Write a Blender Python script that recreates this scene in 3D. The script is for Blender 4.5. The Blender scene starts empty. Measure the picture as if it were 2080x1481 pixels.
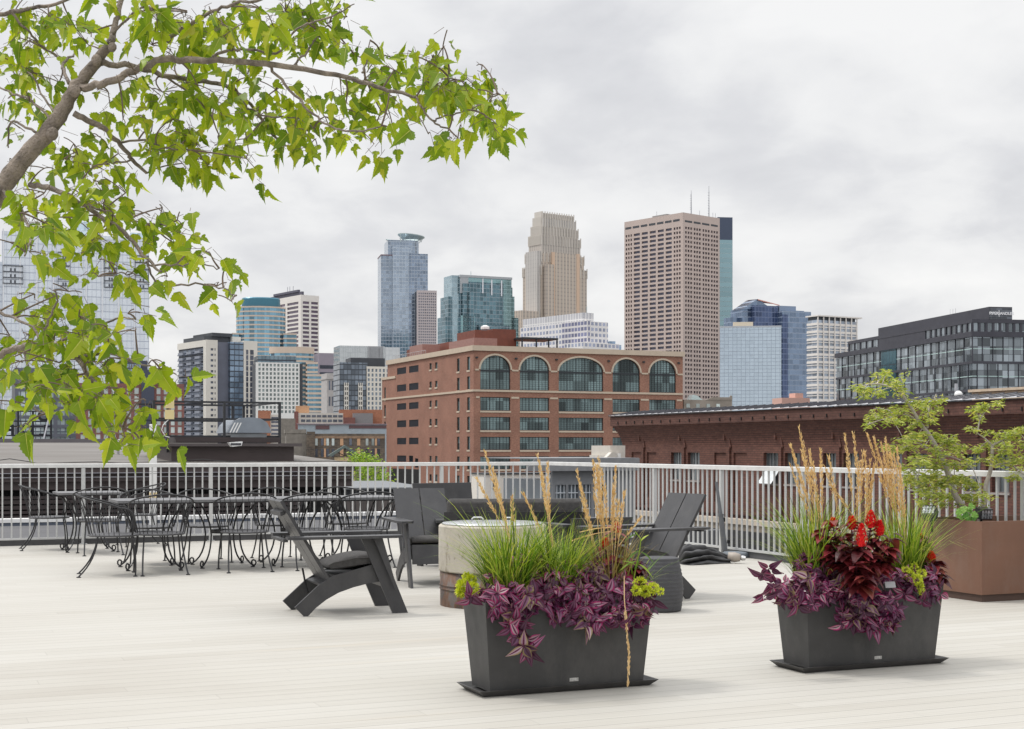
import bpy, math, random
from math import sin, cos, pi, radians, sqrt, tan
from mathutils import Vector, Matrix
random.seed(7)
scene = bpy.context.scene
col = scene.collection
# ---------------------------------------------------------------- camera, sky, sun, exposure
F = 2889.0; H0 = 911.0; CH = 1.25      # focal length in photo pixels, horizon row, eye height above the deck
cd = bpy.data.cameras.new("camera"); cam = bpy.data.objects.new("camera", cd); col.objects.link(cam)
cam.location = (0, 0, CH); cam.rotation_euler = (radians(90), 0, 0)
cd.lens = 50; cd.sensor_width = 36; cd.shift_y = (H0 - 740.5) / 2080.0
cd.clip_start = 0.1; cd.clip_end = 20000
scene.camera = cam
scene.render.resolution_x = 1024; scene.render.resolution_y = 729
scene.render.engine = 'CYCLES'
scene.view_settings.view_transform = 'Standard'; scene.view_settings.look = 'None'
scene.view_settings.exposure = 0.26; scene.view_settings.gamma = 1.0
SUN_EL = radians(58); SUN_AZ = radians(-78)      # azimuth measured from +Y towards +X
w = bpy.data.worlds.new("World"); scene.world = w; w.use_nodes = True
nt = w.node_tree; nt.nodes.clear()
def wn(t, **k):
    n = nt.nodes.new(t)
    for a, b in k.items(): setattr(n, a, b)
    return n
def mth(tree, op, a, b=None, c=None):
    n = tree.nodes.new('ShaderNodeMath'); n.operation = op
    for i, v in enumerate((a, b, c)):
        if v is None: continue
        if isinstance(v, (int, float)): n.inputs[i].default_value = v
        else: tree.links.new(v, n.inputs[i])
    return n.outputs[0]
def ramp(tree, fac, stops, interp='LINEAR'):
    n = tree.nodes.new('ShaderNodeValToRGB'); n.color_ramp.interpolation = interp
    el = n.color_ramp.elements
    while len(el) < len(stops): el.new(0.5)
    for e, (p, c) in zip(el, stops):
        e.position = p; e.color = (c[0], c[1], c[2], 1)
    tree.links.new(fac, n.inputs[0]); return n.outputs[0]
def mixc(tree, fac, a, b, mode='MIX'):
    n = tree.nodes.new('ShaderNodeMix'); n.data_type = 'RGBA'; n.blend_type = mode
    if isinstance(fac, (int, float)): n.inputs[0].default_value = fac
    else: tree.links.new(fac, n.inputs[0])
    for i, v in ((6, a), (7, b)):
        if isinstance(v, tuple): n.inputs[i].default_value = (v[0], v[1], v[2], 1)
        else: tree.links.new(v, n.inputs[i])
    return n.outputs[2]
sky = wn('ShaderNodeTexSky', sky_type='NISHITA', sun_disc=False, sun_elevation=SUN_EL, sun_rotation=SUN_AZ)
tc = wn('ShaderNodeTexCoord'); sx = wn('ShaderNodeSeparateXYZ'); nt.links.new(tc.outputs['Generated'], sx.inputs[0])
zz = mth(nt, 'MAXIMUM', sx.outputs[2], 0.0)
den = mth(nt, 'ADD', zz, 0.30)
cx = mth(nt, 'DIVIDE', mth(nt, 'MULTIPLY', sx.outputs[0], 1.15), den); cy = mth(nt, 'DIVIDE', sx.outputs[1], den)
cv = wn('ShaderNodeCombineXYZ'); nt.links.new(cx, cv.inputs[0]); nt.links.new(cy, cv.inputs[1])
def wnoise(scale, detail, off):
    mp = wn('ShaderNodeMapping'); mp.inputs['Location'].default_value = off
    nt.links.new(cv.outputs[0], mp.inputs['Vector'])
    n = wn('ShaderNodeTexNoise'); n.inputs['Scale'].default_value = scale; n.inputs['Detail'].default_value = detail
    n.inputs['Roughness'].default_value = 0.52; n.inputs['Distortion'].default_value = 0.35
    nt.links.new(mp.outputs[0], n.inputs['Vector']); return n.outputs[0]
n1 = wnoise(2.0, 6, (3.1, 1.7, 0)); n2 = wnoise(5.5, 6, (9.1, 4.7, 2.0))
cl = mth(nt, 'ADD', mth(nt, 'MULTIPLY', n1, 0.70), mth(nt, 'MULTIPLY', n2, 0.30))
cc = ramp(nt, cl, [(0.36, (5.75, 5.79, 5.99)), (0.45, (6.45, 6.48, 6.64)), (0.53, (7.4, 7.41, 7.45)), (0.64, (8.1, 8.08, 8.04))])
# an overcast sky is brighter overhead than at the horizon
g = ramp(nt, zz, [(0.0, (1.02, 1.01, 1.0)), (0.33, (0.98, 0.98, 0.98)), (0.7, (1.95, 1.95, 1.95)), (1.0, (2.7, 2.7, 2.7))])
cc = mixc(nt, 1.0, cc, g, 'MULTIPLY')
cc = mixc(nt, 0.94, sky.outputs[0], cc)
bg = wn('ShaderNodeBackground'); bg.inputs['Strength'].default_value = 0.1
nt.links.new(cc, bg.inputs['Color'])
wo = wn('ShaderNodeOutputWorld'); nt.links.new(bg.outputs[0], wo.inputs['Surface'])
sl = bpy.data.lights.new("sun", 'SUN'); sl.energy = 1.5; sl.angle = radians(10); sl.color = (1.0, 0.965, 0.91)
so = bpy.data.objects.new("sun", sl); col.objects.link(so)
sd = Vector((sin(SUN_AZ) * cos(SUN_EL), cos(SUN_AZ) * cos(SUN_EL), sin(SUN_EL)))
so.rotation_euler = sd.to_track_quat('Z', 'Y').to_euler(); so.location = (-5, 0, 12)
# ---------------------------------------------------------------- frames
TH = radians(23.5); U = Vector((cos(TH), sin(TH), 0)); V = Vector((-sin(TH), cos(TH), 0))
GZ = -25.0
def P(px, py, Z): return Vector(((px - 1040) * Z / F, Z, CH - (py - H0) * Z / F))
def G(px, py, z=0.0):
    Z = F * (CH - z) / (py - H0); return Vector(((px - 1040) * Z / F, Z, z))
def along(p0, d, px):
    k = (px - 1040) / F; return (k * p0[1] - p0[0]) / (d[0] - k * d[1])
def zat(py, Z): return CH - (py - H0) * Z / F
# ---------------------------------------------------------------- materials
_m = {}
def newmat(name):
    m = bpy.data.materials.new(name); m.use_nodes = True; t = m.node_tree
    return m, t, t.nodes['Principled BSDF']
def tex(t, scale, detail=4, coord='Object', stretch=None, rough=0.55):
    c = t.nodes.new('ShaderNodeTexCoord'); n = t.nodes.new('ShaderNodeTexNoise')
    n.inputs['Scale'].default_value = scale; n.inputs['Detail'].default_value = detail; n.inputs['Roughness'].default_value = rough
    if stretch:
        mp = t.nodes.new('ShaderNodeMapping'); mp.inputs['Scale'].default_value = stretch
        t.links.new(c.outputs[coord], mp.inputs['Vector']); t.links.new(mp.outputs[0], n.inputs['Vector'])
    else: t.links.new(c.outputs[coord], n.inputs['Vector'])
    return n.outputs[0]
def scl(c, k): return tuple(min(1, max(0, x * k)) for x in c)
def mat(name, c, rough=0.6, metal=0.0, var=0.12, scale=4.0, bump=0.0, bscale=60.0, stretch=None, c2=None, spec=0.5, dust=0):
    if name in _m: return _m[name]
    m, t, b = newmat(name)
    f = tex(t, scale, 5, stretch=stretch)
    colr = ramp(t, f, [(0.3, scl(c, 1 - var)), (0.7, scl(c2 or c, 1 + var))])
    t.links.new(colr, b.inputs['Base Color'])
    b.inputs['Metallic'].default_value = metal; b.inputs['Specular IOR Level'].default_value = spec
    r = mth(t, 'MULTIPLY_ADD', tex(t, scale * 2.3, 3), 0.2, rough - 0.1); t.links.new(r, b.inputs['Roughness'])
    if dust:
        dm = ramp(t, tex(t, 3.2, 9, rough=.75, stretch=(1, 1, .45)), [(.48, (0, 0, 0)), (.66, (1, 1, 1))])
        sc_ = ramp(t, tex(t, 60, 4, rough=.8), [(.66, (0, 0, 0)), (.72, (1, 1, 1))])
        t.links.new(mixc(t, mth(t, 'ADD', mth(t, 'MULTIPLY', dm, dust), mth(t, 'MULTIPLY', sc_, dust*.5)), colr, (.30, .28, .25)), b.inputs['Base Color'])
    if bump:
        bn = t.nodes.new('ShaderNodeBump'); bn.inputs['Strength'].default_value = bump; bn.inputs['Distance'].default_value = 0.01
        t.links.new(tex(t, bscale, 3), bn.inputs['Height']); t.links.new(bn.outputs[0], b.inputs['Normal'])
    _m[name] = m; return m
def wallcoord(t):
    c = t.nodes.new('ShaderNodeTexCoord'); s = t.nodes.new('ShaderNodeSeparateXYZ'); t.links.new(c.outputs['Object'], s.inputs[0])
    a = mth(t, 'ADD', s.outputs[0], s.outputs[1])
    v = t.nodes.new('ShaderNodeCombineXYZ'); t.links.new(a, v.inputs[0]); t.links.new(s.outputs[2], v.inputs[1])
    return v.outputs[0], a, s.outputs[2]
def brick(name, c1, c2, mortar, scale=1.0, bw=0.22, bh=0.075, rough=0.85, streak=0.25, ms=0.009):
    if name in _m: return _m[name]
    m, t, b = newmat(name)
    v, a, z = wallcoord(t)
    n = t.nodes.new('ShaderNodeTexBrick'); t.links.new(v, n.inputs['Vector'])
    n.inputs['Color1'].default_value = (*c1, 1); n.inputs['Color2'].default_value = (*c2, 1); n.inputs['Mortar'].default_value = (*mortar, 1)
    n.inputs['Scale'].default_value = scale; n.inputs['Brick Width'].default_value = bw; n.inputs['Row Height'].default_value = bh
    n.inputs['Mortar Size'].default_value = ms; n.inputs['Bias'].default_value = 0.1
    big = tex(t, 0.25, 6); f = ramp(t, big, [(0.3, (1 - streak,) * 3), (0.7, (1 + streak * .3,) * 3)])
    med = tex(t, 2.2, 4, stretch=(1, 1, 3)); f2 = ramp(t, med, [(0.3, (0.76,) * 3), (0.7, (1.17,) * 3)])
    cc = mixc(t, 1.0, mixc(t, 1.0, n.outputs[0], f, 'MULTIPLY'), f2, 'MULTIPLY')
    t.links.new(cc, b.inputs['Base Color']); b.inputs['Roughness'].default_value = rough
    bn = t.nodes.new('ShaderNodeBump'); bn.inputs['Strength'].default_value = 0.4; bn.inputs['Distance'].default_value = 0.01
    t.links.new(n.outputs['Fac'], bn.inputs['Height']); bn.invert = True; t.links.new(bn.outputs[0], b.inputs['Normal'])
    _m[name] = m; return m
def curtain(name, glass, frame, cw, ch, lw=0.08, lh=0.12, metal=0.75, rough=0.12, var=0.25, ribw=0, ribl=0.0, ribc=None):
    """glass wall with panes cw x ch metres, frame lines and pane-to-pane differences"""
    if name in _m: return _m[name]
    m, t, b = newmat(name)
    v, a, z = wallcoord(t)
    fa = mth(t, 'DIVIDE', a, cw); fz = mth(t, 'DIVIDE', z, ch)
    la = mth(t, 'LESS_THAN', mth(t, 'FRACT', fa), lw); lz = mth(t, 'LESS_THAN', mth(t, 'FRACT', fz), lh)
    line = mth(t, 'MAXIMUM', la, lz)
    cb = t.nodes.new('ShaderNodeCombineXYZ'); t.links.new(mth(t, 'FLOOR', fa), cb.inputs[0]); t.links.new(mth(t, 'FLOOR', fz), cb.inputs[1])
    wnz = t.nodes.new('ShaderNodeTexWhiteNoise'); wnz.noise_dimensions = '2D'; t.links.new(cb.outputs[0], wnz.inputs['Vector'])
    r = wnz.outputs['Value']
    big = tex(t, 0.035, 4, stretch=(1, 1, .5))  # broad tone noise painted into the glass in place of reflected clutter
    rr = mth(t, 'ADD', mth(t, 'MULTIPLY', r, 0.45), mth(t, 'MULTIPLY', big, 0.55))
    gc = ramp(t, rr, [(0.25, scl(glass, 1 - var)), (0.75, scl(glass, 1 + var))])
    cc = mixc(t, line, gc, frame)
    if ribw:
        rb = mth(t, 'LESS_THAN', mth(t, 'FRACT', mth(t, 'DIVIDE', a, ribw)), ribl)
        cc = mixc(t, rb, cc, ribc); line = mth(t, 'MAXIMUM', line, rb)
    t.links.new(cc, b.inputs['Base Color'])
    t.links.new(mth(t, 'MULTIPLY', mth(t, 'SUBTRACT', 1.0, line), metal), b.inputs['Metallic'])
    t.links.new(mth(t, 'MULTIPLY_ADD', line, 0.4, rough), b.inputs['Roughness'])
    bn = t.nodes.new('ShaderNodeBump'); bn.inputs['Strength'].default_value = 0.12; bn.inputs['Distance'].default_value = 0.3
    t.links.new(mth(t, 'ADD', r, tex(t, 0.25, 2)), bn.inputs['Height']); t.links.new(bn.outputs[0], b.inputs['Normal'])
    _m[name] = m; return m
def pane(name, c, var=0.5, metal=0.55, rough=0.08, scale=0.3, light=None):
    """window glass: differs from window to window and along a window"""
    if name in _m: return _m[name]
    m, t, b = newmat(name)
    oi = t.nodes.new('ShaderNodeObjectInfo'); f = tex(t, scale, 4, stretch=(1, 1, 0.6))
    x = mth(t, 'ADD', mth(t, 'MULTIPLY', oi.outputs['Random'], 0.35), mth(t, 'MULTIPLY', f, 0.65))
    cc = ramp(t, x, [(0.2, scl(c, 1 - var)), (0.5, c), (0.72, scl(c, 1 + var)), (0.8, light or scl(c, 1 + var * 1.6))])
    t.links.new(cc, b.inputs['Base Color']); b.inputs['Metallic'].default_value = metal; b.inputs['Roughness'].default_value = rough
    _m[name] = m; return m
def leafmat(name, stops, trans=0.45, rough=0.5):
    if name in _m: return _m[name]
    m, t, b = newmat(name)
    gm = t.nodes.new('ShaderNodeNewGeometry'); f = tex(t, 9.0, 2)
    x = mth(t, 'ADD', mth(t, 'MULTIPLY', gm.outputs['Random Per Island'], 0.75), mth(t, 'MULTIPLY', f, 0.3))
    cc = ramp(t, x, stops)
    t.links.new(cc, b.inputs['Base Color']); b.inputs['Roughness'].default_value = rough; b.inputs['Specular IOR Level'].default_value = 0.35
    if trans:
        tr = t.nodes.new('ShaderNodeBsdfTranslucent'); t.links.new(mixc(t, 1.0, cc, (1.0, 0.95, 0.35), 'MULTIPLY'), tr.inputs[0])
        ms = t.nodes.new('ShaderNodeMixShader'); ms.inputs[0].default_value = trans
        t.links.new(b.outputs[0], ms.inputs[1]); t.links.new(tr.outputs[0], ms.inputs[2])
        t.links.new(ms.outputs[0], t.nodes['Material Output'].inputs['Surface'])
    _m[name] = m; return m
# ---------------------------------------------------------------- mesh builder
class MB:
    def __init__(s): s.v = []; s.f = []; s.m = []
    def add(s, vs, fs, mi=0, M=None):
        o = len(s.v)
        s.v += [tuple(M @ Vector(p)) for p in vs] if M is not None else [tuple(p) for p in vs]
        s.f += [tuple(o + i for i in f) for f in fs]; s.m += [mi] * len(fs); return s
    def box(s, x0, x1, y0, y1, z0, z1, mi=0, M=None):
        if x0 > x1: x0, x1 = x1, x0
        if y0 > y1: y0, y1 = y1, y0
        if z0 > z1: z0, z1 = z1, z0
        return s.add([(x0,y0,z0),(x1,y0,z0),(x1,y1,z0),(x0,y1,z0),(x0,y0,z1),(x1,y0,z1),(x1,y1,z1),(x0,y1,z1)],
            [(0,3,2,1),(4,5,6,7),(0,1,5,4),(1,2,6,5),(2,3,7,6),(3,0,4,7)], mi, M)
    def bbox(s, x0, x1, y0, y1, z0, z1, b=0.004, mi=0, M=None):
        """box with chamfered vertical and top edges"""
        p = [(x0+b,y0),(x1-b,y0),(x1,y0+b),(x1,y1-b),(x1-b,y1),(x0+b,y1),(x0,y1-b),(x0,y0+b)]
        q = [(x0+b,y0+b),(x1-b,y0+b),(x1-b,y0+b),(x1-b,y1-b),(x1-b,y1-b),(x0+b,y1-b),(x0+b,y1-b),(x0+b,y0+b)]
        vs = [(a,c,z0) for a,c in p] + [(a,c,z1-b) for a,c in p] + [(a,c,z1) for a,c in q]
        fs = [tuple(range(7,-1,-1))] + [(i,(i+1)%8,8+(i+1)%8,8+i) for i in range(8)] + [(8+i,8+(i+1)%8,16+(i+1)%8,16+i) for i in range(8)] + [tuple(range(16,24))]
        return s.add(vs, fs, mi, M)
    def prism(s, pts, a0, a1, axis='y', mi=0, M=None):
        def mk(p, a): return {'y': (p[0], a, p[1]), 'x': (a, p[0], p[1]), 'z': (p[0], p[1], a)}[axis]
        n = len(pts); vs = [mk(p, a0) for p in pts] + [mk(p, a1) for p in pts]
        return s.add(vs, [tuple(range(n)), tuple(range(2*n-1, n-1, -1))] + [(i, n+i, n+(i+1) % n, (i+1) % n) for i in range(n)], mi, M)
    def tube(s, pts, r, n=6, mi=0, caps=True, M=None):
        pts = [Vector(p) for p in pts]; k = len(pts)
        rs = r if isinstance(r, (list, tuple)) else [r] * k
        ref = Vector((0.13, 0.21, 0.97)); vs = []; prev = None
        for i, p in enumerate(pts):
            d = (pts[min(i+1, k-1)] - pts[max(i-1, 0)])
            if d.length < 1e-9: d = Vector((0, 0, 1))
            d.normalize()
            a = prev if prev is not None else d.cross(ref if abs(d.dot(ref)) < .9 else Vector((1, 0, 0)))
            a = a - d * a.dot(d)
            if a.length < 1e-6: a = d.cross(Vector((1, 0, 0)))
            a.normalize(); prev = a; b = d.cross(a)
            for j in range(n):
                t = 2*pi*j/n; vs.append(p + (a*cos(t) + b*sin(t)) * rs[i])
        fs = [(i*n+j, i*n+(j+1) % n, (i+1)*n+(j+1) % n, (i+1)*n+j) for i in range(k-1) for j in range(n)]
        if caps: fs += [tuple(range(n-1, -1, -1)), tuple((k-1)*n+j for j in range(n))]
        return s.add(vs, fs, mi, M)
    def lathe(s, prof, n=32, mi=0, c=(0, 0), caps=True, sx=1.0, sy=1.0, M=None):
        k = len(prof); vs = [(c[0]+r*cos(2*pi*j/n)*sx, c[1]+r*sin(2*pi*j/n)*sy, z) for r, z in prof for j in range(n)]
        fs = [(i*n+j, i*n+(j+1) % n, (i+1)*n+(j+1) % n, (i+1)*n+j) for i in range(k-1) for j in range(n)]
        if caps: fs += [tuple(range(n-1, -1, -1)), tuple((k-1)*n+j for j in range(n))]
        return s.add(vs, fs, mi, M)
    def quad(s, a, b, c, d, mi=0): return s.add([a, b, c, d], [(0, 1, 2, 3)], mi)
    def build(s, name, mats, parent=None, world=False, smooth=False, origin=None, label=None, kind=None):
        if not isinstance(mats, (list, tuple)): mats = [mats]
        me = bpy.data.meshes.new(name); vs = s.v
        if world and parent is not None:
            Mi = parent.matrix_basis.inverted(); vs = [tuple(Mi @ Vector(p)) for p in vs]
        loc = None
        if origin is not None:
            vs = [(p[0]-origin[0], p[1]-origin[1], p[2]-origin[2]) for p in vs]; loc = origin
        me.from_pydata(vs, [], s.f)
        for m in mats: me.materials.append(m)
        if len(mats) > 1: me.polygons.foreach_set('material_index', s.m)
        if smooth: me.polygons.foreach_set('use_smooth', [True] * len(s.f))
        me.update()
        o = bpy.data.objects.new(name, me); col.objects.link(o)
        if loc is not None: o.location = loc
        if parent is not None: o.parent = parent
        if label: o['label'] = label
        if kind: o['kind'] = kind
        return o
def thing(name, label, cat, loc=(0, 0, 0), rz=0.0, group=None):
    o = bpy.data.objects.new(name, None); col.objects.link(o); o.empty_display_size = 0.1
    o.matrix_basis = Matrix.Translation(Vector(loc)) @ Matrix.Rotation(rz, 4, 'Z')
    o['label'] = label; o['category'] = cat
    if group: o['group'] = group
    return o
def tag(o, label, cat, group=None, kind=None):
    o['label'] = label; o['category'] = cat
    if group: o['group'] = group
    if kind: o['kind'] = kind
    return o
def struct(o): o['kind'] = 'structure'; return o
KIDS = {}
def dup(root, loc, rz, label, group=None):
    r = root.copy(); col.objects.link(r); r.matrix_basis = Matrix.Translation(Vector(loc)) @ Matrix.Rotation(rz, 4, 'Z')
    r['label'] = label
    if group: r['group'] = group
    if root.name not in KIDS: KIDS[root.name] = [(c, list(c.children)) for c in root.children]
    for c, gs in KIDS[root.name]:
        d = c.copy(); col.objects.link(d); d.parent = r
        for g_ in gs:
            e = g_.copy(); col.objects.link(e); e.parent = d
    return r
def text_mesh(name, body, size, mat_, parent, M, extrude=0.02, bold=0.0):
    cu = bpy.data.curves.new(name, 'FONT'); cu.body = body; cu.size = size; cu.extrude = extrude; cu.offset = bold
    cu.align_x = 'CENTER'; cu.align_y = 'CENTER'
    tmp = bpy.data.objects.new('tmp', cu); col.objects.link(tmp)
    bpy.context.view_layer.update()
    me = bpy.data.meshes.new_from_object(tmp.evaluated_get(bpy.context.evaluated_depsgraph_get()))
    bpy.data.objects.remove(tmp); bpy.data.curves.remove(cu)
    me.name = name; me.transform(M); me.materials.clear(); me.materials.append(mat_)
    o = bpy.data.objects.new(name, me); col.objects.link(o); o.parent = parent; return o
# ================================================================ SETTING: deck, kerbs, ground, roofs next door
CX, CY = 0.52, 21.25                       # corner of the deck railing
CORNER = Vector((CX, CY, 0))
def deckmat():
    m, t, b = newmat('deck_boards')
    c = t.nodes.new('ShaderNodeTexCoord'); s = t.nodes.new('ShaderNodeSeparateXYZ'); t.links.new(c.outputs['Object'], s.inputs[0])
    y = mth(t, 'DIVIDE', s.outputs[1], 0.137)
    fr = mth(t, 'FRACT', y); gap = mth(t, 'LESS_THAN', fr, 0.035)
    wob = mth(t, 'LESS_THAN', mth(t, 'FRACT', mth(t, 'MULTIPLY', y, 4.0)), 0.16)
    x = mth(t, 'ADD', mth(t, 'DIVIDE', s.outputs[0], 3.6), mth(t, 'MULTIPLY', mth(t, 'FLOOR', y), 0.37))
    butt = mth(t, 'LESS_THAN', mth(t, 'FRACT', x), 0.0012)
    wnz = t.nodes.new('ShaderNodeTexWhiteNoise'); wnz.noise_dimensions = '2D'
    cb = t.nodes.new('ShaderNodeCombineXYZ'); t.links.new(mth(t, 'FLOOR', y), cb.inputs[0]); t.links.new(mth(t, 'FLOOR', x), cb.inputs[1]); t.links.new(cb.outputs[0], wnz.inputs['Vector'])
    base = ramp(t, wnz.outputs['Value'], [(0.0, (0.420, 0.404, 0.366)), (0.5, (0.436, 0.421, 0.383)), (1.0, (0.450, 0.436, 0.400))])
    grain = tex(t, 1.0, 6, stretch=(0.9, 26, 1)); g2 = ramp(t, grain, [(0.3, (0.945, 0.94, 0.93)), (0.7, (1.035, 1.035, 1.035))])
    base = mixc(t, 1.0, base, g2, 'MULTIPLY')
    pat = tex(t, 0.55, 6, stretch=(0.55, 1.3, 1)); p2 = ramp(t, pat, [(0.28, (0.86, 0.84, 0.82)), (0.44, (0.965, 0.958, 0.95)), (0.56, (1.0, 1.0, 1.0)), (0.72, (1.05, 1.055, 1.06))])
    base = mixc(t, 1.0, base, p2, 'MULTIPLY')
    st = tex(t, 0.42, 3, stretch=(0.5, 6, 1)); sm = ramp(t, st, [(0.66, (0, 0, 0)), (0.74, (1, 1, 1))])
    spk = tex(t, 7.0, 8, rough=.75); spm = ramp(t, spk, [(.70, (0, 0, 0)), (.78, (1, 1, 1))])
    base = mixc(t, mth(t, 'MULTIPLY', spm, 0.30), base, (0.22, 0.20, 0.17))
    base = mixc(t, mth(t, 'MULTIPLY', sm, 0.22), base, (0.46, 0.37, 0.25))
    base = mixc(t, mth(t, 'MULTIPLY', wob, 0.20), base, (0.30, 0.28, 0.25))
    base = mixc(t, mth(t, 'MULTIPLY', mth(t, 'MAXIMUM', gap, mth(t, 'MULTIPLY', butt, 0.35)), 0.68), base, (0.12, 0.11, 0.10))
    t.links.new(base, b.inputs['Base Color']); b.inputs['Roughness'].default_value = 0.68
    bn = t.nodes.new('ShaderNodeBump'); bn.inputs['Strength'].default_value = 0.5; bn.inputs['Distance'].default_value = 0.004; bn.invert = True
    t.links.new(mth(t, 'ADD', gap, mth(t, 'MULTIPLY', wob, 0.4)), bn.inputs['Height']); t.links.new(bn.outputs[0], b.inputs['Normal'])
    return m
def loc_obj(name, mb, m, z=0):
    o = mb.build(name, m); o.matrix_basis = Matrix.Translation(Vector((CX, CY, z))) @ Matrix.Rotation(TH, 4, 'Z'); return o
struct(loc_obj('deck', MB().box(-34, 0, -32, 0, -0.12, 0), deckmat()))
memb = mat('grey_membrane', (0.085, 0.085, 0.09), 0.75, var=0.18, scale=0.9, bump=0.2)
kerbm = mat('kerb_grey', (0.085, 0.085, 0.09), 0.7, var=0.15, scale=2)
kb = MB(); kb.box(-34, 0.16, 0.006, 0.16, -0.5, 0.075); kb.box(0.006, 0.16, -32, 0.004, -0.5, 0.075)
struct(loc_obj('kerb', kb, kerbm))
# flat roof strip beyond the left railing with a white-capped edge
struct(loc_obj('lower_roof', MB().box(-34, 3.2, 0.165, 5.95, -0.4, -0.05), memb))
white = mat('white_metal', (0.78, 0.78, 0.77), 0.45, var=0.05)
tp = thing('parapet', 'low dark parapet with a white metal cap beyond the railing behind the tables', 'parapet', CORNER + V * 5.96, TH)
MB().box(-34, 3.2, 0, 0.25, -0.05, 0.0).build('wall', mat('bluegrey_metal', (0.10, 0.12, 0.16), 0.5), tp)
MB().box(-34, 3.22, -0.02, 0.3, 0.003, 0.065).build('cap', white, tp)
# ground and the wide street level far below
gm_ = mat('street_ground', (0.16, 0.16, 0.155), 0.9, var=0.3, scale=0.02)
struct(MB().add([(-9000, -500, GZ), (9000, -500, GZ), (9000, 16000, GZ), (-9000, 16000, GZ)], [(0, 1, 2, 3)]).build('ground', gm_))
# ---------------------------------------------------------------- railings
alu = mat('rail_silver', (0.53, 0.535, 0.53), 0.42, metal=0.25, var=0.06, scale=3)
alud = mat('rail_silver_worn', (0.63, 0.63, 0.62), 0.5, metal=0.1, var=0.10, scale=6)
def railing(label, origin, rz, length, posts, post0=0):
    r = thing('railing', label, 'railing', origin, rz, 'metal railings round the deck')
    MB().bbox(0, length, -0.03, 0.03, 1.0, 1.052, 0.006).build('top_rail', alud, r)
    MB().box(0, length, -0.014, 0.014, 0.075, 0.10).build('bottom_rail', alu, r)
    pm = MB().bbox(-0.024, 0.024, -0.024, 0.024, 0.0, 1.0, 0.004).box(-0.045, 0.045, -0.045, 0.045, 0.0, 0.012)
    p0 = pm.build('post', alu, r); p0.location = (posts[0], 0, 0)
    for x in posts[1:]:
        c = p0.copy(); col.objects.link(c); c.parent = r; c.location = (x, 0, 0)
    bm_ = MB().box(-0.009, 0.009, -0.009, 0.009, 0.10, 1.0)
    b0 = None; n = 0
    ps = sorted(posts)
    for i in range(len(ps) - 1):
        for k in range(1, 15):
            x = ps[i] + (ps[i+1] - ps[i]) * k / 15.0
            if x > length: continue
            if b0 is None: b0 = bm_.build('baluster', alu, r); b0.location = (x, 0, 0)
            else:
                c = b0.copy(); col.objects.link(c); c.parent = r; c.location = (x, 0, 0)
            n += 1
    return r
railing('silver railing running behind the black wire chairs and tables, left side of the corner', CORNER + Vector((0, 0, 0)) - V * 0.03, TH + pi, 11.6, [0.0, 1.69, 3.36, 5.02, 6.68, 8.34, 10.0, 11.58])
railing('silver railing running from the corner past the crumpled umbrella to the brown planter', CORNER - V * 0.062, TH - pi/2, 10.9, [1.6, 3.22, 4.83, 6.47, 8.09, 9.72, 10.85, 0.0][:7])
# string-light pole
pz = Vector(((311-1040)/F*19.7, 19.7, 0))
lp = thing('light_pole', 'tall white square pole standing just behind the left railing', 'pole', pz, TH)
MB().bbox(-0.045, 0.045, -0.045, 0.045, -0.05, 1.585, 0.006).build('post', white, lp)
MB().box(-0.0465, 0.0465, -0.0465, 0.0465, 0.55, 0.64).build('sticker', mat('cream', (0.75, 0.6, 0.33), 0.6), lp)
bk = MB()
for z in (0.9, 0.93): bk.box(-0.048, 0.048, -0.048, 0.048, z, z+0.006)
bk.build('strap', mat('strap_grey', (0.3, 0.3, 0.3), 0.5), lp)
# ---------------------------------------------------------------- neighbour building behind the left railing
brown = mat('dark_brown_metal', (0.062, 0.045, 0.044), 0.55, var=0.15, scale=1.2)
brown2 = mat('dark_brown_slat', (0.045, 0.033, 0.033), 0.6, var=0.2, scale=3, stretch=(1, 1, 8))
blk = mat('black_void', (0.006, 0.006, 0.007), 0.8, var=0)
roofm = mat('weathered_roof', (0.155, 0.14, 0.125), 0.9, var=0.16, scale=0.8, stretch=(0.25, 1.6, 1), bump=0.3, bscale=20, c2=(0.18, 0.17, 0.16))
nb = thing('low_building', 'low dark brown slatted building with weathered grey roof beyond the left railing', 'building', CORNER + V * 8.0 + Vector((0, 0, -6)), TH)
NO = CORNER + V * 8.0
xr = along(NO, U, 697)
def zf(py, d=8.0): return zat(py, 18.2 * (19.28 + d) / 19.28) + 6
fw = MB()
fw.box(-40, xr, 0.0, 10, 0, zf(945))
fw.build('wall', blk, nb)  # near-black colour puts the shadow band between fascia and slats into the wall
fa = MB(); fa.box(-40, xr + .1, -0.30, -0.003, zf(995), zf(979)); fa.box(-40, xr + .1, -0.42, -0.003, zf(978.4), zf(970.5)); fa.box(-40, xr + .1, -0.36, -0.003, zf(969.0), zf(962)); fa.box(-40, xr+.1, -0.45, -0.003, zf(960.5), zf(944))
fa.build('fascia', brown, nb)
ln = MB()
for y in (961.2, 969.7): ln.box(-40, xr, -0.47, -0.44, zf(y)-0.006, zf(y)+0.006)
ln.build('cable', mat('pale_cable', (0.32, 0.32, 0.35), 0.4), nb)
for k, (a, b_) in enumerate(((1014, 1008), (1024, 1016), (1035, 1027), (1044, 1038), (1056, 1047))):
    MB().box(-40, xr - .9, -0.18, -0.003, zf(a), zf(b_)).build('slat', brown2, nb)
rf = MB(); z0 = zf(943.5); z1 = zf(899, 20)
xa = along(NO + V*12, U, 415)
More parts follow.
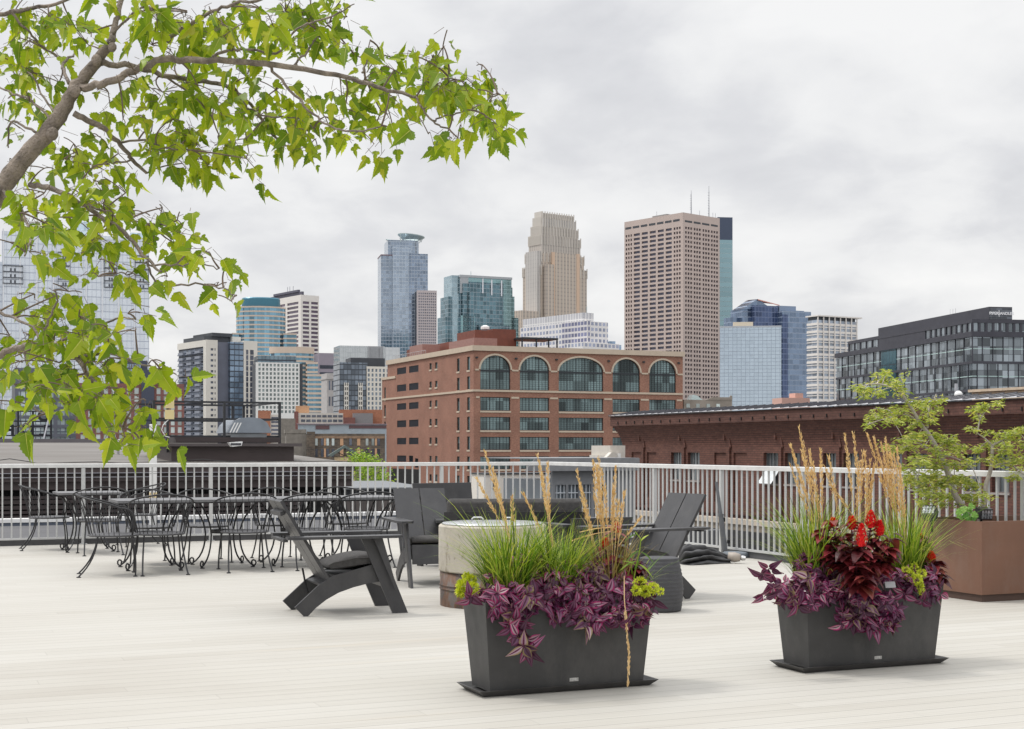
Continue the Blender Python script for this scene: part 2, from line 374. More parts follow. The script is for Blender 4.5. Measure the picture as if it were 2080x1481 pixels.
rf.add([(-46, -0.48, z0), (xr+.12, -0.48, z0), (xa, 12, z1), (-46, 12, z1), (-46, -0.48, z0-.06), (xr+.12, -0.48, z0-.06), (xa, 12, z1-.06), (-46, 12, z1-.06)],
       [(0, 1, 2, 3), (4, 7, 6, 5), (0, 4, 5, 1), (1, 5, 6, 2), (2, 6, 7, 3)])
rf.build('roof', roofm, nb)
MB().box(-46, along(NO + V*12, U, 250), 12.01, 12.4, z1-.5, z1+.10).build('ridge_cap', mat('greymauve', (0.13, 0.12, 0.13), 0.6), nb)
# cable and clips lying on the roof edge
cbm = MB(); 
pts = [Vector((-12+i*.5, 0.25 + .1*sin(i*1.3), z0 + .03 + 0.012*sin(i*2.1) + (0.06 if i % 7 == 3 else 0))) for i in range(24)]
cbm.tube(pts, 0.008, 5)
cb_o = cbm.build('roof_cable', mat('cable_black', (0.02, 0.02, 0.02), 0.5)); cb_o.matrix_basis = Matrix.Translation(NO + Vector((0, 0, -6))) @ Matrix.Rotation(TH, 4, 'Z')
tag(cb_o, 'thin black cable looping along the near edge of the weathered roof', 'cable')
# vent pipe with an arrow-like cap
vp = P(240, 930, 30.5); vp.z = 0.98
vt = thing('vent_pipe', 'small roof pipe with a white arrow-shaped cap beside the hanging leaves', 'vent pipe', vp, TH)
MB().lathe([(0.05, 0), (0.05, 0.08), (0.03, 0.09), (0.03, 0.35)], 12).build('pipe', mat('pipe_grey', (0.35, 0.35, 0.36), 0.5), vt)
MB().prism([(-.16, .43), (-.04, .36), (-.04, .40), (.12, .38), (.12, .48), (-.04, .46), (-.04, .50)], -0.03, 0.03).build('cap', white, vt)
# roof box with railing frame and dome vent
D = 27.5
bx = P(348, 911, D); bx.z = 0.0
rbz = zat(941, D)
rb = thing('roof_curb', 'long dark brown metal roof box with overhanging lid on the neighbouring roof', 'roof box', (bx.x, bx.y, rbz), TH)
W = along(bx, U, 597)
MB().box(0, W, 0, 2.6, -0.3, zat(907, D)-rbz).build('box', brown, rb)
MB().box(-0.12, W+0.12, -0.18, 2.75, zat(907, D)-rbz+.003, zat(902.5, D)-rbz+.02).build('lid', mat('brown_lid', (0.085, 0.07, 0.07), 0.5), rb)
MB().box(0.1, W-0.25, 0.1, 2.4, zat(902, D)-rbz+.03, zat(892, D)-rbz+.04).build('upstand', brown2, rb)
fl = P(476, 896, D-0.1)
fx = thing('floodlight', 'small white floodlight on the edge of the dark brown roof box', 'light', fl - Vector((0, 0, .06)), TH)
MB().prism([(-0.13, 0.03), (0.13, 0.05), (0.11, -0.03), (-0.07, -0.05)], -0.14, 0.06).build('housing', white, fx)
MB().box(-0.10, 0.10, -0.150, -0.142, -0.02, 0.02).build('lens', mat('lens_dark', (0.05, 0.05, 0.06), 0.2), fx)
frm = mat('frame_black', (0.025, 0.027, 0.032), 0.5)
gr = thing('guard_frame', 'black steel guard rail frame standing on the roof box round the vent', 'guard rail', (bx.x, bx.y, rbz), TH)
gx0 = along(bx, U, 316); gx1 = along(bx, U, 573)
zt = zat(813, D)-rbz; zm = zat(848, D)-rbz; zl = zat(884, D)-rbz; zb_ = zat(893, D)-rbz
f2 = MB()
for (xa_, ya_) in ((gx0, 0.2), (along(bx, U, 344), 0.2), (along(bx, U, 460), 0.2), (gx1, 0.2), (along(bx, U, 524), 2.3), (along(bx, U, 548), 2.3), (gx0+.3, 2.3)):
    f2 = MB(); f2.box(xa_-.024, xa_+.024, ya_-.024, ya_+.024, zb_-.25, zt); f2.build('post', frm, gr)
for zz_ in (zt, zm, zl):
    f3 = MB()
    f3.box(gx0-.03, gx1+.03, 0.226, 0.27, zz_-.038, zz_); f3.box(gx0, gx1, 2.24, 2.262, zz_-.038, zz_); f3.box(gx1-.1, gx1-.05, .3, 2.23, zz_-.036, zz_-.002)
    f3.build('rail', frm, gr)
zd = zat(893, D)
dv = thing('dome_vent', 'grey domed metal roof vent inside the black guard frame', 'vent', P(495, 893, D+1.2), TH)
k = D/F
MB().box(-38*k, 38*k, -.45, .45, -0.1, 0.12).build('base', mat('vent_grey', (0.30, 0.32, 0.34), 0.4, metal=.4), dv)
prof = [(-47*k, .13), (-40*k, .28), (-31*k, .37), (-20*k, .42), (0, .44), (22*k, .42), (36*k, .34), (43*k, .22), (45*k, .13)]
MB().prism(prof, -.55, .55).build('hood', mat('vent_hood', (0.24, 0.27, 0.31), 0.35, metal=.5), dv)
hb = MB()
for q in (-.36, -.30, -.24): hb.prism([(q-.05, .135), (q+.05, .33), (q+.075, .33), (q-.02, .135)], -.556, -.551)
hb.build('rib', white, dv)
# yellow plates on a bracket
yp = thing('signal_box', 'two small pale yellow plates mounted on the black guard frame', 'box', P(344, 842, D-.15), TH)
ym = mat('pale_yellow', (0.72, 0.60, 0.30), 0.5, var=.06)
MB().box(-0.085, 0.085, -0.04, 0.0, -0.09, 0.09).build('plate', ym, yp); MB().box(-0.085, 0.085, -0.04, 0.0, 0.12, 0.32).build('plate', ym, yp)
wc = MB(); wc.tube([(-.02, -.02, -.1), (-.12, -.02, -.2), (-.15, -.02, -.3), (-.08, -.02, -.42), (0, -.02, -.44)], 0.008, 5); wc.build('wire', white, yp)
# back of a roof sign: mirrored steel letters on a frame
sb = P(104, 899, 46)
sg = thing('roof_sign', 'back of a black steel rooftop letter sign, its letters read mirrored', 'sign', sb, TH)
sk = 46/F/ cos(TH) * 1.0
sm_ = mat('sign_black', (0.012, 0.014, 0.02), 0.5)
fr_ = MB()
L = -190*sk
for xx in (0, -32*sk, -58*sk, -88*sk, -120*sk, -150*sk):
    q = MB(); q.box(xx-.03, xx+.03, .05, .11, 0, 60*sk if xx == 0 or xx < -80*sk else 58*sk); q.build('post', sm_, sg)
for zz_ in (58*sk, 39.5*sk, 30*sk, 13*sk):
    MB().box(L, 0.0, .115, .15, zz_-.02, zz_+.02).build('rail', sm_, sg)
q = MB(); q.tube([(-4*sk, -0.02, 48*sk), (-20*sk, -1.0, 1*sk)], .025, 5); q.build('brace', mat('brace_grey', (.3, .3, .33), .5), sg)
def letter(ch, px, row):
    M_ = Matrix.Translation((-(104-px)*sk, .04, (48.5 if row == 0 else 21.5)*sk)) @ Matrix.Rotation(pi/2, 4, 'X') @ Matrix.Scale(-1, 4, (1, 0, 0))
    text_mesh('letter', ch, 27*sk, sm_, sg, M_, 0.03, 0.02)
for ch, px in (('D', 90), ('E', 26), ('E', -2), ('R', -32)): letter(ch, px, 0)
for ch, px in (('L', 90), ('O', 62), ('F', 33), ('T', 3), ('S', -26)): letter(ch, px, 1)
bs = P(61, 903, 40)
tag(MB().box(-.30, .30, -.05, .05, -.05, .05).build('sign_ballast', blk, origin=None), 'short black ballast bar on the grey roof below the letter sign', 'bar').matrix_basis = Matrix.Translation(bs) @ Matrix.Rotation(TH, 4, 'Z')
# ================================================================ CITY
class T:
    def __init__(s, name, label, xc, D, th=36, cat='building', z0=GZ, group=None):
        s.D = D; s.th = radians(th); s.u = Vector((cos(s.th), sin(s.th), 0)); s.v = Vector((-sin(s.th), cos(s.th), 0))
        s.c = Vector(((xc-1040)*D/F, D, z0)); s.z0 = z0
        s.root = thing(name, label, cat, s.c, s.th, group)
    def U(s, px, off=0): return along(s.c + s.v*off, s.u, px)         # distance along the right-hand face
    def V(s, px, off=0): return along(s.c + s.u*off, s.v, px)         # distance along the left-hand face
    def zu(s, py, px=None, off=0):
        a = s.U(px, off) if px is not None else 0
        return zat(py, s.c[1] + a*s.u[1] + off*s.v[1]) - s.z0
    def zv(s, py, px=None, off=0):
        a = s.V(px, off) if px is not None else 0
        return zat(py, s.c[1] + a*s.v[1] + off*s.u[1]) - s.z0
    def b(s, mb, name, m, **k): return mb.build(name, m, s.root, **k)
def fbox(mb, face, s0, s1, o0, o1, z0, z1, mi=0):
    return mb.box(s0, s1, o0, o1, z0, z1, mi) if face == 'u' else mb.box(o0, o1, s0, s1, z0, z1, mi)
def panes(t, lst, m, part='window', th=0.06, off=0.0, limit=100):
    """lst of (face, s0, s1, z0, z1[, o]); every pane its own part, past the limit the rest as one"""
    lst = sorted(lst, key=lambda q: -(q[2]-q[1])*(q[4]-q[3]))
    for q in lst[:limit]:
        o = q[5] if len(q) > 5 else off
        mb = MB(); fbox(mb, q[0], q[1], q[2], o, o+th, q[3], q[4]); mb.build(part, m, t.root)
    if lst[limit:]:
        mb = MB()
        for q in lst[limit:]:
            o = q[5] if len(q) > 5 else off
            fbox(mb, q[0], q[1], q[2], o, o+th, q[3], q[4])
        mb.build(part, m, t.root, kind='stuff')
def lattice(mb, face, s_rng, z_rng, cols, rows, d=0.35):
    """wall skin of thickness d in front of the core: spandrels and piers that leave the windows open"""
    z = z_rng[0]
    for a, b_ in sorted(rows):
        if a > z: fbox(mb, face, s_rng[0], s_rng[1], -d, -0.002, z, a)
        x = s_rng[0]
        for c0, c1 in sorted(cols):
            if c0 > x + 1e-4: fbox(mb, face, x, c0, -d, -0.002, a, b_)
            x = c1
        if s_rng[1] > x: fbox(mb, face, x, s_rng[1], -d, -0.002, a, b_)
        z = b_
    if z_rng[1] > z: fbox(mb, face, s_rng[0], s_rng[1], -d, -0.002, z, z_rng[1])
def gridtower(t, w, d, h, faces, wallm, winm, corem=None, dep=0.5, zlow=0, roof=True):
    corem = corem or wallm
    t.b(MB().box(0, w, 0, d, 0, h-.3), 'core', corem)
    mb = MB(); lst = []
    for face, cols, rows, rng in faces:
        lattice(mb, face, rng, (zlow, h), cols, rows, dep)
        for a, b_ in rows:
            for c0, c1 in cols: lst.append((face, c0, c1, a, b_, -0.10))
    # close the corner between both skins
    mb.box(-dep, -.002, -dep, -.002, zlow, h)
    t.b(mb, 'wall', wallm); panes(t, lst, winm, th=0.07)
    return mb
def rows_(n, z_top, pitch, hwin): return [(z_top - i*pitch - hwin, z_top - i*pitch) for i in range(n)]
def cols_(x0, x1, n, fill):
    p = (x1-x0)/n; return [(x0 + p*i + p*(1-fill)/2, x0 + p*(i+1) - p*(1-fill)/2) for i in range(n)]
dark = mat('facade_dark', (0.05, 0.055, 0.065), 0.5, var=.15, scale=.2)
glassd = pane('window_dark', (0.10, 0.11, 0.14), metal=.4)
concw = mat('pale_concrete', (0.62, 0.59, 0.54), 0.8, var=0.06, scale=0.1)
# ---------------------------------------------------------------- 1 pale glass tower at the left edge
t = T('glass_tower', 'huge pale glass high-rise with balcony slots behind the tree leaves at the left edge', 4, 560, 20)
w_ = t.U(303); h_ = t.zu(476, 150)
g1 = curtain('pale_glass', (0.72, 0.77, 0.83), (0.40, 0.44, 0.52), 1.7, 2.9, 0.08, 0.11, metal=.55, rough=.25, var=.06)
t.b(MB().box(0, w_, 0, 22, 0, h_), 'glass_wall', g1)
t.b(MB().box(-14, -0.02, 2.5, 20, 0, t.zu(530)), 'glass_wall', g1)
whr = mat('pale_rib', (0.74, 0.76, 0.80), 0.5, var=.03)
x = 0.2
while x < w_:
    t.b(MB().box(x, x+.55, -.5, -.01, 0, h_ + (.8)), 'rib', whr); x += w_/9.02
t.b(MB().box(w_*.48, w_*.66, 5, 15, h_, h_+6).box(w_*.87, w_-.5, 1, 15, h_, h_+2), 'roof_block', curtain('pale_glass2', (0.55, 0.68, 0.76), (0.6, 0.65, 0.7), 1.2, 3, .1, .1))
bs_ = mat('balcony_slab', (0.12, 0.13, 0.15), .5)
for a, b_, y0, y1 in ((5, 47, 540, 576), (117, 143, 513, 581), (211, 237, 518, 584), (273, 302, 520, 586)):
    zt_ = t.zu(y0, a); zb_ = t.zu(y1, a); n = max(3, int(round((zt_-zb_)/2.45)))
    sa, sb_ = t.U(a)+.1, t.U(b_)
    q = MB(); 
    for i in range(n+1):
        z = zb_ + (zt_-zb_)*i/n; q.box(sa, sb_, -.9, -.02, z, z+.3)
    q.box(sa, sa+.15, -.9, -.02, zb_, zt_); q.box(sb_-.15, sb_, -.9, -.02, zb_, zt_)
    for i in range(n):
        z = zb_ + (zt_-zb_)*i/n
        for xx in (.35, .55): q.box(sa+(sb_-sa)*xx, sa+(sb_-sa)*xx+.7, -.06, -.03, z+.3, z+1.5)
    t.b(q, 'balcony', bs_)
# ---------------------------------------------------------------- 2 dark glass block and red-brick apartments under the leaves
t = T('apartment_block', 'dark banded glass apartment block beside the red brick block, behind the roof sign', 30, 330, 22)
w_ = t.U(156); h_ = t.zu(748, 60)
t.b(MB().box(0, w_, 0, 14, 0, h_), 'core', dark)
rw = rows_(10, h_-1.2, 3.2*.66, 1.35)
mb = MB(); lattice(mb, 'u', (0, w_), (h_-24, h_), [(0.8, w_*.62), (w_*.68, w_-.5)], rw, .4); t.b(mb, 'wall', mat('slate_panel', (0.13, 0.14, 0.17), .5, var=.12, scale=.5))
gl = curtain('striped_glass', (0.50, 0.58, 0.60), (0.10, 0.12, 0.15), 1.1, 30, .16, .01, metal=.5, rough=.2, var=.35)
panes(t, [('u', a, b_, r0, r1, -.1) for r0, r1 in rw for a, b_ in ((0.8, w_*.62), (w_*.68, w_-.5))], gl)
t = T('apartment_block', 'red brick apartment block with a dark vertical stair strip behind the hanging leaves', 157, 300, 16)
w_ = t.U(374); h_ = t.zu(778, 160)
rbk = brick('red_brick_far', (0.22, 0.09, 0.08), (0.26, 0.11, 0.095), (0.28, 0.18, 0.16), bw=.4, bh=.14)
cl_ = cols_(0.3, t.U(287)-.2, 8, .56) + cols_(t.U(313)+.2, w_-.2, 4, .56)
rw = rows_(8, h_-.9, 1.66, 1.3)
gridtower(t, w_, 14, h_, [('u', cl_, rw, (0, w_))], rbk, pane('window_pale', (0.42, 0.47, 0.46), metal=.35, var=.5, light=(.75, .78, .74)), dark, .25, zlow=h_-22)
t.b(MB().box(t.U(287), t.U(313), -1.0, -.26, 0, h_+3.0).box(t.U(243), t.U(300), 1, 9, h_, h_+5.0).box(t.U(310), t.U(334), 1, 9, h_, h_+3.4), 'stair_tower', mat('slate_dark', (.055, .065, .10), .4, var=.1))
t.b(MB().box(t.U(246), t.U(286), .5, .98, h_+1.0, h_+4.2), 'penthouse_glass', curtain('pent_glass', (.3, .38, .48), (.06, .07, .09), 1.0, 1.2, .15, .2))
# ---------------------------------------------------------------- 3 white and charcoal apartment tower
t = T('apartment_tower', 'white and charcoal apartment tower with rows of small balconies, left of the curved tower', 420, 620, 36)
h_ = t.zu(693); dv_ = t.V(363)
w1 = t.U(441); w2 = t.U(467); w3 = t.U(495); w4 = t.U(523)
offw = mat('warm_white', (0.70, 0.665, 0.60), .8, var=.04, scale=.1); dgl = curtain('charcoal_glass', (0.13, 0.16, 0.22), (0.05, 0.055, 0.07), 1.8, 3.05, .12, .2, metal=.5, rough=.2, var=.45)
t.b(MB().box(0, w1, 0, dv_, 0, h_), 'core', dgl)
NR = 16; ptc = (h_ - t.zu(872))/NR
t.b(MB().box(-.5, w1+.05, -.5, dv_+.4, h_-2.2, h_+.6).box(-.6, .9, -.5, 2.4, 0, h_-2.2), 'wall', offw)
mb = MB(); cols = [(t.U(427), t.U(432.5)), (t.U(435), t.U(437))]
rws = rows_(NR, h_-3.0, ptc, ptc*.42)
lattice(mb, 'u', (.9, w1), (0, h_-2.2), cols, rws, .5); t.b(mb, 'wall', offw)
panes(t, [('u', a, b_, r0, r1, -.2) for r0, r1 in rws for a, b_ in cols], glassd)
slab = mat('balcony_grey', (0.26, 0.28, 0.33), .5, var=.1)
for i in range(NR):
    z = h_-2.6-ptc*(i+1)
    q = MB(); q.box(-.75, -.01, 2.5, dv_, z, z+.35)
    for j in range(3): q.box(-1.7, -.76, 4+j*dv_*.3, 4+j*dv_*.3+dv_*.17, z, z+1.1)
    t.b(q, 'balcony', slab)
t.b(MB().box(w1, w2, 1.5, dv_, 0, h_), 'wall', mat('slate_mid', (0.13, 0.14, 0.18), .6, var=.1, scale=.3))
t.b(MB().box(w2, w3, .2, dv_, 0, h_+.2), 'glass_wall', curtain('navy_glass', (0.20, 0.27, 0.36), (0.04, 0.05, 0.07), 2.2, ptc, .14, .22, metal=.6, var=.4))
q = MB(); q.box(w3, w4, 0, dv_, 0, h_+1.0).box(w3-4, w3, 3, dv_, h_+.2, h_+2.8); t.b(q, 'wall', offw)
for a, b_ in ((500, 504), (508, 515)):
    for i in range(15): t.b(MB().box(t.U(a), t.U(b_), -.12, -.02, h_-3-ptc*(i+1)+.35, h_-3-ptc*i), 'window', glassd)
t.b(MB().box(1, w3, 5, dv_-3, h_, h_+2.6).box(w1*.9, w3*.8, 4, dv_-6, h_+2.6, h_+4.2), 'penthouse', dark)
# ---------------------------------------------------------------- 4 curved blue and beige tower
bandg = curtain('blue_band_glass', (0.20, 0.36, 0.46), (0.07, 0.13, 0.18), 2.2, 40, .12, .01, metal=.7, rough=.12, var=.4)
beige = mat('beige_band', (0.60, 0.49, 0.40), .75, var=.05, scale=.2)
def drum(root, cx_, cy_, rx, ry, z0, z1, pitch, frac, gm, bm_):
    n = int((z1-z0)/pitch)
    root_b = MB().lathe([(1, z0), (1, z1)], 40, c=(0, 0)); root_b.v = [(cx_+p[0]*rx, cy_+p[1]*ry, p[2]) for p in root_b.v]
    root_b.build('glass_wall', gm, root)
    for i in range(n+1):
        z = z1 - i*pitch; q = MB().lathe([(1.0, z-pitch*frac), (1.012, z-pitch*frac), (1.012, z), (1.0, z)], 40, caps=True)
        q.v = [(cx_+p[0]*rx, cy_+p[1]*ry, p[2]) for p in q.v]; q.build('floor_band', bm_, root)
D = 1000; k = D/F
cr = P(530, 911, D); cr.z = GZ
t4 = thing('curved_tower', 'curved blue glass office tower with beige bands and a teal crown', 'building', cr, radians(10))
zz4 = lambda y: zat(y, D)-GZ
drum(t4, 0, 14, 50*k, 34*k, 0, zz4(621), 9.1*k, .34, bandg, beige)
MB().lathe([(39*k, zz4(622)), (39*k, zz4(604)), (37*k, zz4(602))], 40, c=(0, 14), sy=.7).build('crown', mat('teal_panel', (0.06, 0.19, 0.26), .35, metal=.3, var=.1), t4)
for (x0, x1, y0, yy) in ((45, 72, 675, 6), (-58, -44, 676, 5)):
    MB().box(x0*k, x1*k, yy, 30, 0, zz4(y0)).build('glass_wall', bandg, t4)
    for i in range(9): MB().box(x0*k-.1, x1*k+.1, yy-.3, 30, zz4(y0+i*9.1+3), zz4(y0+i*9.1)).build('floor_band', beige, t4)
D2 = 900; k = D2/F
cr = P(592, 911, D2); cr.z = GZ
t5 = thing('stepped_office', 'lower curved beige banded office building stepping down to the right', 'building', cr, radians(8))
zz5 = lambda y: zat(y, D2)-GZ
drum(t5, 0, 14, 45*k, 26*k, 0, zz5(703), 9.1*k, .42, bandg, beige)
MB().lathe([(46*k, zz5(716)), (46*k, zz5(703))], 40, c=(0, 14), sy=.58).build('parapet', beige, t5)
MB().box(10, 72*k, 0, 26, 0, zz5(760)).build('glass_wall', bandg, t5)
MB().box(10, 53*k, .5, 26, zz5(760), zz5(735)).build('glass_wall', bandg, t5)
for i in range(9): MB().box(9, 72*k+.1, -.35, 26, zz5(760+i*9.2+4.2), zz5(760+i*9.2)).build('floor_band', beige, t5)
for i in range(3): MB().box(9, 53*k+.1, .15, 26, zz5(735+i*9.2+4.2), zz5(735+i*9.2)).build('floor_band', beige, t5)
# ---------------------------------------------------------------- 5 white tower with wide dark windows
t = T('white_tower', 'white office tower with wide dark windows and purple roof block behind the curved tower', 612, 1150, 36)
h_ = t.zu(599); dv_ = t.V(540); w_ = t.U(647)
whc = mat('white_concrete', (0.74, 0.70, 0.66), .8, var=.03, scale=.1)
rw = rows_(18, t.zu(612), 8.65*1150/F, 5.2*1150/F)
gridtower(t, w_, dv_, h_, [('u', [(t.U(a), t.U(b_)) for a, b_ in ((614, 627), (631, 645))], rw, (0, w_)), ('v', [(t.V(b_), t.V(a)) for a, b_ in ((545, 566), (570, 581), (585, 608))], rw, (0, dv_))], whc, pane('window_plum', (0.13, 0.10, 0.14), metal=.4, var=.3), dark, .9)
t.b(MB().box(2, w_*.25, 3, dv_-2, h_, h_+3.2).box(1, w_*.2, 8, dv_-12, h_+3.2, h_+5), 'penthouse', mat('plum_panel', (.10, .095, .13), .6))
for a in (4, 7, 9): t.b(MB().tube([(2, 10+a*2, h_+5), (2, 10+a*2, h_+9)], .25, 4), 'antenna', mat('mast_grey', (.35, .36, .4), .5))
# ---------------------------------------------------------------- 6 white grid block
t = T('grid_block', 'white grid-fronted apartment block with a dark top floor, below the curved tower', 522, 560, 18)
h_ = t.zu(736); w_ = t.U(608); 
cl_ = cols_(0.2, w_-.2, 11, .58); rw = rows_(12, h_-.5, 8.6*560/F, 5.6*560/F)
gridtower(t, w_, 14, h_, [('u', cl_, rw, (0, w_))], mat('crisp_white', (.75, .75, .73), .7, var=.03), pane('window_grid', (.20, .24, .24), metal=.3, var=.6), dark, .5, zlow=h_-26)
t.b(MB().box(.5, w_-1, 1.2, 12, h_, t.zu(722)), 'penthouse', curtain('top_floor', (.16, .22, .26), (.04, .05, .07), 1.6, 2.9, .1, .2))
t.b(MB().box(w_, w_+1.4, .4, 14, 0, h_-.2), 'side_wall', dark)
# ---------------------------------------------------------------- 7 mauve block and the old stone-faced office in front
t = T('office_block', 'mauve grey windowless-topped office block between the tall towers', 648, 1000, 20)
w_ = t.U(692); h_ = t.zu(717)
t.b(MB().box(0, w_, 0, 20, 0, h_), 'wall', mat('mauve', (.30, .265, .31), .7, var=.06, scale=.3))
for i in range(3): t.b(MB().box(.5, w_-.5, -.12, -.02, h_-11-i*5, h_-8.5-i*5), 'window', glassd)
t = T('old_office', 'pale classical office block with tall arched windows beside the beige banded building', 664, 760, 20)
w_ = t.U(691); h_ = t.zu(758)
t.b(MB().box(0, w_, 0, 14, 0, h_).box(-.4, w_+.4, -.5, 14, h_-3.2, h_-2.4), 'wall', mat('stone_pale', (.42, .40, .39), .8, var=.12, scale=.5))
for j in range(4):
    for i in range(2): t.b(MB().box(1+j*1.6, 1.9+j*1.6, -.12, -.02, h_-9-i*8.5, h_-4-i*8.5), 'window', glassd)
# ---------------------------------------------------------------- 8 grey glass block
t = T('grey_block', 'pale grey glass office block with vertical ribs in front of the blue glass tower', 690, 900, 18)
w_ = t.U(813); h_ = t.zu(702, 700)
t.b(MB().box(0, w_*.74, 0, 20, 0, h_), 'glass_wall', curtain('grey_glass', (.52, .55, .56), (.40, .42, .44), 1.5, 3.0, .18, .08, metal=.5, var=.08))
t.b(MB().box(w_*.47, w_, 1.0, 22, 0, h_-.4), 'glass_wall', curtain('grey_glass3', (.60, .62, .63), (.42, .44, .46), 2.2, 3.3, .12, .06, metal=.4, var=.06))
q = MB()
for i in range(12): q.box(w_*.46+i*w_*.022, w_*.46+i*w_*.022+.35, -.6, -.05, h_-12, h_)
t.b(q, 'fins', mat('fin_grey', (.36, .36, .38), .5))
# ---------------------------------------------------------------- 9 dark apartments with white bays
t = T('apartment_block', 'dark glass apartment block with narrow white bays left of the big brick building', 690, 600, 18)
w_ = t.U(790); h_ = t.zu(736, 700)
t.b(MB().box(0, w_*.56, 0, 14, 0, h_), 'core', curtain('dark_bay', (.17, .20, .24), (.05, .06, .075), 1.6, 2.2, .15, .2, metal=.5, var=.5))
t.b(MB().box(w_*.25, w_*.95, 3, 14, h_-2, h_+2.2), 'penthouse', dark)
mb = MB(); ww0, ww1 = w_*.54, w_
cl_ = cols_(ww0, ww1, 6, .5); rw = rows_(10, h_-2.6, 9.6*600/F, 6.4*600/F)
lattice(mb, 'u', (ww0, ww1), (0, h_-1.6), cl_, rw, 1.0)
t.b(MB().box(ww0, ww1, 0, 14, 0, h_-1.6), 'core', dark)
for a in (.085, .37):
    xs = w_*a; lattice(mb, 'u', (xs, xs+w_*.085), (0, h_-9.5), [(xs+w_*.012, xs+w_*.036), (xs+w_*.05, xs+w_*.073)], rw[3:], 1.0)
t.b(mb, 'wall', offw)
panes(t, [('u', a, b_, r0, r1, -.5) for r0, r1 in rw for a, b_ in cl_], pane('window_bay', (.22, .27, .33), metal=.4))
# ---------------------------------------------------------------- 10 tall blue glass tower with ring crown
D = 1500; k = D/F
t = T('blue_glass_tower', 'tall blue glass tower topped with a flared steel ring, left of centre skyline', 774, D, 12)
bg_ = curtain('sky_glass', (0.30, 0.36, 0.44), (0.42, 0.47, 0.53), 3.2, 3.9, .10, .16, metal=.85, rough=.1, var=.22)
def bk_(x0, x1, y0, v0, v1, m, nm='glass_wall', t=None):
    t.b(MB().box(t.U(x0, v0), t.U(x1, v0), v0, v1, 0, t.zu(y0, x0, v0)), nm, m)
bk_(774, 800, 519, 4, 34, bg_, t=t)
bk_(788, 834, 487, 8, 40, bg_, t=t)
t.b(MB().lathe([(24*k, 0), (24*k, t.zu(485, 820))], 32, c=(t.U(833), 22)), 'glass_wall', bg_)
bk_(798, 836, 500, 0, 8, curtain('sky_glass2', (0.37, 0.44, 0.53), (0.49, 0.55, 0.62), 3.2, 3.9, .10, .16, metal=.85, rough=.1, var=.15), t=t)
bk_(832, 869, 515, -2, 26, curtain('sky_glass3', (0.25, 0.31, 0.40), (0.38, 0.43, 0.50), 3.0, 3.9, .12, .18, metal=.85, rough=.1, var=.3), t=t)
rim = mat('plum_trim', (.22, .15, .17), .6)
t.b(MB().box(t.U(773.5, 3.6), t.U(800.5, 3.6), 3.5, 34, t.zu(519, 774, 4)+.01, t.zu(517.5, 774, 4)+.4), 'parapet', rim)

cl_ = cols_(t.U(848, -6)+.5, t.U(886, -6)-.5, 9, .55); rw = rows_(40, t.zu(594, 850, -6), 5.4*k, 3.0*k)
lo = T('stone_tower', 'pink stone grid tower standing against the right side of the blue glass tower', 848, D-12, 12)
wz = lo.U(887); hz = lo.zu(590, 860)
gridtower(lo, wz, 24, hz, [('u', cols_(.6, wz-.6, 9, .55), rows_(24, hz-2.5, 5.5*k, 3.2*k), (0, wz))], mat('pink_stone', (.52, .46, .46), .8, var=.05), pane('window_navy', (.10, .12, .17), metal=.4), dark, .8, zlow=hz-70)
cx0 = t.U(841); zc_ = t.zu(480, 830); crm = mat('ring_steel', (.42, .50, .50), .45, metal=.3)
cq = MB(); N = 36
for i in range(N):
    a0 = 2*pi*i/N; a1 = 2*pi*(i+1)/N
    def rp(r, a, z): return (cx0 + r*cos(a), 22 + r*sin(a), z)
    cq.add([rp(17*k, a0, zc_-1), rp(17*k, a1, zc_-1), rp(28*k, a1, zc_+3.2-1.5*cos(a1)), rp(28*k, a0, zc_+3.2-1.5*cos(a0)), rp(17*k, a0, zc_-.3), rp(17*k, a1, zc_-.3), rp(28*k, a1, zc_+4-1.5*cos(a1)), rp(28*k, a0, zc_+4-1.5*cos(a0))], [(0, 1, 2, 3), (7, 6, 5, 4), (3, 2, 6, 7), (0, 3, 7, 4)])
t.b(cq, 'ring', crm)
sq = MB()
for i in range(14):
    a0 = 2*pi*i/14; sq.tube([(cx0+20*k*cos(a0), 22+20*k*sin(a0), t.zu(486, 830)), (cx0+24*k*cos(a0), 22+24*k*sin(a0), zc_+1)], .25, 4)
t.b(sq, 'strut', crm)
t.b(MB().tube([(t.U(786), 10, t.zu(484, 786)), (t.U(815), 10, t.zu(488, 815))], .8, 5).tube([(t.U(815), 5, t.zu(490, 815)), (t.U(815), 5, t.zu(472, 815))], .35, 4), 'roof_arm', crm)
# ---------------------------------------------------------------- 11 teal stepped tower
D = 1200; k = D/F
t = T('teal_tower', 'teal glass stepped tower with a flat slab top, left of the tallest beige tower', 935, D, 25)
tg = curtain('teal_glass', (0.12, 0.20, 0.235), (0.28, 0.35, 0.39), 3.0, 3.6, .10, .14, metal=.8, rough=.1, var=.4)
tl = curtain('teal_glass_light', (0.26, 0.42, 0.44), (0.36, 0.50, 0.52), 3.0, 3.6, .08, .10, metal=.75, rough=.12, var=.12)
h_ = t.zu(557); w_ = t.U(1038)
t.b(MB().box(0, w_, 0, 18, 0, h_-3), 'glass_wall', tg)
t.b(MB().box(t.U(1022), w_+.1, -.8, 19, 0, h_-2.6), 'glass_wall', tl); t.b(MB().box(t.U(948), t.U(1024), -.5, -.02, h_-6, h_-2.6), 'top_band', tl)
t.b(MB().box(-.6, w_+.6, -1.2, 19, h_-2.5, h_-.5).box(-.5, 7, -1.0, -.1, h_-16, h_-2.5), 'cornice', mat('grey_trim', (.40, .42, .44), .5))
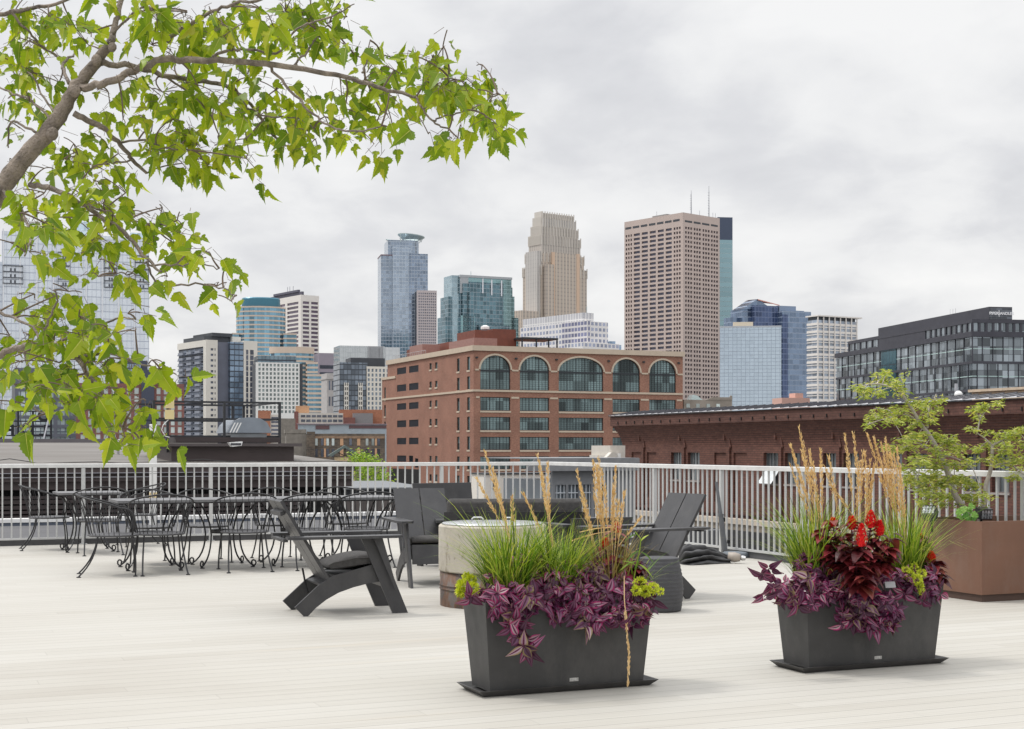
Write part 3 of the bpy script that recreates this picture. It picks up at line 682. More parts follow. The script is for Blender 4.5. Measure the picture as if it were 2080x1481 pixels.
for a, b_, y, v0 in ((918, 935, 557+0, 2), (911, 919, 600, 2), (905, 912, 641, 2)):
    q = MB(); s0, s1 = t.U(a, v0), t.U(b_, v0); q.box(s0, s1, v0, 20, 0, t.zu(y+2, a, v0)); t.b(q, 'glass_wall', curtain('teal_glass_grey', (.34, .45, .50), (.42, .52, .56), 3.0, 3.6, .1, .12, metal=.75, var=.15) if a == 918 else tg)
for a, b_, y in ((1038, 1042, 584), (1038, 1046, 602), (1038, 1054, 645)):
    t.b(MB().box(t.U(a), t.U(b_), 1, 20, 0, t.zu(y, a)), 'glass_wall', tl)
for px, y0, y1 in ((980, 566, 596), (998, 568, 600), (1018, 570, 602)): t.b(MB().box(t.U(px)-.6, t.U(px)+.6, -.9, -.51, t.zu(y1, px), t.zu(y0, px)), 'fin', whr)
for a, b_, y in ((938, 951, 576), (946, 961, 594), (935, 962, 641)): t.b(MB().box(t.U(a), t.U(b_), -2.2, -.3, 0, t.zu(y, a)), 'glass_wall', tl if a == 935 else tg)
t.b(MB().box(t.U(970), t.U(1032), -3, -.9, 0, t.zu(660, 970)), 'glass_wall', tg)
t.b(MB().tube([(t.U(965), 9, h_-.5), (t.U(965), 9, h_+4)], .3, 4), 'antenna', crm)
# ---------------------------------------------------------------- 12 tallest stepped beige tower
D = 1500; k = D/F
t = T('stepped_tower', 'tallest skyscraper in pale beige stone with vertical ribs and stepped setbacks', 1098, D, 36)
def ribw(nm, base, rib, cw, lw, wy=.28, wind=(.24, .22, .22)):
    if nm in _m: return _m[nm]
    m, tt, b = newmat(nm); v, a, z = wallcoord(tt)
    r = mth(tt, 'LESS_THAN', mth(tt, 'FRACT', mth(tt, 'DIVIDE', a, cw)), lw)
    wd = mth(tt, 'LESS_THAN', mth(tt, 'FRACT', mth(tt, 'DIVIDE', z, 4.1)), wy)
    f = ramp(tt, tex(tt, .06, 4), [(.3, (.92,)*3), (.7, (1.06,)*3)])
    c = mixc(tt, mth(tt, 'MULTIPLY', wd, .55), mixc(tt, 1.0, (base[0], base[1], base[2]), f, 'MULTIPLY'), wind)
    c = mixc(tt, r, c, rib); tt.links.new(c, b.inputs['Base Color']); b.inputs['Roughness'].default_value = .6; _m[nm] = m; return m
warm = ribw('warm_ribs', (.43, .375, .325), (.56, .475, .395), 4.4, .42, wind=(.24, .21, .20))
cool = ribw('cool_ribs', (.39, .355, .32), (.52, .475, .43), 3.4, .42, .16)
silver = ribw('silver_ribs', (.43, .41, .39), (.56, .53, .50), 3.0, .45, .1)
def blk2(xl, xr_, y, m, inset, nm='wall', yb=None):
    """a setback block seen from pixel xl to xr with its near corner set back by inset"""
    cx_ = t.c + t.u*inset + t.v*inset
    a = along(cx_, t.v, xl); b_ = along(cx_, t.u, xr_)
    zt_ = zat(y, cx_[1]) - GZ; z0 = 0 if yb is None else zat(yb, cx_[1]) - GZ
    t.b(MB().box(inset, inset+b_, inset, inset+a, z0, zt_), nm, m)
    return inset, inset+b_, inset+a, zt_
steps = [(1062, 1192, 541, warm, 2), (1067, 1186, 514, warm, 3), (1074, 1179, 479, cool, 5), (1079, 1174, 460, cool, 7), (1083, 1169, 443, silver, 8.5), (1087, 1165, 432, cool, 10)]
pin = mat('finial_white', (.58, .54, .49), .6)
for xl, xr_, y, m_, ins in steps:
    x0, x1, y1, zt_ = blk2(xl, xr_, y, m_, ins)
    q = MB(); n = 13
    for i in range(n+1):
        s = x0 + (x1-x0)*i/n; q.box(s-.5, s+.5, x0-.7, x0-.02, zt_-9, zt_+1.6)
        s = x0 + (y1-x0)*i/n
        if i: q.box(x0-.7, x0-.02, s-.5, s+.5, zt_-9, zt_+1.6)
    t.b(q, 'finials', pin)
x1_ = t.U(1179)
ww = mat('warm_pier', (.62, .45, .33), .7, var=.05)
for px, y in ((1125, 512), (1175, 516)): t.b(MB().box(t.U(px)-2, t.U(px)+2, 0.3, 1.9, 0, t.zu(y, px)), 'pier', ww)
t.b(MB().box(t.U(1125), t.U(1175), 0.8, 1.97, 0, t.zu(514, 1140)), 'wall', warm)
t.b(MB().box(t.U(1105), t.U(1122), -3, .2, 0, t.zu(537, 1110)), 'wall', warm)
t.b(MB().box(-3, t.U(1098)+3, 3, t.V(1072), 0, t.zu(508, 1090)), 'wall', silver)
t.b(MB().box(t.U(1062)-0, 2, 12, 30, 0, t.zu(630, 1070)).box(-26, -2.9, -1, 26, 0, t.zu(632, 1080)), 'podium', warm)
t.b(MB().tube([(t.U(1125), 30, t.zu(432, 1125)), (t.U(1125), 30, t.zu(424, 1125))], .4, 4), 'antenna', crm)
# ---------------------------------------------------------------- 13 white ribbed office in front
D = 900; k = D/F
t = T('white_office', 'long white ribbed office building below the tallest tower, behind the brick building', 1190, D, 38)
wr = curtain('white_rib_glass', (.36, .39, .50), (.72, .70, .69), 3.3, 3.55, .34, .42, metal=.4, rough=.25, var=.3)
wr2 = curtain('white_rib_top', (.50, .50, .53), (.74, .73, .72), 2.6, 12, .26, .05, metal=.2, rough=.4, var=.08)
h_ = t.zu(652); dl = t.V(1057)
t.b(MB().box(0, t.U(1235), 0, dl, 0, h_), 'wall', wr)
t.b(MB().box(.4, t.U(1212), 3, dl*.97, h_, t.zu(634)), 'penthouse', wr2)
t.b(MB().box(-.5, .4, -.5, .4, 0, h_+1), 'pier', whc)
t.b(MB().box(-2.2, -.05, -4, t.V(1147), 0, t.zu(652)), 'bay', curtain('white_rib_dark', (.20, .21, .33), (.62, .60, .60), 3.1, 3.55, .2, .36, metal=.4, var=.3))
t.b(MB().box(-8, t.U(1245), -6, 12, 0, t.zu(697)), 'podium', wr)
t.b(MB().tube([(6, 6, t.zu(634)), (6, 6, t.zu(620))], .25, 4), 'antenna', crm)
t = T('office_block', 'low blue-grey office block peeking between the white office and the pinkish tower', 1238, 1300, 20)
t.b(MB().box(0, t.U(1250), 0, 20, 0, t.zu(693)).box(0, t.U(1263), 1, 20, 0, t.zu(700)), 'wall', curtain('small_blue', (.30, .40, .54), (.42, .52, .64), 3, 4, .1, .2, var=.1))
# ---------------------------------------------------------------- 14 pinkish-brown concrete tower
D = 1100; k = D/F
t = T('concrete_tower', 'wide pinkish concrete tower with a dense grid of dark windows and two roof masts', 1387, D, 41)
h_ = t.zu(432); dv_ = t.V(1270); w_ = t.U(1460)
pk = mat('pink_concrete', (.50, .41, .37), .8, var=.05, scale=.05)
n = 41; pit = (t.zu(460) - t.zu(840))/n
rw = rows_(n, t.zu(460), pit, pit*.55)
cu_ = [(t.U(a), t.U(b_)) for g0 in (1389.5, 1407, 1425, 1442) for a, b_ in ((g0+.4, g0+3.9), (g0+5.6, g0+9.2), (g0+10.9, g0+14.6))]
cu_ = [(a, b_) for a, b_ in cu_ if b_ < w_-.3]
cvv = [(t.V(b_), t.V(a)) for a, b_ in [(1272.5+4.9*i, 1275.6+4.9*i) for i in range(3)] + [(1289+16.2*i, 1301.5+16.2*i) for i in range(5)] + [(1370+5.3*i, 1373.6+5.3*i) for i in range(3)]]
gridtower(t, w_, dv_, h_, [('u', cu_, rw, (0, w_)), ('v', cvv, rw, (0, dv_))], pk, pane('window_indigo', (.075, .075, .11), metal=.3, var=.12), dark, 1.0)
q = MB()
for a, b_ in ((1272, 1284),) + tuple((1287+16.4*i, 1300+16.4*i) for i in range(6)): q.box(-1.05, -1.01, t.V(b_+.3), t.V(a), t.zu(448.5), t.zu(444))
for a, b_ in ((1389, 1404), (1407, 1421), (1424, 1439), (1442, 1456)): q.box(t.U(a), t.U(b_), -1.05, -1.01, t.zu(451), t.zu(447))
t.b(q, 'louvre', dark)
t.b(MB().box(2, 12, dv_*.3, dv_*.55, h_, h_+1.6), 'roof_plant', mat('plant_grey', (.3, .28, .27), .7))
mast = mat('mast_steel', (.40, .41, .44), .5)
for px, y, vv in ((1404, 387, 6), (1440, 378, 20)):
    s = t.U(px, vv); q = MB(); z0 = h_; z1 = t.zu(y, px, vv)
    q.tube([(s, vv, z0), (s, vv, z1)], [.55, .18], 5)
    for i in range(9): q.box(s-1.3, s+.6, vv-.12, vv+.12, z0+(z1-z0)*(.25+i*.07), z0+(z1-z0)*(.25+i*.07)+.25)
    t.b(q, 'mast', mast)
for px in (1334, 1421, 1448, 1453): t.b(MB().tube([(t.U(px, 5) if px > 1387 else 3, 5 if px > 1387 else t.V(px, 3), h_), (t.U(px, 5) if px > 1387 else 3, 5 if px > 1387 else t.V(px, 3), h_+5)], .2, 4), 'mast', mast)
# 15 teal slab behind
t = T('teal_slab', 'plain teal glass slab tower with a dark top right behind the pinkish tower', 1458, 1180, 8)
h_ = t.zu(441); w_ = t.U(1488)
t.b(MB().box(0, w_, 0, 24, 0, t.zu(487)), 'glass_wall', curtain('teal_slab', (.25, .38, .42), (.34, .47, .50), 12, 4.0, .03, .16, metal=.7, rough=.14, var=.1))
t.b(MB().box(0, w_, 0, 24, t.zu(487), h_), 'crown', mat('navy_crown', (.07, .09, .14), .4, metal=.3))
# 16 mirrored block
t = T('mirror_block', 'square pale blue mirror-glass block in front of the blue towers', 1462, 760, -8.5)
h_ = t.zu(665, 1500); w_ = t.U(1587)
t.b(MB().box(0, w_, 0, 24, 0, h_), 'glass_wall', curtain('mirror_glass', (.47, .55, .63), (.30, .36, .44), 2.25, 1.9, .09, .10, metal=.95, rough=.05, var=.05))
t.b(MB().box(-.1, w_+.1, -.12, .4, h_-.2, h_+.7), 'cap', mat('cap_grey', (.45, .48, .52), .5))
t.b(MB().box(t.U(1489), t.U(1530), 4, 14, h_, t.zu(653, 1500)), 'penthouse', mat('cream_panel', (.68, .58, .44), .7, var=.04))
# dark image of an ornate block low on the mirror front is left to real reflections
# 17 blue tower with pitched pink roof
D = 1000
t = T('blue_tower', 'dark blue glass tower with a small pink pitched roof right of the pinkish tower', 1562, D, 22)
bl = curtain('deep_blue_glass', (.19, .25, .35), (.27, .33, .43), 2.6, 3.7, .06, .18, metal=.8, rough=.12, var=.2)
bl2 = curtain('navy_grid_glass', (.08, .11, .20), (.16, .20, .32), 2.6, 3.7, .1, .12, metal=.7, rough=.12, var=.3)
t.b(MB().box(t.U(1583), t.U(1641), -4, 24, 0, t.zu(633, 1600)), 'glass_wall', bl)
t.b(MB().box(t.U(1583)-.1, t.U(1594), -4.2, -4.01, 0, t.zu(640, 1590)), 'glass_wall', bl2)
t.b(MB().box(t.U(1534), t.U(1586), 2, 22, 0, t.zu(620, 1550)), 'glass_wall', bl2)
t.b(MB().box(t.U(1508, 6), t.U(1534, 6)+.5, 6, 22, 0, t.zu(627, 1515, 6)), 'glass_wall', bl)
a0, a1, a2 = t.U(1508, 5), t.U(1537, 5), t.U(1586, 5)
t.b(MB().prism([(a0, t.zu(628, 1508, 5)), (a1, t.zu(608, 1537, 5)), (a1+3, t.zu(612, 1545, 5)), (a2*.6+a1*.4, t.zu(624, 1560, 5)-1)], 4.5, 20, 'y'), 'gable', bl)
t.b(MB().add([(a1, 3.5, t.zu(608, 1537, 5)), (a2-2, 3.5, t.zu(620, 1586, 5)), (a2-5, 20, t.zu(612, 1583, 5)), (a1, 20, t.zu(606, 1537, 5)), (a1, 3.5, t.zu(610, 1537, 5)), (a2-2, 3.5, t.zu(622, 1586, 5))], [(0, 1, 2, 3), (0, 4, 5, 1)]), 'roof', mat('pink_roof', (.62, .30, .25), .6))
t.b(MB().box(t.U(1583), t.U(1620), 2, 18, t.zu(633, 1600), t.zu(621, 1600)).box(t.U(1600), t.U(1630), -2, 3, t.zu(633, 1600), t.zu(631, 1600)), 'penthouse', mat('slate_blue', (.22, .28, .38), .5))
t.b(MB().box(t.U(1485, 10), t.U(1520, 10), 10, 20, 0, t.zu(645, 1500, 10)), 'wing', bl)
# 18 white banded block
t = T('banded_block', 'white and glass banded office block between the blue tower and the black office', 1660, 900, 30)
h_ = t.zu(640); w_ = t.U(1748); dv_ = t.V(1640)
t.b(MB().box(0, w_*.90, 0, dv_, 0, h_-3), 'core', curtain('banded_glass', (.34, .39, .46), (.55, .56, .60), 4.6, 3.4, .10, .04, metal=.5, rough=.2, var=.3))
for i in range(23):
    z = t.zu(655.5) - i*7.75*900/F
    t.b(MB().box(-.45, w_*.90+.3, -.45, dv_+.2, z-(1.5 if i % 2 == 0 else .55), z), 'floor_band', whc)
q = MB()
for i in range(8): q.box(w_*.9*i/7-.35, w_*.9*i/7+.35, -.9, -.46, 0, h_-.8)
t.b(q, 'pier', whc); t.b(MB().box(-.8, w_, -1.5, dv_+1, h_-.8, h_), 'roof_slab', whc)
t.b(MB().box(.3, w_*.88, .3, dv_-.3, h_-3, h_-.8), 'attic', dark)
# 19 black office with the lettered rooftop
D = 330
t = T('black_office', 'long black glass office building with white lettering on its roof block', 1975, D, 10)
bkm = mat('black_metal', (.055, .055, .07), .5, var=.12, scale=.4, metal=.2)
dv_ = t.V(1698); w_ = t.U(2200); L2 = t.V(1724)
og = curtain('office_glass', (.23, .26, .285), (.06, .07, .08), 1.55, 1.85, .045, .05, metal=.65, rough=.1, var=.75)
z_ = lambda y: t.zu(y)
lvl = [(684, 733), (739, 790), (796, 905)]
t.b(MB().box(.15, w_, .15, dv_, 0, z_(680)), 'glass_wall', og)
for a, b_ in ((733.5, 738.5), (790.5, 795.5)): t.b(MB().box(-.1, w_+.1, -.1, dv_, z_(b_), z_(a)), 'floor_band', bkm)
t.b(MB().box(-.35, w_+.3, -.35, dv_+.2, z_(684), z_(673)), 'floor_band', bkm)
for y in (708, 764): t.b(MB().box(.12, w_, .12, dv_, z_(y)-.09, z_(y)+.09), 'floor_line', mat('line_teal', (.45, .60, .58), .4))
gap0, gap1 = t.V(1820), t.V(1790)
for (ya, yb_), n, o in ((lvl[0], 19, 0), (lvl[1], 19, .5), (lvl[2], 19, 0)):
    for i in range(n):
        s = (i+o)*dv_/n
        if gap0 < s < gap1: continue
        t.b(MB().box(-.03, .14, s-.075, s+.075, z_(yb_), z_(ya)), 'mullion', bkm)
    for i in range(12): s = (i+o)*2.6; t.b(MB().box(s-.075, s+.075, -.03, .14, z_(yb_), z_(ya)), 'mullion', bkm)
t.b(MB().box(-.02, .13, gap0, gap1, z_(905), z_(684)), 'recess', curtain('recess_glass', (.03, .10, .13), (.02, .03, .04), 2, 3.7, .06, .06, metal=.6))
# top floor with window strips
t.b(MB().box(.1, w_, .1, L2, z_(673), z_(655)), 'glass_wall', og)
q = MB(); q.box(-.2, w_+.3, -.2, L2+.2, z_(655.5), z_(648))
q.box(-.1, .09, t.V(1880), t.V(1784), z_(673), z_(655.5))
for i in range(9): s = i*t.V(1880)/9; q.box(-.1, .09, s-.3, s+.3, z_(673), z_(655.5))
for i in range(6): s = t.V(1784)+i*(L2-t.V(1784))/5; q.box(-.1, .09, s-.25, s+.25, z_(673), z_(655.5))
for i in range(14): s = i*1.75; q.box(s-.3, s+.3, -.1, .09, z_(673), z_(655.5))
t.b(q, 'wall', bkm)
pu = t.U(2009, 1.2); pp = along(t.c + t.u*pu + t.v*1.2, t.v, 1784)
pz_ = zat(622, t.c[1]+pu*t.u[1]) - GZ; pb_ = z_(648)
pe = t.U(2056, 1.2)
t.b(MB().box(pu, pe, 1.2, 1.2+pp, pb_, pz_), 'roof_block', bkm)
t.b(MB().box(pu+.05, pe-.1, 1.1, 1.19, pb_+.2, pz_-.3), 'sign_panel', curtain('sign_glass', (.10, .11, .13), (.17, .18, .19), 1.3, .5, .05, .12, metal=.3, rough=.4, var=.5))
wl = mat('sign_white', (.9, .9, .92), .5, var=0)
sw = pe-pu; zc_ = (pb_+pz_)/2 - .05
def stxt(b_, fr, sz): 
    M_ = Matrix.Translation((pu+sw*fr, 1.04, zc_)) @ Matrix.Rotation(pi/2, 4, 'X')
    text_mesh('lettering', b_, sz, wl, t.root, M_, .04, .016)
stxt('PIPER', .20, .98); stxt('SANDLER', .72, .92)
t.b(MB().box(pu+sw*.405, pu+sw*.425, 1.0, 1.06, zc_-.8, zc_+.8), 'divider_bar', wl)
for i, px in enumerate((1913, 1919, 1925)): t.b(MB().tube([(pu+1, 1.2+pp*.3+i*1.4, pz_-.5), (pu+1, 1.2+pp*.3+i*1.4, pz_+1.4)], .04, 4), 'antenna', mast)
# 21 little blocks at the foot of the towers
stone2 = mat('old_stone', (.27, .235, .20), .9, var=.2, scale=.4)
t = T('stone_block', 'low grey-brown stone building with a pale glass roof light, below the pinkish tower', 1389, 300, 14)
w_ = t.U(1487); h_ = t.zu(812)
t.b(MB().box(0, w_, 0, 8, 0, h_).prism([(w_*.45, h_), (w_*.6, h_+.6), (w_*.95, h_+.6), (w_*.97, h_+1.0), (w_, h_+.9), (w_, h_)], -.1, .3), 'wall', stone2)
for px in (1394, 1414, 1435, 1455): t.b(MB().box(t.U(px), t.U(px+7), -.1, -.02, t.zu(828), t.zu(820)), 'window', pane('window_pale', (0.42, 0.47, 0.46)))
t.b(MB().prism([(t.U(1405), h_), (t.U(1410), h_+1.1), (t.U(1418), h_+.9), (t.U(1428), h_+.1), (t.U(1430), h_)], .5, 3), 'roof_light', mat('mint_glass', (.5, .6, .6), .3))
t = T('pink_block', 'low salmon pink block at the foot of the dark blue tower', 1588, 420, 10)
t.b(MB().box(0, t.U(1645), 0, 8, 0, t.zu(808)).box(t.U(1618), t.U(1634), 1, 6, 0, t.zu(798)), 'wall', mat('salmon', (.58, .36, .30), .8, var=.06))
# ================================================================ BRICK BUILDING
D = 280
rbrick = brick('warm_brick', (.345, .155, .105), (.27, .118, .080), (.40, .28, .21), bw=.30, bh=.10, streak=.2)
lime = mat('limestone', (.52, .43, .335), .8, var=.06, scale=1)
wglass = curtain('teal_window', (.13, .18, .185), (.13, .18, .185), 1.72, 2.1, .0, .0, metal=.5, rough=.1, var=.75)
mull = mat('window_steel', (.018, .024, .03), .5)
louv = mat('louvre_dark', (.035, .035, .045), .6, var=.5, scale=3, stretch=(8, 8, 1))
t = T('brick_building', 'big red brick building with five tall arched windows and tan stone trim', 962, D, 23.5)
w_ = t.U(1387); dv_ = t.V(787); dv2 = t.V(776)
zc = lambda y: t.zu(y, 1000)
z_top = t.zu(703); z_corn = t.zu(712)
def holed(mb, face, s0, s1, z0, z1, holes, depth, arches=()):
    """wall face with real openings; arches = (cx, r, z_spring) filled between arch and its square"""
    def pt(s, z, o): return (s, o, z) if face == 'u' else (o, s, z)
    S = sorted({s0, s1, *[h[0] for h in holes], *[h[1] for h in holes]}); Z = sorted({z0, z1, *[h[2] for h in holes], *[h[3] for h in holes]})
    for i in range(len(S)-1):
        for j in range(len(Z)-1):
            cs, cz = (S[i]+S[i+1])/2, (Z[j]+Z[j+1])/2
            if any(h[0] < cs < h[1] and h[2] < cz < h[3] for h in holes): continue
            mb.quad(pt(S[i], Z[j], 0), pt(S[i+1], Z[j], 0), pt(S[i+1], Z[j+1], 0), pt(S[i], Z[j+1], 0))
    for a, b_, c, d in holes:
        arch = [q for q in arches if a < q[0] < b_ and c < q[2] < d]
        top = d if not arch else arch[0][2]
        mb.quad(pt(a, c, 0), pt(a, c, depth), pt(a, top, depth), pt(a, top, 0)); mb.quad(pt(b_, c, 0), pt(b_, top, 0), pt(b_, top, depth), pt(b_, c, depth))
        mb.quad(pt(a, c, 0), pt(b_, c, 0), pt(b_, c, depth), pt(a, c, depth))
        if not arch: mb.quad(pt(a, d, 0), pt(a, d, depth), pt(b_, d, depth), pt(b_, d, 0))
        else:
            cx_, r, zs = arch[0]; rz = d - zs; N = 20
            A = [(cx_-r*cos(pi*i/N), zs+rz*sin(pi*i/N)) for i in range(N+1)]
            for i in range(N):
                (x0, y0), (x1, y1) = A[i], A[i+1]
                mb.quad(pt(x0, y0, 0), pt(x1, y1, 0), pt(x1, d, 0), pt(x0, d, 0)); mb.quad(pt(x0, y0, 0), pt(x0, y0, depth), pt(x1, y1, depth), pt(x1, y1, 0))
bays = [(975.6, 1036.6), (1056, 1115.5), (1134.9, 1225.4), (1244.4, 1299.9), (1319, 1373)]
B = [(t.U(a), t.U(b_)) for a, b_ in bays]
zsp = zc(750.5); zat_ = zc(721.8); zab = zc(791.6)
rowsB = [(zc(834.2), zc(806.7)), (zc(874), zc(847)), (zc(914), zc(887.5)), (zc(953.2), zc(927.2)), (zc(994), zc(967)), (zc(1034), zc(1007)), (1.0, zc(1047))]
holes = []; arches = []
for a, b_ in B:
    c_ = (a+b_)/2; r = (b_-a)/2; top = zsp + min(r, zat_-zsp) if r < 4.6 else zat_
    holes.append((a, b_, zab, zat_)); arches.append((c_, r, zsp))
    for z0, z1 in rowsB: holes.append((a, b_, z0, z1))
mb = MB(); holed(mb, 'u', 0, w_, 0, z_top, holes, .45, arches)
# left face openings
lh = []; LV = []; SW = []
rl = [(748.2, 761.2), (782.4, 795.9), (820.2, 833.2), (854.5, 868.3), (889.9, 902.8), (925.2, 937.8)]
for i, (ya, yb_) in enumerate(rl):
    z1, z0 = t.zv(ya, 807), t.zv(yb_, 807)
    for a, b_ in ((806.6, 825), (831, 850)):
        if i == 5 and a == 831: b_ = 839
        LV.append((t.V(b_), t.V(a), z0, z1))
z1, z0 = t.zv(931, 842), t.zv(950, 842); LV.append((t.V(849.5), t.V(843), z0, z1))
for ya, yb_ in ((738, 750.8), (775.1, 787.8), (814, 827), (851.3, 864.4), (888.8, 901.7), (926.2, 939), (963.5, 977)):
    for a, b_ in ((872.3, 876.8), (883.6, 888.6)): SW.append((t.V(b_), t.V(a), t.zv(yb_, 874), t.zv(ya, 874)))
for ya, yb_ in ((728.3, 754.8), (767.5, 793.2), (809, 834.9), (847.7, 874.6), (887.2, 913.6), (927.2, 953), (966, 992)):
    for a, b_ in ((928, 933.6), (948.7, 954.7)): SW.append((t.V(b_), t.V(a), t.zv(yb_, 930), t.zv(ya, 930)))
for a, b_, c, d in LV + SW: lh.append((a, b_, c, d))
strz = zc(791.4)+.02
holed(mb, 'v', 0, dv_, 0, z_top, lh, .35)
mb.quad((w_, 0, 0), (w_, dv_, 0), (w_, dv_, z_top), (w_, 0, z_top)); mb.quad((0, dv_, 0), (0, dv_, z_top), (w_, dv_, z_top), (w_, dv_, 0)); mb.quad((0, 0, z_top-.4), (w_, 0, z_top-.4), (w_, dv_, z_top-.4), (0, dv_, z_top-.4))
t.b(mb, 'wall', rbrick)
zlow = t.zv(767.5, 780)
mb = MB(); sl_ = [(t.V(783.6), t.V(780.4), t.zv(b_, 782), t.zv(a, 782)) for a, b_ in ((787, 812), (823, 846), (856.5, 880), (890, 913.5), (925, 946))]
def shift(h): return [(a, b_, c, d) for a, b_, c, d in h]
holed(mb, 'v', dv_+.01, dv2, 0, zlow, shift(sl_), .3); mb.quad((0, dv2, 0), (0, dv2, zlow), (w_*.8, dv2, zlow), (w_*.8, dv2, 0)); mb.quad((0, dv_, zlow), (20, dv_, zlow), (20, dv2, zlow), (0, dv2, zlow))
t.b(mb, 'wing_wall', rbrick)
# windows: glass, steel bars, one mesh each
def win(face, a, b_, c, d, nx, nz, dep, arch=None, heavy=None, thick=.09):
    q = MB()
    def bar(s0, s1, z0, z1, o0, o1): fbox(q, face, s0, s1, o0, o1, z0, z1, 1)
    if arch:
        cx_, r, zs = arch; N = 20; rz = d-zs
        A = [(cx_-r*cos(pi*i/N), zs+rz*sin(pi*i/N)) for i in range(N+1)]
        q.add([(a, dep, c), (b_, dep, c)] + [(x, dep, z) for x, z in reversed(A)], [tuple(range(N+3))])
        def topz(s): return zs + rz*sqrt(max(0, 1-((s-cx_)/r)**2))
        def half(z): return r if z <= zs else r*sqrt(max(0, 1-((z-zs)/rz)**2))
    else:
        fbox(q, face, a, b_, dep, dep+.03, c, d, 0); topz = lambda s: d; cx_ = (a+b_)/2; half = lambda z: (b_-a)/2
    for i in range(nx+1):
        s = a + (b_-a)*i/nx; th = thick if (heavy and i % heavy == 0) or i in (0, nx) else thick*.24
        s_ = min(max(s, a+th/2), b_-th/2); zt_ = topz(s_)
        if zt_ > c+.1: bar(s_-th/2, s_+th/2, c, zt_, dep-.08, dep-.01)
    for j in range(nz+1):
        z = c + (d-c)*j/nz; th = thick if j in (0, nz) else thick*.27
        z_2 = min(max(z, c+th/2), d-th/2); hw = half(z_2)
        if hw > .1: bar(cx_-hw, cx_+hw, z_2-th/2, z_2+th/2, dep-.075, dep-.012)
    if arch: bar(a, b_, zs-.45, zs-.05, dep-.12, dep-.081); bar(a, b_, c, c+.15, dep-.11, dep-.082)
    return q
for bi, (a, b_) in enumerate(B):
    nx = 15 if bi == 2 else 9 if bi < 2 else 9
    hv = 3
    t.b(win('u', a, b_, zab, zat_, nx, 16, .35, ((a+b_)/2, (b_-a)/2, zsp), hv, .13), 'arched_window', [wglass, mull])
    for ri, (z0, z1) in enumerate(rowsB):
        wo_ = t.b(win('u', a, b_, z0, z1, nx, 6, .35, None, hv, .13), 'window', [wglass, mull])
        if ri < 6: MB().box(a-.05, b_+.1, -.14, .02, z0-.38, z0-.02).build('sill', lime, wo_)
for a, b_, c, d in SW + sl_:
    wo_ = t.b(win('v', a, b_, c, d, 1, 1, .25 if (a, b_, c, d) in SW else .2, thick=.08), 'window', [wglass, mull]); MB().box(-.1, .02, a-.05, b_+.05, c-.36, c-.01).build('sill', lime, wo_)
for a, b_, c, d in LV: t.b(win('v', a, b_, c, d, 10, 1, .12, thick=.06), 'louvre', [louv, mull])
# stone trim
q = MB()
q.box(-.35, w_+.3, -.35, -.003, z_corn, z_top+.15).box(-.35, -.003, -.003, dv_+.2, z_corn, z_top+.15)
t.b(q, 'cornice', lime)
q = MB(); zz_ = zab; q.box(-.2, w_+.1, -.2, -.003, zz_-.42, zz_-.02).box(-.2, -.003, -.003, dv2, zz_-.42, zz_-.02); t.b(q, 'string_course', lime)
q = MB(); q.box(-.2, -.003, dv_-6, dv2+.1, zlow-.5, zlow+.05); t.b(q, 'parapet_cap', lime)
for a, b_ in B:
    q = MB(); c_ = (a+b_)/2; r = (b_-a)/2; rz = zat_-zsp; N = 22
    for i in range(N):
        p = [(c_-(r+e)*cos(pi*j/N), zsp+(rz+e)*sin(pi*j/N)) for j, e in ((i, 0), (i+1, 0), (i+1, .35), (i, .35))]
        q.prism(p, -.16, -.003, 'y')
    t.b(q, 'arch_surround', lime)
ed = [0.3] + [x for a, b_ in B for x in (a, b_)] + [w_]
for i in range(0, len(ed), 2):
    a, b_ = ed[i], ed[i+1]
    t.b(MB().box(a if i == 0 else a+.35, b_-.35 if i+2 < len(ed) else b_, -.15, -.004, zsp-.28, zsp+.05), 'impost_band', lime)
    if b_-a > .8: t.b(MB().box(max(a, .3)+.2, b_-.2, -.1, -.004, zc(808)-.12, zc(806.5)+.1), 'pier_band', lime)
# dark ground-floor entrance on the left face, roof plant, ladder frame, pergola
t.b(MB().box(-.05, -.004, t.V(852), t.V(790), t.zv(1010, 820), t.zv(952.5, 820)), 'loading_bay', blk)
rust = mat('rust_metal', (.17, .050, .030), .6, var=.15, scale=.8); rust2 = mat('pink_louvre', (.30, .165, .14), .6, var=.12, scale=2)
def roofbox(px0, px1, y0, yb_, v0, v1, m, nm='plant_room', u0=None):
    zz = t.zu(y0, px1, v0); t.b(MB().box(t.U(px0, v0), t.U(px1, v0), v0, v1, z_top-.5, zz), nm, m)
zr = z_top
def vface(px0, px1, ytop_near, off, wid, m, nm='plant_room'):
    a, b_ = t.V(px1, off), t.V(px0, off); zt_ = zat(ytop_near, t.c[1]+off*t.u[1]+a*t.v[1]) - GZ
    t.b(MB().box(off, off+wid, a, b_, zr-.5, zt_), nm, m)
roofbox(965, 1048, 673, 703, 6, 16, rust)
vface(912, 963, 686, 1.5, 5, rust2, 'chiller'); vface(832, 858, 699, 1.2, 4, rust2, 'chiller')
vface(826, 915, 694, 7, 6, rust); vface(938, 1002, 668, 7.5, 5, rust)
t.b(MB().lathe([(.9, t.zu(668, 990, 8)), (.9, t.zu(666, 990, 8)+.3), (.3, t.zu(665, 990, 8)+.5)], 14, c=(t.U(980, 8)+1, 9)), 'vent', white)
q = MB(); 
for i in range(18):
    v_ = t.V(862)+ (t.V(800)-t.V(862))*i/17; q.tube([(.3, v_, zr), (.3, v_, zr+1.0)], .04, 4)
q.tube([(.3, t.V(862), zr+1.0), (.3, t.V(800), zr+1.0)], .04, 4); t.b(q, 'roof_rail', mat('galv', (.45, .46, .47), .45, metal=.4))
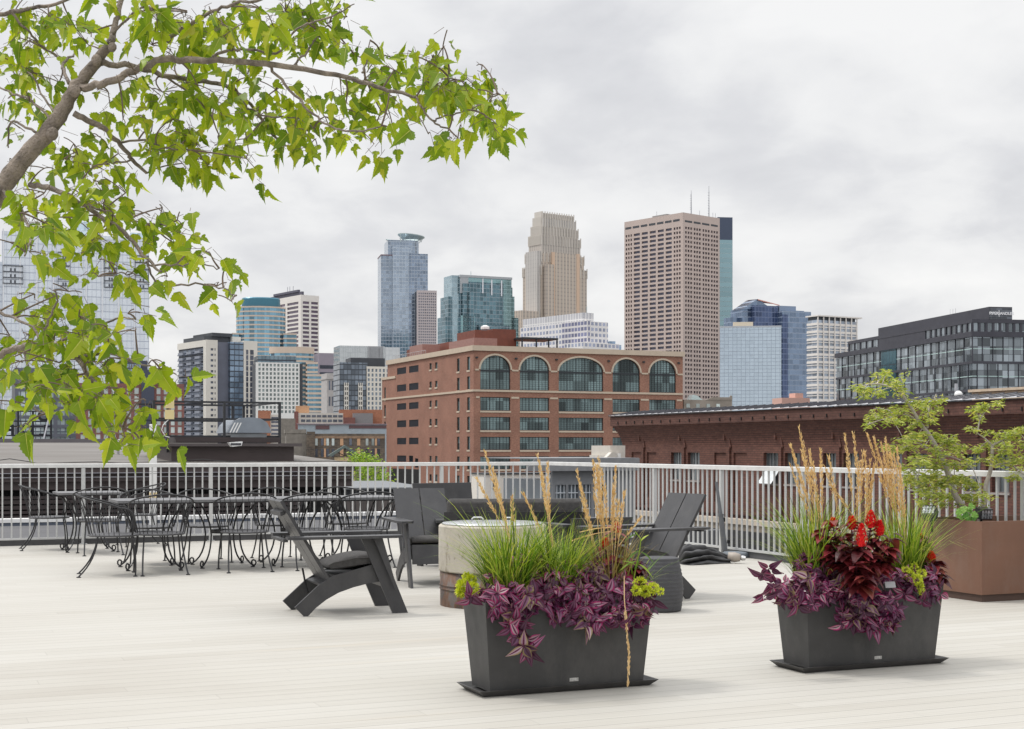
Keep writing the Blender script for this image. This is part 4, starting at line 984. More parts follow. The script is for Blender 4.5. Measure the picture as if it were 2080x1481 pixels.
pg = MB(); pa, pb2 = t.U(1060, 2), t.U(1133, 2); zp = t.zu(689.5, 1100, 2)
for px in (1061, 1076, 1090, 1115, 1132):
    s = t.U(px, 2); pg.box(s-.12, s+.12, 2 if px != 1076 else 9, 2.25 if px != 1076 else 9.2, zr, zp)
pg.box(pa, pb2, 1.8, 9, zp, zp+.35); t.b(pg, 'roof_pergola', mull)
for px in (968, 1048, 1130, 1236, 1307, 1378): t.b(MB().box(t.U(px)-.25, t.U(px)+.25, -.3, -.003, zc(728.5), zc(725.5)), 'wall_lamp', mull)
# ================================================================ DARK BROWN BRICK BUILDING ON THE RIGHT
D = 95
c0 = Vector(((1265-1040)*D/F, D, -14.0))
hb_ = thing('brick_warehouse', 'long dark brown brick building with corbelled cornice and ribbed metal roof edge on the right', 'building', c0, TH - pi/2)
# local x runs towards the viewer along the long face (-V), local y = U (into the building)
dbk = brick('dark_brick', (.175, .074, .052), (.13, .052, .038), (.085, .042, .032), bw=.36, bh=.13, rough=.8, streak=.2, ms=.016)
dcor = brick('cornice_brick', (.15, .068, .05), (.12, .052, .04), (.08, .04, .03), bw=.36, bh=.13, streak=.2, ms=.014)
nv = -V
def sx(px): return along(c0, nv, px)
def zx(px, py): return zat(py, c0[1]+sx(px)*nv[1]) + 14
Lh = 52.0; Hh = zx(1265, 866)
# windows: pairs; measured from the photo
wins = []; blind = []
for a, b_ in ((1363, 1384), (1397, 1421), (1551, 1581), (1594, 1626), (1672, 1698), (1713, 1745)): wins.append((sx(a), sx(b_)))
for a, b_ in ((1283, 1302), (1314, 1333), (1451, 1475), (1490, 1517)): blind.append((sx(a), sx(b_)))
for s in (27.6, 29.4, 33.0, 34.8, 38.4, 40.2, 44, 45.8): wins.append((s, s+1.1))
wt, wb = zx(1375, 919), zx(1375, 974.5)
holes = [(a, b_, wb, wt) for a, b_ in wins] + [(a, b_, wb-1.2, wt) for a, b_ in blind]
mb = MB(); holed(mb, 'u', 0, Lh, 0, Hh, holes, .32)
mb.quad((0, 0, 0), (0, 0, Hh), (0, 16, Hh), (0, 16, 0)); mb.quad((Lh, 0, 0), (Lh, 16, 0), (Lh, 16, Hh), (Lh, 0, Hh)); mb.quad((0, 16, 0), (0, 16, Hh), (Lh, 16, Hh), (Lh, 16, 0))
for a, b_ in blind: mb.quad((a, .10, wb-1.2), (b_, .10, wb-1.2), (b_, .10, wt), (a, .10, wt))
# corbelled flare under the cornice
n = 12
for i in range(n):
    o = .50*((i+1)/n)**2.2; z = Hh-1.5+1.5*i/n
    mb.box(-o, Lh, -o, -.002, z, z+1.5/n+.001 if i == n-1 else z+1.5/n); 
for s in [(wins[i][1]+wins[i+1][0])/2 for i in range(0, len(wins)-1, 2)] + [(blind[0][1]+blind[1][0])/2, (blind[2][1]+blind[3][0])/2]:
    mb.box(s-.12, s+.12, -.12, -.003, 5, wt+.3); mb.box(s-.5, s-.34, -.18, -.003, wt+.75, wt+1.15)
    mb.prism([(s+.13, wt+.3), (s+.25, wt+.3), (s-.22, wt+2.1), (s-.32, wt+2.1)], -.10, -.003, 'y')
for z in (wb-1.9, wb-3.0): mb.box(0, Lh, -.08, -.003, z, z+.16)
mb.build('wall', dbk, hb_)
gw = pane('grey_sash', (.16, .18, .19), var=.4, metal=.3, rough=.15, scale=.6)
sashm = mat('sash_frame', (.20, .20, .20), .5)
for a, b_ in wins:
    q = MB(); q.box(a, b_, .25, .28, wb, wt, 0); 
    for i in range(5): s = a+(b_-a)*i/4; q.box(s-.02, s+.02, .20, .245, wb, wt, 1)
    for j in (0, .5, 1): z = wb+(wt-wb)*j; q.box(a, b_, .19, .235, z-.03, z+.03, 1)
    wo_ = q.build('window', [gw, sashm], hb_)
    MB().box(a-.05, b_+.05, -.06, .18, wb-.10, wb-.01).build('sill', mat('stone_sill', (.33, .30, .28), .8), wo_)
# window tipped open in the lower sash
a, b_ = wins[2]; zq = wb+.75
MB().add([(a+.05, .1, zq), (b_-.05, .1, zq), (b_-.05, -.45, zq-.75), (a+.05, -.45, zq-.75), (a+.05, .13, zq+.02), (b_-.05, .13, zq+.02), (b_-.05, -.43, zq-.72), (a+.05, -.43, zq-.72)], [(0, 1, 2, 3), (7, 6, 5, 4), (0, 3, 7, 4), (1, 5, 6, 2), (3, 2, 6, 7)]).build('open_sash', mat('sash_white', (.72, .75, .76), .3), hb_)
MB().box(-.62, Lh, -.62, -.02, Hh+.003, Hh+.62).box(-.62, -.02, -.019, 16, Hh+.003, Hh+.62).build('cornice', dcor, hb_)
s = .5
while s < Lh: MB().box(s, s+.05, -.68, -.621, Hh+.12, Hh+.30).build('cornice_bracket', mat('bracket_black', (.02, .015, .015), .6), hb_); s += 1.15
MB().box(-.72, Lh, -.72, -.015, Hh+.625, Hh+.665).build('gutter', mat('gutter_dark', (.03, .027, .03), .5), hb_)
rz0, rz1 = Hh+.70, Hh+1.02
q = MB(); q.add([(-.75, -.75, rz0), (Lh, -.75, rz0), (Lh, 1.6, rz1), (1.2, 1.6, rz1), (1.2, 16, rz1), (-.75, 16, rz0)], [(0, 1, 2, 3), (0, 3, 4, 5)]); q.build('roof', mat('seam_metal', (.50, .50, .52), .4, metal=.3, var=.08, scale=3), hb_)
q = MB(); s = -.6
while s < Lh:
    q.add([(s-.025, -.79, rz0+.01), (s+.025, -.79, rz0+.01), (s+.025, 1.6, rz1+.01), (s-.025, 1.6, rz1+.01), (s-.025, -.79, rz0+.06), (s+.025, -.79, rz0+.06), (s+.025, 1.6, rz1+.06), (s-.025, 1.6, rz1+.06)], [(0, 4, 7, 3), (1, 2, 6, 5), (4, 5, 6, 7), (0, 1, 5, 4)]); s += .84
q.build('roof_seam', mat('seam_dark', (.05, .05, .06), .5), hb_)
zlg = zx(1265, 1030)
MB().box(-3, Lh, -1.9, -1.3, zlg-.28, zlg).build('ledge', mat('pale_ledge', (.50, .43, .35), .85, var=.18, scale=.8), hb_)
MB().box(-3, Lh, -1.80, -1.31, zlg-.62, zlg-.283).build('ledge_wall', mat('ledge_stone', (.25, .21, .165), .9, var=.3, scale=1.5), hb_)
MB().box(-3, Lh, -1.95, -1.4, 0, zlg-.623).build('foot_wall', mat('tar_wall', (.035, .035, .037), .8, var=.4, scale=.8), hb_)
# roofs between our deck and the brick buildings
lr = MB(); A = Vector((CX, CY, 0))
dkr = mat('black_roof', (.05, .05, .052), .8, var=.45, scale=.35, stretch=(1, 1, 1))
o = MB().box(.2, 13.5, -30, 60, -.4, 0).build('membrane_roof', dkr); o.matrix_basis = Matrix.Translation(Vector((CX, CY, -3.6))) @ Matrix.Rotation(TH, 4, 'Z'); struct(o)
q = MB(); q.box(9.4, 9.7, -26, 50, 0, .10).box(7.0, 7.15, -26, 50, 0, .06); o = q.build('roof_upstand', mat('upstand', (.30, .29, .27), .8, var=.3, scale=1)); o.matrix_basis = Matrix.Translation(Vector((CX, CY, -3.595))) @ Matrix.Rotation(TH, 4, 'Z'); struct(o)
# cream panel behind the roof edge and the white ball
t = T('roof_penthouse', 'long tan rooftop box behind the ribbed metal roof edge at the right', 1974, 75, 23.5, z0=-14, cat='roof box')
s1 = along(t.c, nv, 2130)
t.b(MB().box(0, 5, -s1, 0, 0, zat(797, 75)+14), 'wall', mat('tan_panel', (.52, .40, .28), .7, var=.05)); t.b(MB().box(-.15, 5.1, -s1-.1, .12, zat(797, 75)+14.003, zat(792.5, 75)+14.02), 'cap', mat('tan_cap', (.60, .48, .36), .7))
q = P(1947, 802, 68); wb_ = thing('radome', 'white ball on a short mast above the ribbed roof edge', 'antenna dome', q - Vector((0, 0, .35)), 0)
r = 8.2*68/F
MB().lathe([(r*sin(pi*i/12)+1e-4, .35-r*cos(pi*i/12)) for i in range(13)], 20).build('ball', white, wb_, smooth=True)
MB().lathe([(.05, -1.5), (.05, .35-r)], 8).box(-.06, .06, .3, .42, .3, .9).build('mast', mast, wb_)
# ---------------------------------------------------------------- low things in the middle distance
t = T('plant_enclosure', 'grey metal rooftop enclosure with tall barred glazing beyond the railing corner', 1126, 66, 23.5, z0=-8, cat='roof structure')
w_ = t.U(1290); h_ = t.zu(932.5)
t.b(MB().box(0, w_, .2, 6, 0, h_-1.0), 'core', pane('grey_glaze', (.20, .23, .26), var=.3, metal=.2, rough=.3, scale=1))
gm2 = mat('grey_panel', (.21, .22, .235), .5, var=.06)
q = MB(); q.box(-.1, w_, 0, .19, h_-1.2, h_-.02)
for i in range(5): s = w_*i*.155; q.box(s-.06, s+.06 if i < 4 else w_, 0, .19, 0, h_-1.2)
t.b(q, 'wall', gm2); t.b(MB().box(-1.0, w_, -.4, 6.2, h_, h_+.05).prism([(-1.7, h_-.55), (-1.2, h_+.02), (w_, h_+.02), (w_, h_-.55)], -.45, -.41), 'roof', mat('grey_roof_metal', (.22, .225, .235), .5))
q = MB()
for i in range(20): s = .15+i*.19; q.box(s, s+.03, .08, .14, 0, h_-1.2)
for i in range(5): z = h_-1.6-i*.75; q.box(0, w_*.62, .05, .12, z, z+.04)
t.b(q, 'glazing_bar', mat('pale_bar', (.62, .66, .70), .4))
t = T('container', 'long cream white container with a small grille below the brick building', 985, 100, 20, z0=-10)
w_ = t.U(1128)
t.b(MB().box(0, w_, 0, 3, 0, t.zu(964)), 'body', mat('cream_white', (.70, .66, .60), .7, var=.05)); t.b(MB().box(-.1, w_+.1, -.1, 3, t.zu(964)+.003, t.zu(961.5)), 'lid', mull)
q = MB()
for i in range(8): q.box(t.U(998), t.U(1006), -.05, -.004, t.zu(976+i*2.6), t.zu(974.8+i*2.6))
t.b(q, 'grille', mull)
t = T('air_handler', 'beige rooftop air conditioning unit beside the dark brown brick building', 1236, 84, 23.5, z0=-8, cat='air conditioner')
w_ = t.U(1270); bgm = mat('beige_unit', (.60, .56, .50), .6, var=.08)
t.b(MB().box(t.U(1240), w_, 0, 2.5, t.zu(921)-.1, t.zu(905)), 'cabinet', bgm); t.b(MB().box(0, w_, 0, 2.5, 0, t.zu(921)-.102).prism([(-.35, t.zu(930)), (0, t.zu(919)), (.3, t.zu(919)), (.35, t.zu(930))], -.4, -.01), 'base', bgm)
t.b(MB().box(t.U(1252), t.U(1256), -.3, -.02, t.zu(933), t.zu(921)), 'duct', white)
# low dark roof seen through the railing, left of the sofas
t = T('low_roof_building', 'low dark grey flat roof seen through the railing left of the lounge chairs', 690, 44, 14, z0=-8)
w_ = t.U(860)
t.b(MB().box(0, w_, 0, 9, 0, t.zu(994)), 'wall', mat('roofside_grey', (.09, .095, .105), .7, var=.15)); t.b(MB().box(-.2, w_+.2, -.3, 9, t.zu(994)+.003, t.zu(990.5)), 'roof', mat('roof_grey2', (.17, .18, .19), .7))
t.b(MB().box(-6, w_*.9, -.02, .0, 1, t.zu(1012)), 'shopfront', pane('amber_glass', (.10, .085, .08), var=.6, metal=.2, scale=.8, light=(.45, .3, .15)))
# old stone ruin-like building with orange boarded openings
t = T('stone_warehouse', 'old brown stone warehouse with orange boarded windows left of the brick building', 623, 210, 10)
w_ = t.U(782); h_ = t.zu(881)
stn = brick('rubble_stone', (.20, .155, .115), (.115, .095, .08), (.26, .21, .16), bw=.7, bh=.32, rough=.95, streak=.35)
t.b(MB().box(0, w_, 0, 8, 0, h_).box(0, t.U(640), -.4, -.01, h_-3.5, h_+.3), 'wall', stn)
t.b(MB().box(-3, -.02, 1.5, 8, 0, t.zu(872)).prism([(-3.2, t.zu(872)), (-1.5, t.zu(872)), (-.02, t.zu(880)), (-3.2, t.zu(880))], 1.4, 8, 'y'), 'wing', mat('grey_stone', (.22, .20, .175), .9, var=.2, scale=1.5))
orb = mat('orange_board', (.52, .31, .18), .8, var=.1)
for px, m_ in ((642.5, 0), (654.5, 2), (665.5, 0), (676.5, 0), (694, 1), (712, 2), (728.5, 1), (745.5, 0), (757.5, 0), (769, 2)):
    for y0, y1 in ((889, 905), (912, 928)):
        if m_ == 1: t.b(MB().box(t.U(px-3.3), t.U(px+3.3), -.08, -.01, t.zu(y1), t.zu(y0-1)), 'boarded_window', orb)
        else: t.b(MB().box(t.U(px-2.6), t.U(px+2.6), -.08, -.01, t.zu(y1), t.zu(y0)), 'window', pane('window_pale', (0.42, 0.47, 0.46)) if m_ == 0 and y0 == 889 else glassd)
for px in (660, 763.5):
    for y0, y1 in ((886, 905), (911, 929)): t.b(MB().box(t.U(px-2), t.U(px+2), -.09, -.012, t.zu(y1), t.zu(y0)), 'boarded_window', orb)
t.b(MB().box(t.U(640), w_, -.12, -.01, h_-.7, h_-.35), 'cornice', mat('brown_course', (.27, .18, .12), .85, var=.3, scale=2))
ca = T('gable_shelter', 'small green-roofed timber gable shelter in front of the stone warehouse', 678, 150, 8, cat='shelter')
w2 = ca.U(723); za, zb3 = ca.zu(926), ca.zu(910)
ca.b(MB().box(.1, w2-.1, 0, 3, 0, za-.1), 'base', mat('ochre', (.55, .42, .26), .8, var=.1))
q = MB(); m2 = w2/2
q.prism([(-.3, za-.1), (m2, zb3), (m2, zb3+.3), (-.6, za+.05)], -.4, 3.2).prism([(w2+.3, za-.1), (w2+.6, za+.05), (m2, zb3+.3), (m2, zb3)], -.4, 3.2); ca.b(q, 'roof', mat('green_slate', (.12, .15, .14), .7))
q = MB(); q.box(0, w2, -.1, .1, za-.1, za).tube([(m2, 0, za), (m2, 0, zb3)], .06, 4).tube([(m2, 0, za), (m2-1, 0, za+.45)], .05, 4).tube([(m2, 0, za), (m2+1, 0, za+.45)], .05, 4); ca.b(q, 'truss', mat('timber_dark', (.10, .08, .06), .8))
# stacked low roofs between stone warehouse and the towers
t = T('metal_roof_building', 'low building with pale grey-blue metal roof and maroon band behind the stone warehouse', 605, 260, 8)
w_ = t.U(785)
t.b(MB().box(0, w_, 0, 6, 0, t.zu(862)), 'wall', mat('metal_bluegrey', (.33, .38, .42), .5, var=.1, scale=1)); t.b(MB().box(t.U(641), t.U(669), -.1, -.01, t.zu(872), t.zu(864)).box(t.U(709), w_, -.1, -.01, t.zu(870), t.zu(864)), 'panel', mat('maroon', (.13, .07, .075), .7)); t.b(MB().box(-.2, w_+.1, -.3, 6, t.zu(862)+.003, t.zu(860.5)+.01), 'roof_edge', mat('mauve_edge', (.30, .22, .25), .6))
t = T('white_band_building', 'low white building with two long window bands and a red brick end wall', 606, 330, 8)
w_ = t.U(697); t.b(MB().box(0, w_, 0, 8, 0, t.zu(839)), 'wall', concw)
for a, b_ in ((847.5, 843), (857, 852)): 
    for i in range(8): t.b(MB().box(.6+i*w_/8.4, .6+(i+.8)*w_/8.4, -.08, -.01, t.zu(a), t.zu(b_)), 'window', glassd)
t.b(MB().box(t.U(597.5), -.02, -.5, 8, 0, t.zu(836)), 'end_wall', rbk); t.b(MB().box(t.U(600), t.U(628), 2, 7, t.zu(839), t.zu(824)), 'roof_box', orb)
t = T('orange_brick_building', 'low orange brick building just left of the big brick building', 689, 370, 8)
w_ = t.U(800); obk = brick('orange_brick', (.46, .20, .12), (.40, .16, .09), (.45, .3, .22), bw=.6, bh=.2)
t.b(MB().box(0, w_, 0, 8, 0, t.zu(832)), 'wall', obk); t.b(MB().box(t.U(716), t.U(756), -4, -.5, 0, t.zu(840)), 'grey_block', mat('grey_shed', (.25, .25, .26), .7)); t.b(MB().box(t.U(640), t.U(720), -6, -4.2, 0, t.zu(849)), 'annex', rbk)
t = T('brick_annex', 'small orange brick block with white window bands right of the dome vent', 524, 420, 8)
t.b(MB().box(0, t.U(549), 0, 8, 0, t.zu(834)), 'wall', obk); t.b(MB().box(t.U(549)+.02, t.U(570), .5, 8, 0, t.zu(842)), 'wing', concw)
for i in range(6): t.b(MB().box(t.U(551), t.U(568), .42, .49, t.zu(851+i*8), t.zu(847+i*8)), 'window', glassd)
t = T('stone_gable', 'plain grey stone gable wall between the guard frame and the stone warehouse', 571, 230, 10)
t.b(MB().box(0, t.U(600), 0, 8, 0, t.zu(850)), 'wall', mat('grey_stone', (.22, .20, .175)))
# ================================================================ FURNITURE ON THE DECK
iron = mat('black_iron', (0.014, 0.014, 0.016), 0.42, var=.2, scale=20)
ironm = mat('iron_mesh', (0.075, 0.075, 0.08), 0.5, var=.25, scale=60, bump=.5, bscale=250)
def arc(p0, p1, p2, n=8):
    p0, p1, p2 = Vector(p0), Vector(p1), Vector(p2)
    return [p0*(1-t)**2 + p1*2*t*(1-t) + p2*t*t for t in [i/n for i in range(n+1)]]
def make_chair():
    """round-backed wire chair, faces local +x"""
    t = thing('wire_chair', '', 'chair', (0, 0, 0), 0)
    q = MB().lathe([(.235, .385), (.250, .392), (.250, .402), (.235, .408), (.10, .400), (.001, .397)], 28, sx=1.0, sy=.98, caps=False); q.build('seat', ironm, t, smooth=True)
    def hoop(ph):
        a = abs(ph)/110.0
        return Vector((-.325*cos(radians(ph))*(1 if abs(ph) < 90 else .75) - .03, .315*sin(radians(ph)), .80 - .13*a**1.5))
    pts = [hoop(p) for p in range(-110, 111, 10)]
    front = lambda s: arc(pts[-1] if s > 0 else pts[0], (.24, .30*s, .68), (.17, .225*s, .405), 7)[1:]
    path = list(reversed(front(-1))) + pts + front(1)
    MB().tube(path, .0088, 6).build('back_rail', iron, t, smooth=True)
    q = MB()
    for p in range(-104, 105, 12):
        h = hoop(p); s_ = Vector((-.235*cos(radians(p*.98)), .24*sin(radians(p*.98)), .40))
        m_ = (h+s_)/2; m_.x *= .93; m_.y *= .95
        q.tube(arc(h, m_, s_, 4), .0036, 4)
    q.build('back_wires', iron, t)
    for s in (-1, 1):
        q = MB(); q.tube(arc((.17, .20*s, .395), (.215, .23*s, .2), (.20, .235*s, .01), 6), .0085, 6); lo_ = q.build('front_leg', iron, t); MB().lathe([(.022, 0), (.022, .008), (.006, .014)], 10, c=(.20, .235*s)).build('foot_pad', iron, lo_)
        q = MB(); q.tube(arc((-.15, .18*s, .395), (-.17, .20*s, .16), (-.33, .22*s, .01), 8), .0085, 6); lo_ = q.build('rear_leg', iron, t); MB().lathe([(.022, 0), (.022, .008), (.006, .014)], 10, c=(-.33, .22*s)).build('foot_pad', iron, lo_)
    return t
def make_table():
    t = thing('wire_table', '', 'table', (0, 0, 0), 0)
    q = MB(); c = .38; b = .045
    pts = [(c-b, -c), (c, -c+b), (c, c-b), (c-b, c), (-c+b, c), (-c, c-b), (-c, -c+b), (-c+b, -c)]
    q.prism(pts, .695, .72, 'z'); q.build('tabletop', mat('table_mesh', (0.15, 0.15, 0.155), .5, var=.1, scale=30, bump=.4, bscale=200), t)
    MB().prism([(x*.97, y*.97) for x, y in pts], .682, .694, 'z').build('apron', iron, t)
    for sx_ in (-1, 1):
        for sy_ in (-1, 1):
            q = MB()
            p = arc((.30*sx_, .30*sy_, .683), (.16*sx_, .16*sy_, .52), (.15*sx_, .15*sy_, .34), 6) + arc((.15*sx_, .15*sy_, .34), (.155*sx_, .155*sy_, .10), (.27*sx_, .27*sy_, .015), 6)[1:]
            q.tube(p, .0095, 6)
            cc_ = []
            for i in range(10):
                a = -pi/2 + i*.62; r = .036*(1-i*.055); cc_.append((.27*sx_ + r*cos(a)*.7*sx_, .27*sy_ + r*cos(a)*.7*sy_, .05 + r*sin(a)))
            q.tube(cc_, .009, 5); q.lathe([(.024, 0), (.024, .008), (.01, .012)], 10, c=(.265*sx_, .265*sy_)); q.build('leg', iron, t)
    q = MB().lathe([(.12, .35), (.125, .36), (.125, .385), (.12, .39), (.10, .385), (.10, .35)], 20); q.build('centre_ring', iron, t)
    return t
CH_G = 'black wire chairs round the tables by the railing'; TB_G = 'black wire tables in a row by the railing'
P0 = Vector(((240-1040)*14.35/F, 14.35, 0))
tab0 = make_table(); ch0 = make_chair()
tls = ['leftmost table of the long row, beside the turned end chair', 'second table from the left in the long row', 'third table from the left in the long row', 'rightmost table of the row, next to the dark lounge chair']
def at_s(s, v_): return P0 + U*s + V*v_
for i in range(4):
    loc_ = at_s(.38 + .755*i, .38)
    if i == 0: tab0.matrix_basis = Matrix.Translation(loc_) @ Matrix.Rotation(TH, 4, 'Z'); tab0['label'] = 'black square wire table, ' + tls[0]; tab0['group'] = TB_G
    else: dup(tab0, loc_, TH, 'black square wire table, ' + tls[i], TB_G)
T0 = Vector(((119-1040)*16.9/F, 16.9, 0)) + U*.38 + V*.38
dup(tab0, T0, TH, 'black square wire table standing apart at the far left near the railing', TB_G)
spots = []
def s_of(px, v_): return along(P0 + V*v_, U, px)
for px, nm in ((326, 'nearest the end chair'), (497, 'second from the left'), (628, 'third from left, behind the lounge chair'), (745, 'rightmost, behind the lounge chair arms')):
    spots.append((at_s(s_of(px, -.24), -.24), TH+pi/2 + random.uniform(-.06, .06), 'wire chair seen from behind, near row, ' + nm))
for px, nm in ((304, 'leftmost'), (420, 'second from the left'), (562, 'third from the left'), (704, 'rightmost')):
    spots.append((at_s(s_of(px, .98), .98), TH-pi/2 + random.uniform(-.06, .06), 'wire chair in the far row facing the camera, ' + nm))
e = Vector(((231-1040)*14.05/F, 14.05, 0))
spots.append((e, TH-.12, 'black wire chair turned sideways at the left end of the row, legs swept left'))
spots.append((Vector(((100-1040)*17.65/F, 17.65, 0)), TH-.05, 'black wire chair at the far left, pushed sideways to the separate table'))
spots.append((T0 - V*.60 + U*.07, TH+pi/2, 'black wire chair seen from behind at the separate table at the far left'))
spots.append((Vector(((279-1040)*18.3/F, 18.3, 0)), TH+pi+.1, 'black wire chair on the right side of the separate table, close to the white pole'))
for i, (p, a, lb) in enumerate(spots):
    if i == 0: ch0.matrix_basis = Matrix.Translation(p) @ Matrix.Rotation(a, 4, 'Z'); ch0['label'] = lb; ch0['group'] = CH_G
    else: dup(ch0, p, a, lb, CH_G)
# ---------------------------------------------------------------- low lounge chairs
poly = mat('charcoal_board', (0.038, 0.038, 0.041), 0.42, var=.14, scale=8, bump=.15, bscale=300, dust=.07)
cush = mat('charcoal_cushion', (0.070, 0.067, 0.065), 0.95, var=.22, scale=30, bump=.6, bscale=400)
def make_lounge():
    """board lounge chair, faces local +x, rear foot at x=0, half width .27"""
    t = thing('lounge_chair', '', 'lounge chair', (0, 0, 0), 0)
    side = [(-.067, .07), (0, 0), (.03, 0), (.09, .06), (.168, .118), (.263, .168), (.378, .205), (.493, .23), (.60, .243), (.56, .375), (.517, .368), (.235, .30), (.115, .232)]
    for s in (-1, 1): MB().prism(side, .235*s-.011, .235*s+.011, 'y').build('side_board', poly, t)
    leg = [(.43, .575), (.56, .575), (.795, 0), (.675, 0)]
    for s in (-1, 1):
        q = MB(); q.prism(leg, .262*s-.011, .262*s+.011, 'y')
        q.prism([(.515, .575), (.585, .575), (.70, .185), (.685, .18)], .28*s-.010+.02*s, .28*s+.010+.045*s, 'y'); q.build('front_leg', poly, t)
        q = MB(); a, b = sorted((.225*s, .375*s)); q.prism([(-.14, a+.02), (-.10, a), (.68, a), (.735, a+.03), (.735, b-.03), (.68, b), (-.08, b), (-.14, b-.03)], .577, .597, 'z'); q.build('armrest', poly, t)
    for s in (-1, 1):
        y0, y1 = sorted((.006*s, .248*s)); q = MB()
        w2 = .0
        q.add([(.205, y0, .262), (.205, y1*(.93 if s > 0 else 1) if False else y1, .262), (-.16, y1, .868), (-.16, y0, .868), (.185, y0, .250), (.185, y1, .250), (-.18, y1, .856), (-.18, y0, .856)],
              [(0, 1, 2, 3), (7, 6, 5, 4), (0, 4, 5, 1), (2, 6, 7, 3), (1, 5, 6, 2), (0, 3, 7, 4)]); q.build('back_board', poly, t)
    MB().box(-.155, -.12, -.25, .25, .555, .576).prism([(-.165, .745), (-.13, .76), (-.135, .79), (-.17, .775)], -.20, .20, 'y').build('cross_bar', poly, t)
    MB().box(.20, .60, -.223, .223, .285, .303).build('seat_board', poly, t)
    MB().prism([(.565, .375), (.585, .375), (.625, .20), (.605, .20)], -.223, .223, 'y').build('apron', poly, t)
    MB().prism([(.12, .235), (.185, .255), (.19, .245), (.125, .22)], -.223, .223, 'y').build('rear_board', poly, t)
    q = MB()
    prof = [(.205, .315), (.58, .385), (.60, .41), (.575, .455), (.40, .452), (.22, .395), (.185, .36)]
    n = 10
    for i in range(n):
        y0 = -.215 + .43*i/n; y1 = -.215 + .43*(i+1)/n
    rings = []
    for j, y in enumerate([-.218, -.205, -.17, -.06, .06, .17, .205, .218]):
        k_ = [.55, .85, 1, 1.06, 1.06, 1, .85, .55][j]; cx_, cz = .39, .385
        rings.append([(cx_+(x-cx_)*(1 if k_ >= 1 else .94+.06*k_), y, cz+(z-cz)*k_) for x, z in prof])
    vs = [p for r in rings for p in r]; m_ = len(prof)
    fs = [(i*m_+j, i*m_+(j+1) % m_, (i+1)*m_+(j+1) % m_, (i+1)*m_+j) for i in range(7) for j in range(m_)] + [tuple(range(m_)), tuple(range(8*m_-1, 7*m_-1, -1))]
    q.add(vs, fs); c_ = q.build('cushion', cush, t, smooth=True)
    md = c_.modifiers.new('s', 'SUBSURF'); md.levels = 2; md.render_levels = 2
    MB().tube([(.06, .10, .33), (.075, .05, .20), (.085, .02, .15)], .008, 5).build('strap', blk, t)
    return t
LG = 'charcoal board lounge chairs round the fire pit'
lc = make_lounge()
r0 = G(606, 1246); 
lc.matrix_basis = Matrix.Translation(r0 - V*(-.02) + V*.01) @ Matrix.Rotation(TH-.06, 4, 'Z')
lc['label'] = 'charcoal board lounge chair seen from the side, nearest the camera, facing the fire pit'; lc['group'] = LG
# second: seen from the front, left of the fire pit
def place_l(px, py, ang, label):
    g_ = G(px, py); return dup(lc, g_, ang, label, LG)
f2 = Vector((.27, -.963, 0)); a2 = math.atan2(f2[1], f2[0])
place_l(858, 1178, a2, 'charcoal board lounge chair facing the camera, half hidden behind the round fire pit')
p4 = G(1399, 1216); a4 = radians(211)
dup(lc, p4 - Vector((-sin(a4), cos(a4), 0))*.235, a4, 'charcoal board lounge chair on the right facing left, above the round drum stool', LG)
# sofa and low chair seen over the fire pit
def make_sofa(name, label, loc, rz, L, low=.0, cushion=True, tall=.70):
    t = thing(name, label, 'sofa', loc, rz)
    MB().prism([(.0, .12), (.03, .12), (-.08+low, tall), (-.11+low, tall)], -L/2, L/2, 'y').build('back_board', poly, t)
    MB().box(.02, .72, -L/2, L/2, .26, .30).build('seat_board', poly, t)
    for s in (-1, 1):
        MB().prism([(0, 0), (.09, 0), (.12, .26), (.70, .26), (.68, 0), (.76, 0), (.80, .56), (-.02, .56)], s*L/2-.012, s*L/2+.012, 'y').build('side_board', poly, t)
        MB().box(-.05, .82, s*L/2-.07, s*L/2+.07, .562, .585).build('armrest', poly, t)
    if cushion:
        n = max(1, int(round(L/.62)))
        for i in range(1):
            y0 = -L/2+.03; y1 = L/2-.03
            for nm, x0, x1, z0, z1 in (('seat_cushion', .10, .70, .302, .43), ('back_cushion', -.06, .12, .42, tall+.115)):
                o = MB().bbox(x0, x1, y0, y1, z0, z1, .03).build(nm, cush, t, smooth=True); md = o.modifiers.new('b', 'BEVEL'); md.width = .03; md.segments = 3; md.limit_method = 'NONE'
    return t
sA = P(1045, 911, 13.25); sA.z = 0
make_sofa('outdoor_sofa', 'low charcoal sofa with a thick grey back cushion, seen from behind over the fire pit', sA, TH+pi/2 - .33, 1.32, tall=.665)
sB = P(908, 911, 15.4); sB.z = 0
make_sofa('outdoor_sofa', 'dark charcoal armchair with a broad plain back near the railing, left of the sofa', sB, TH-pi/2+.25, .76, cushion=False, tall=.875)
sC = P(1212, 911, 12.6); sC.z = 0
make_sofa('outdoor_sofa', 'dark low armchair at the right end of the sofa, behind the tan grass plumes', sC, TH+pi/2+.1, .62, cushion=False, tall=.64)
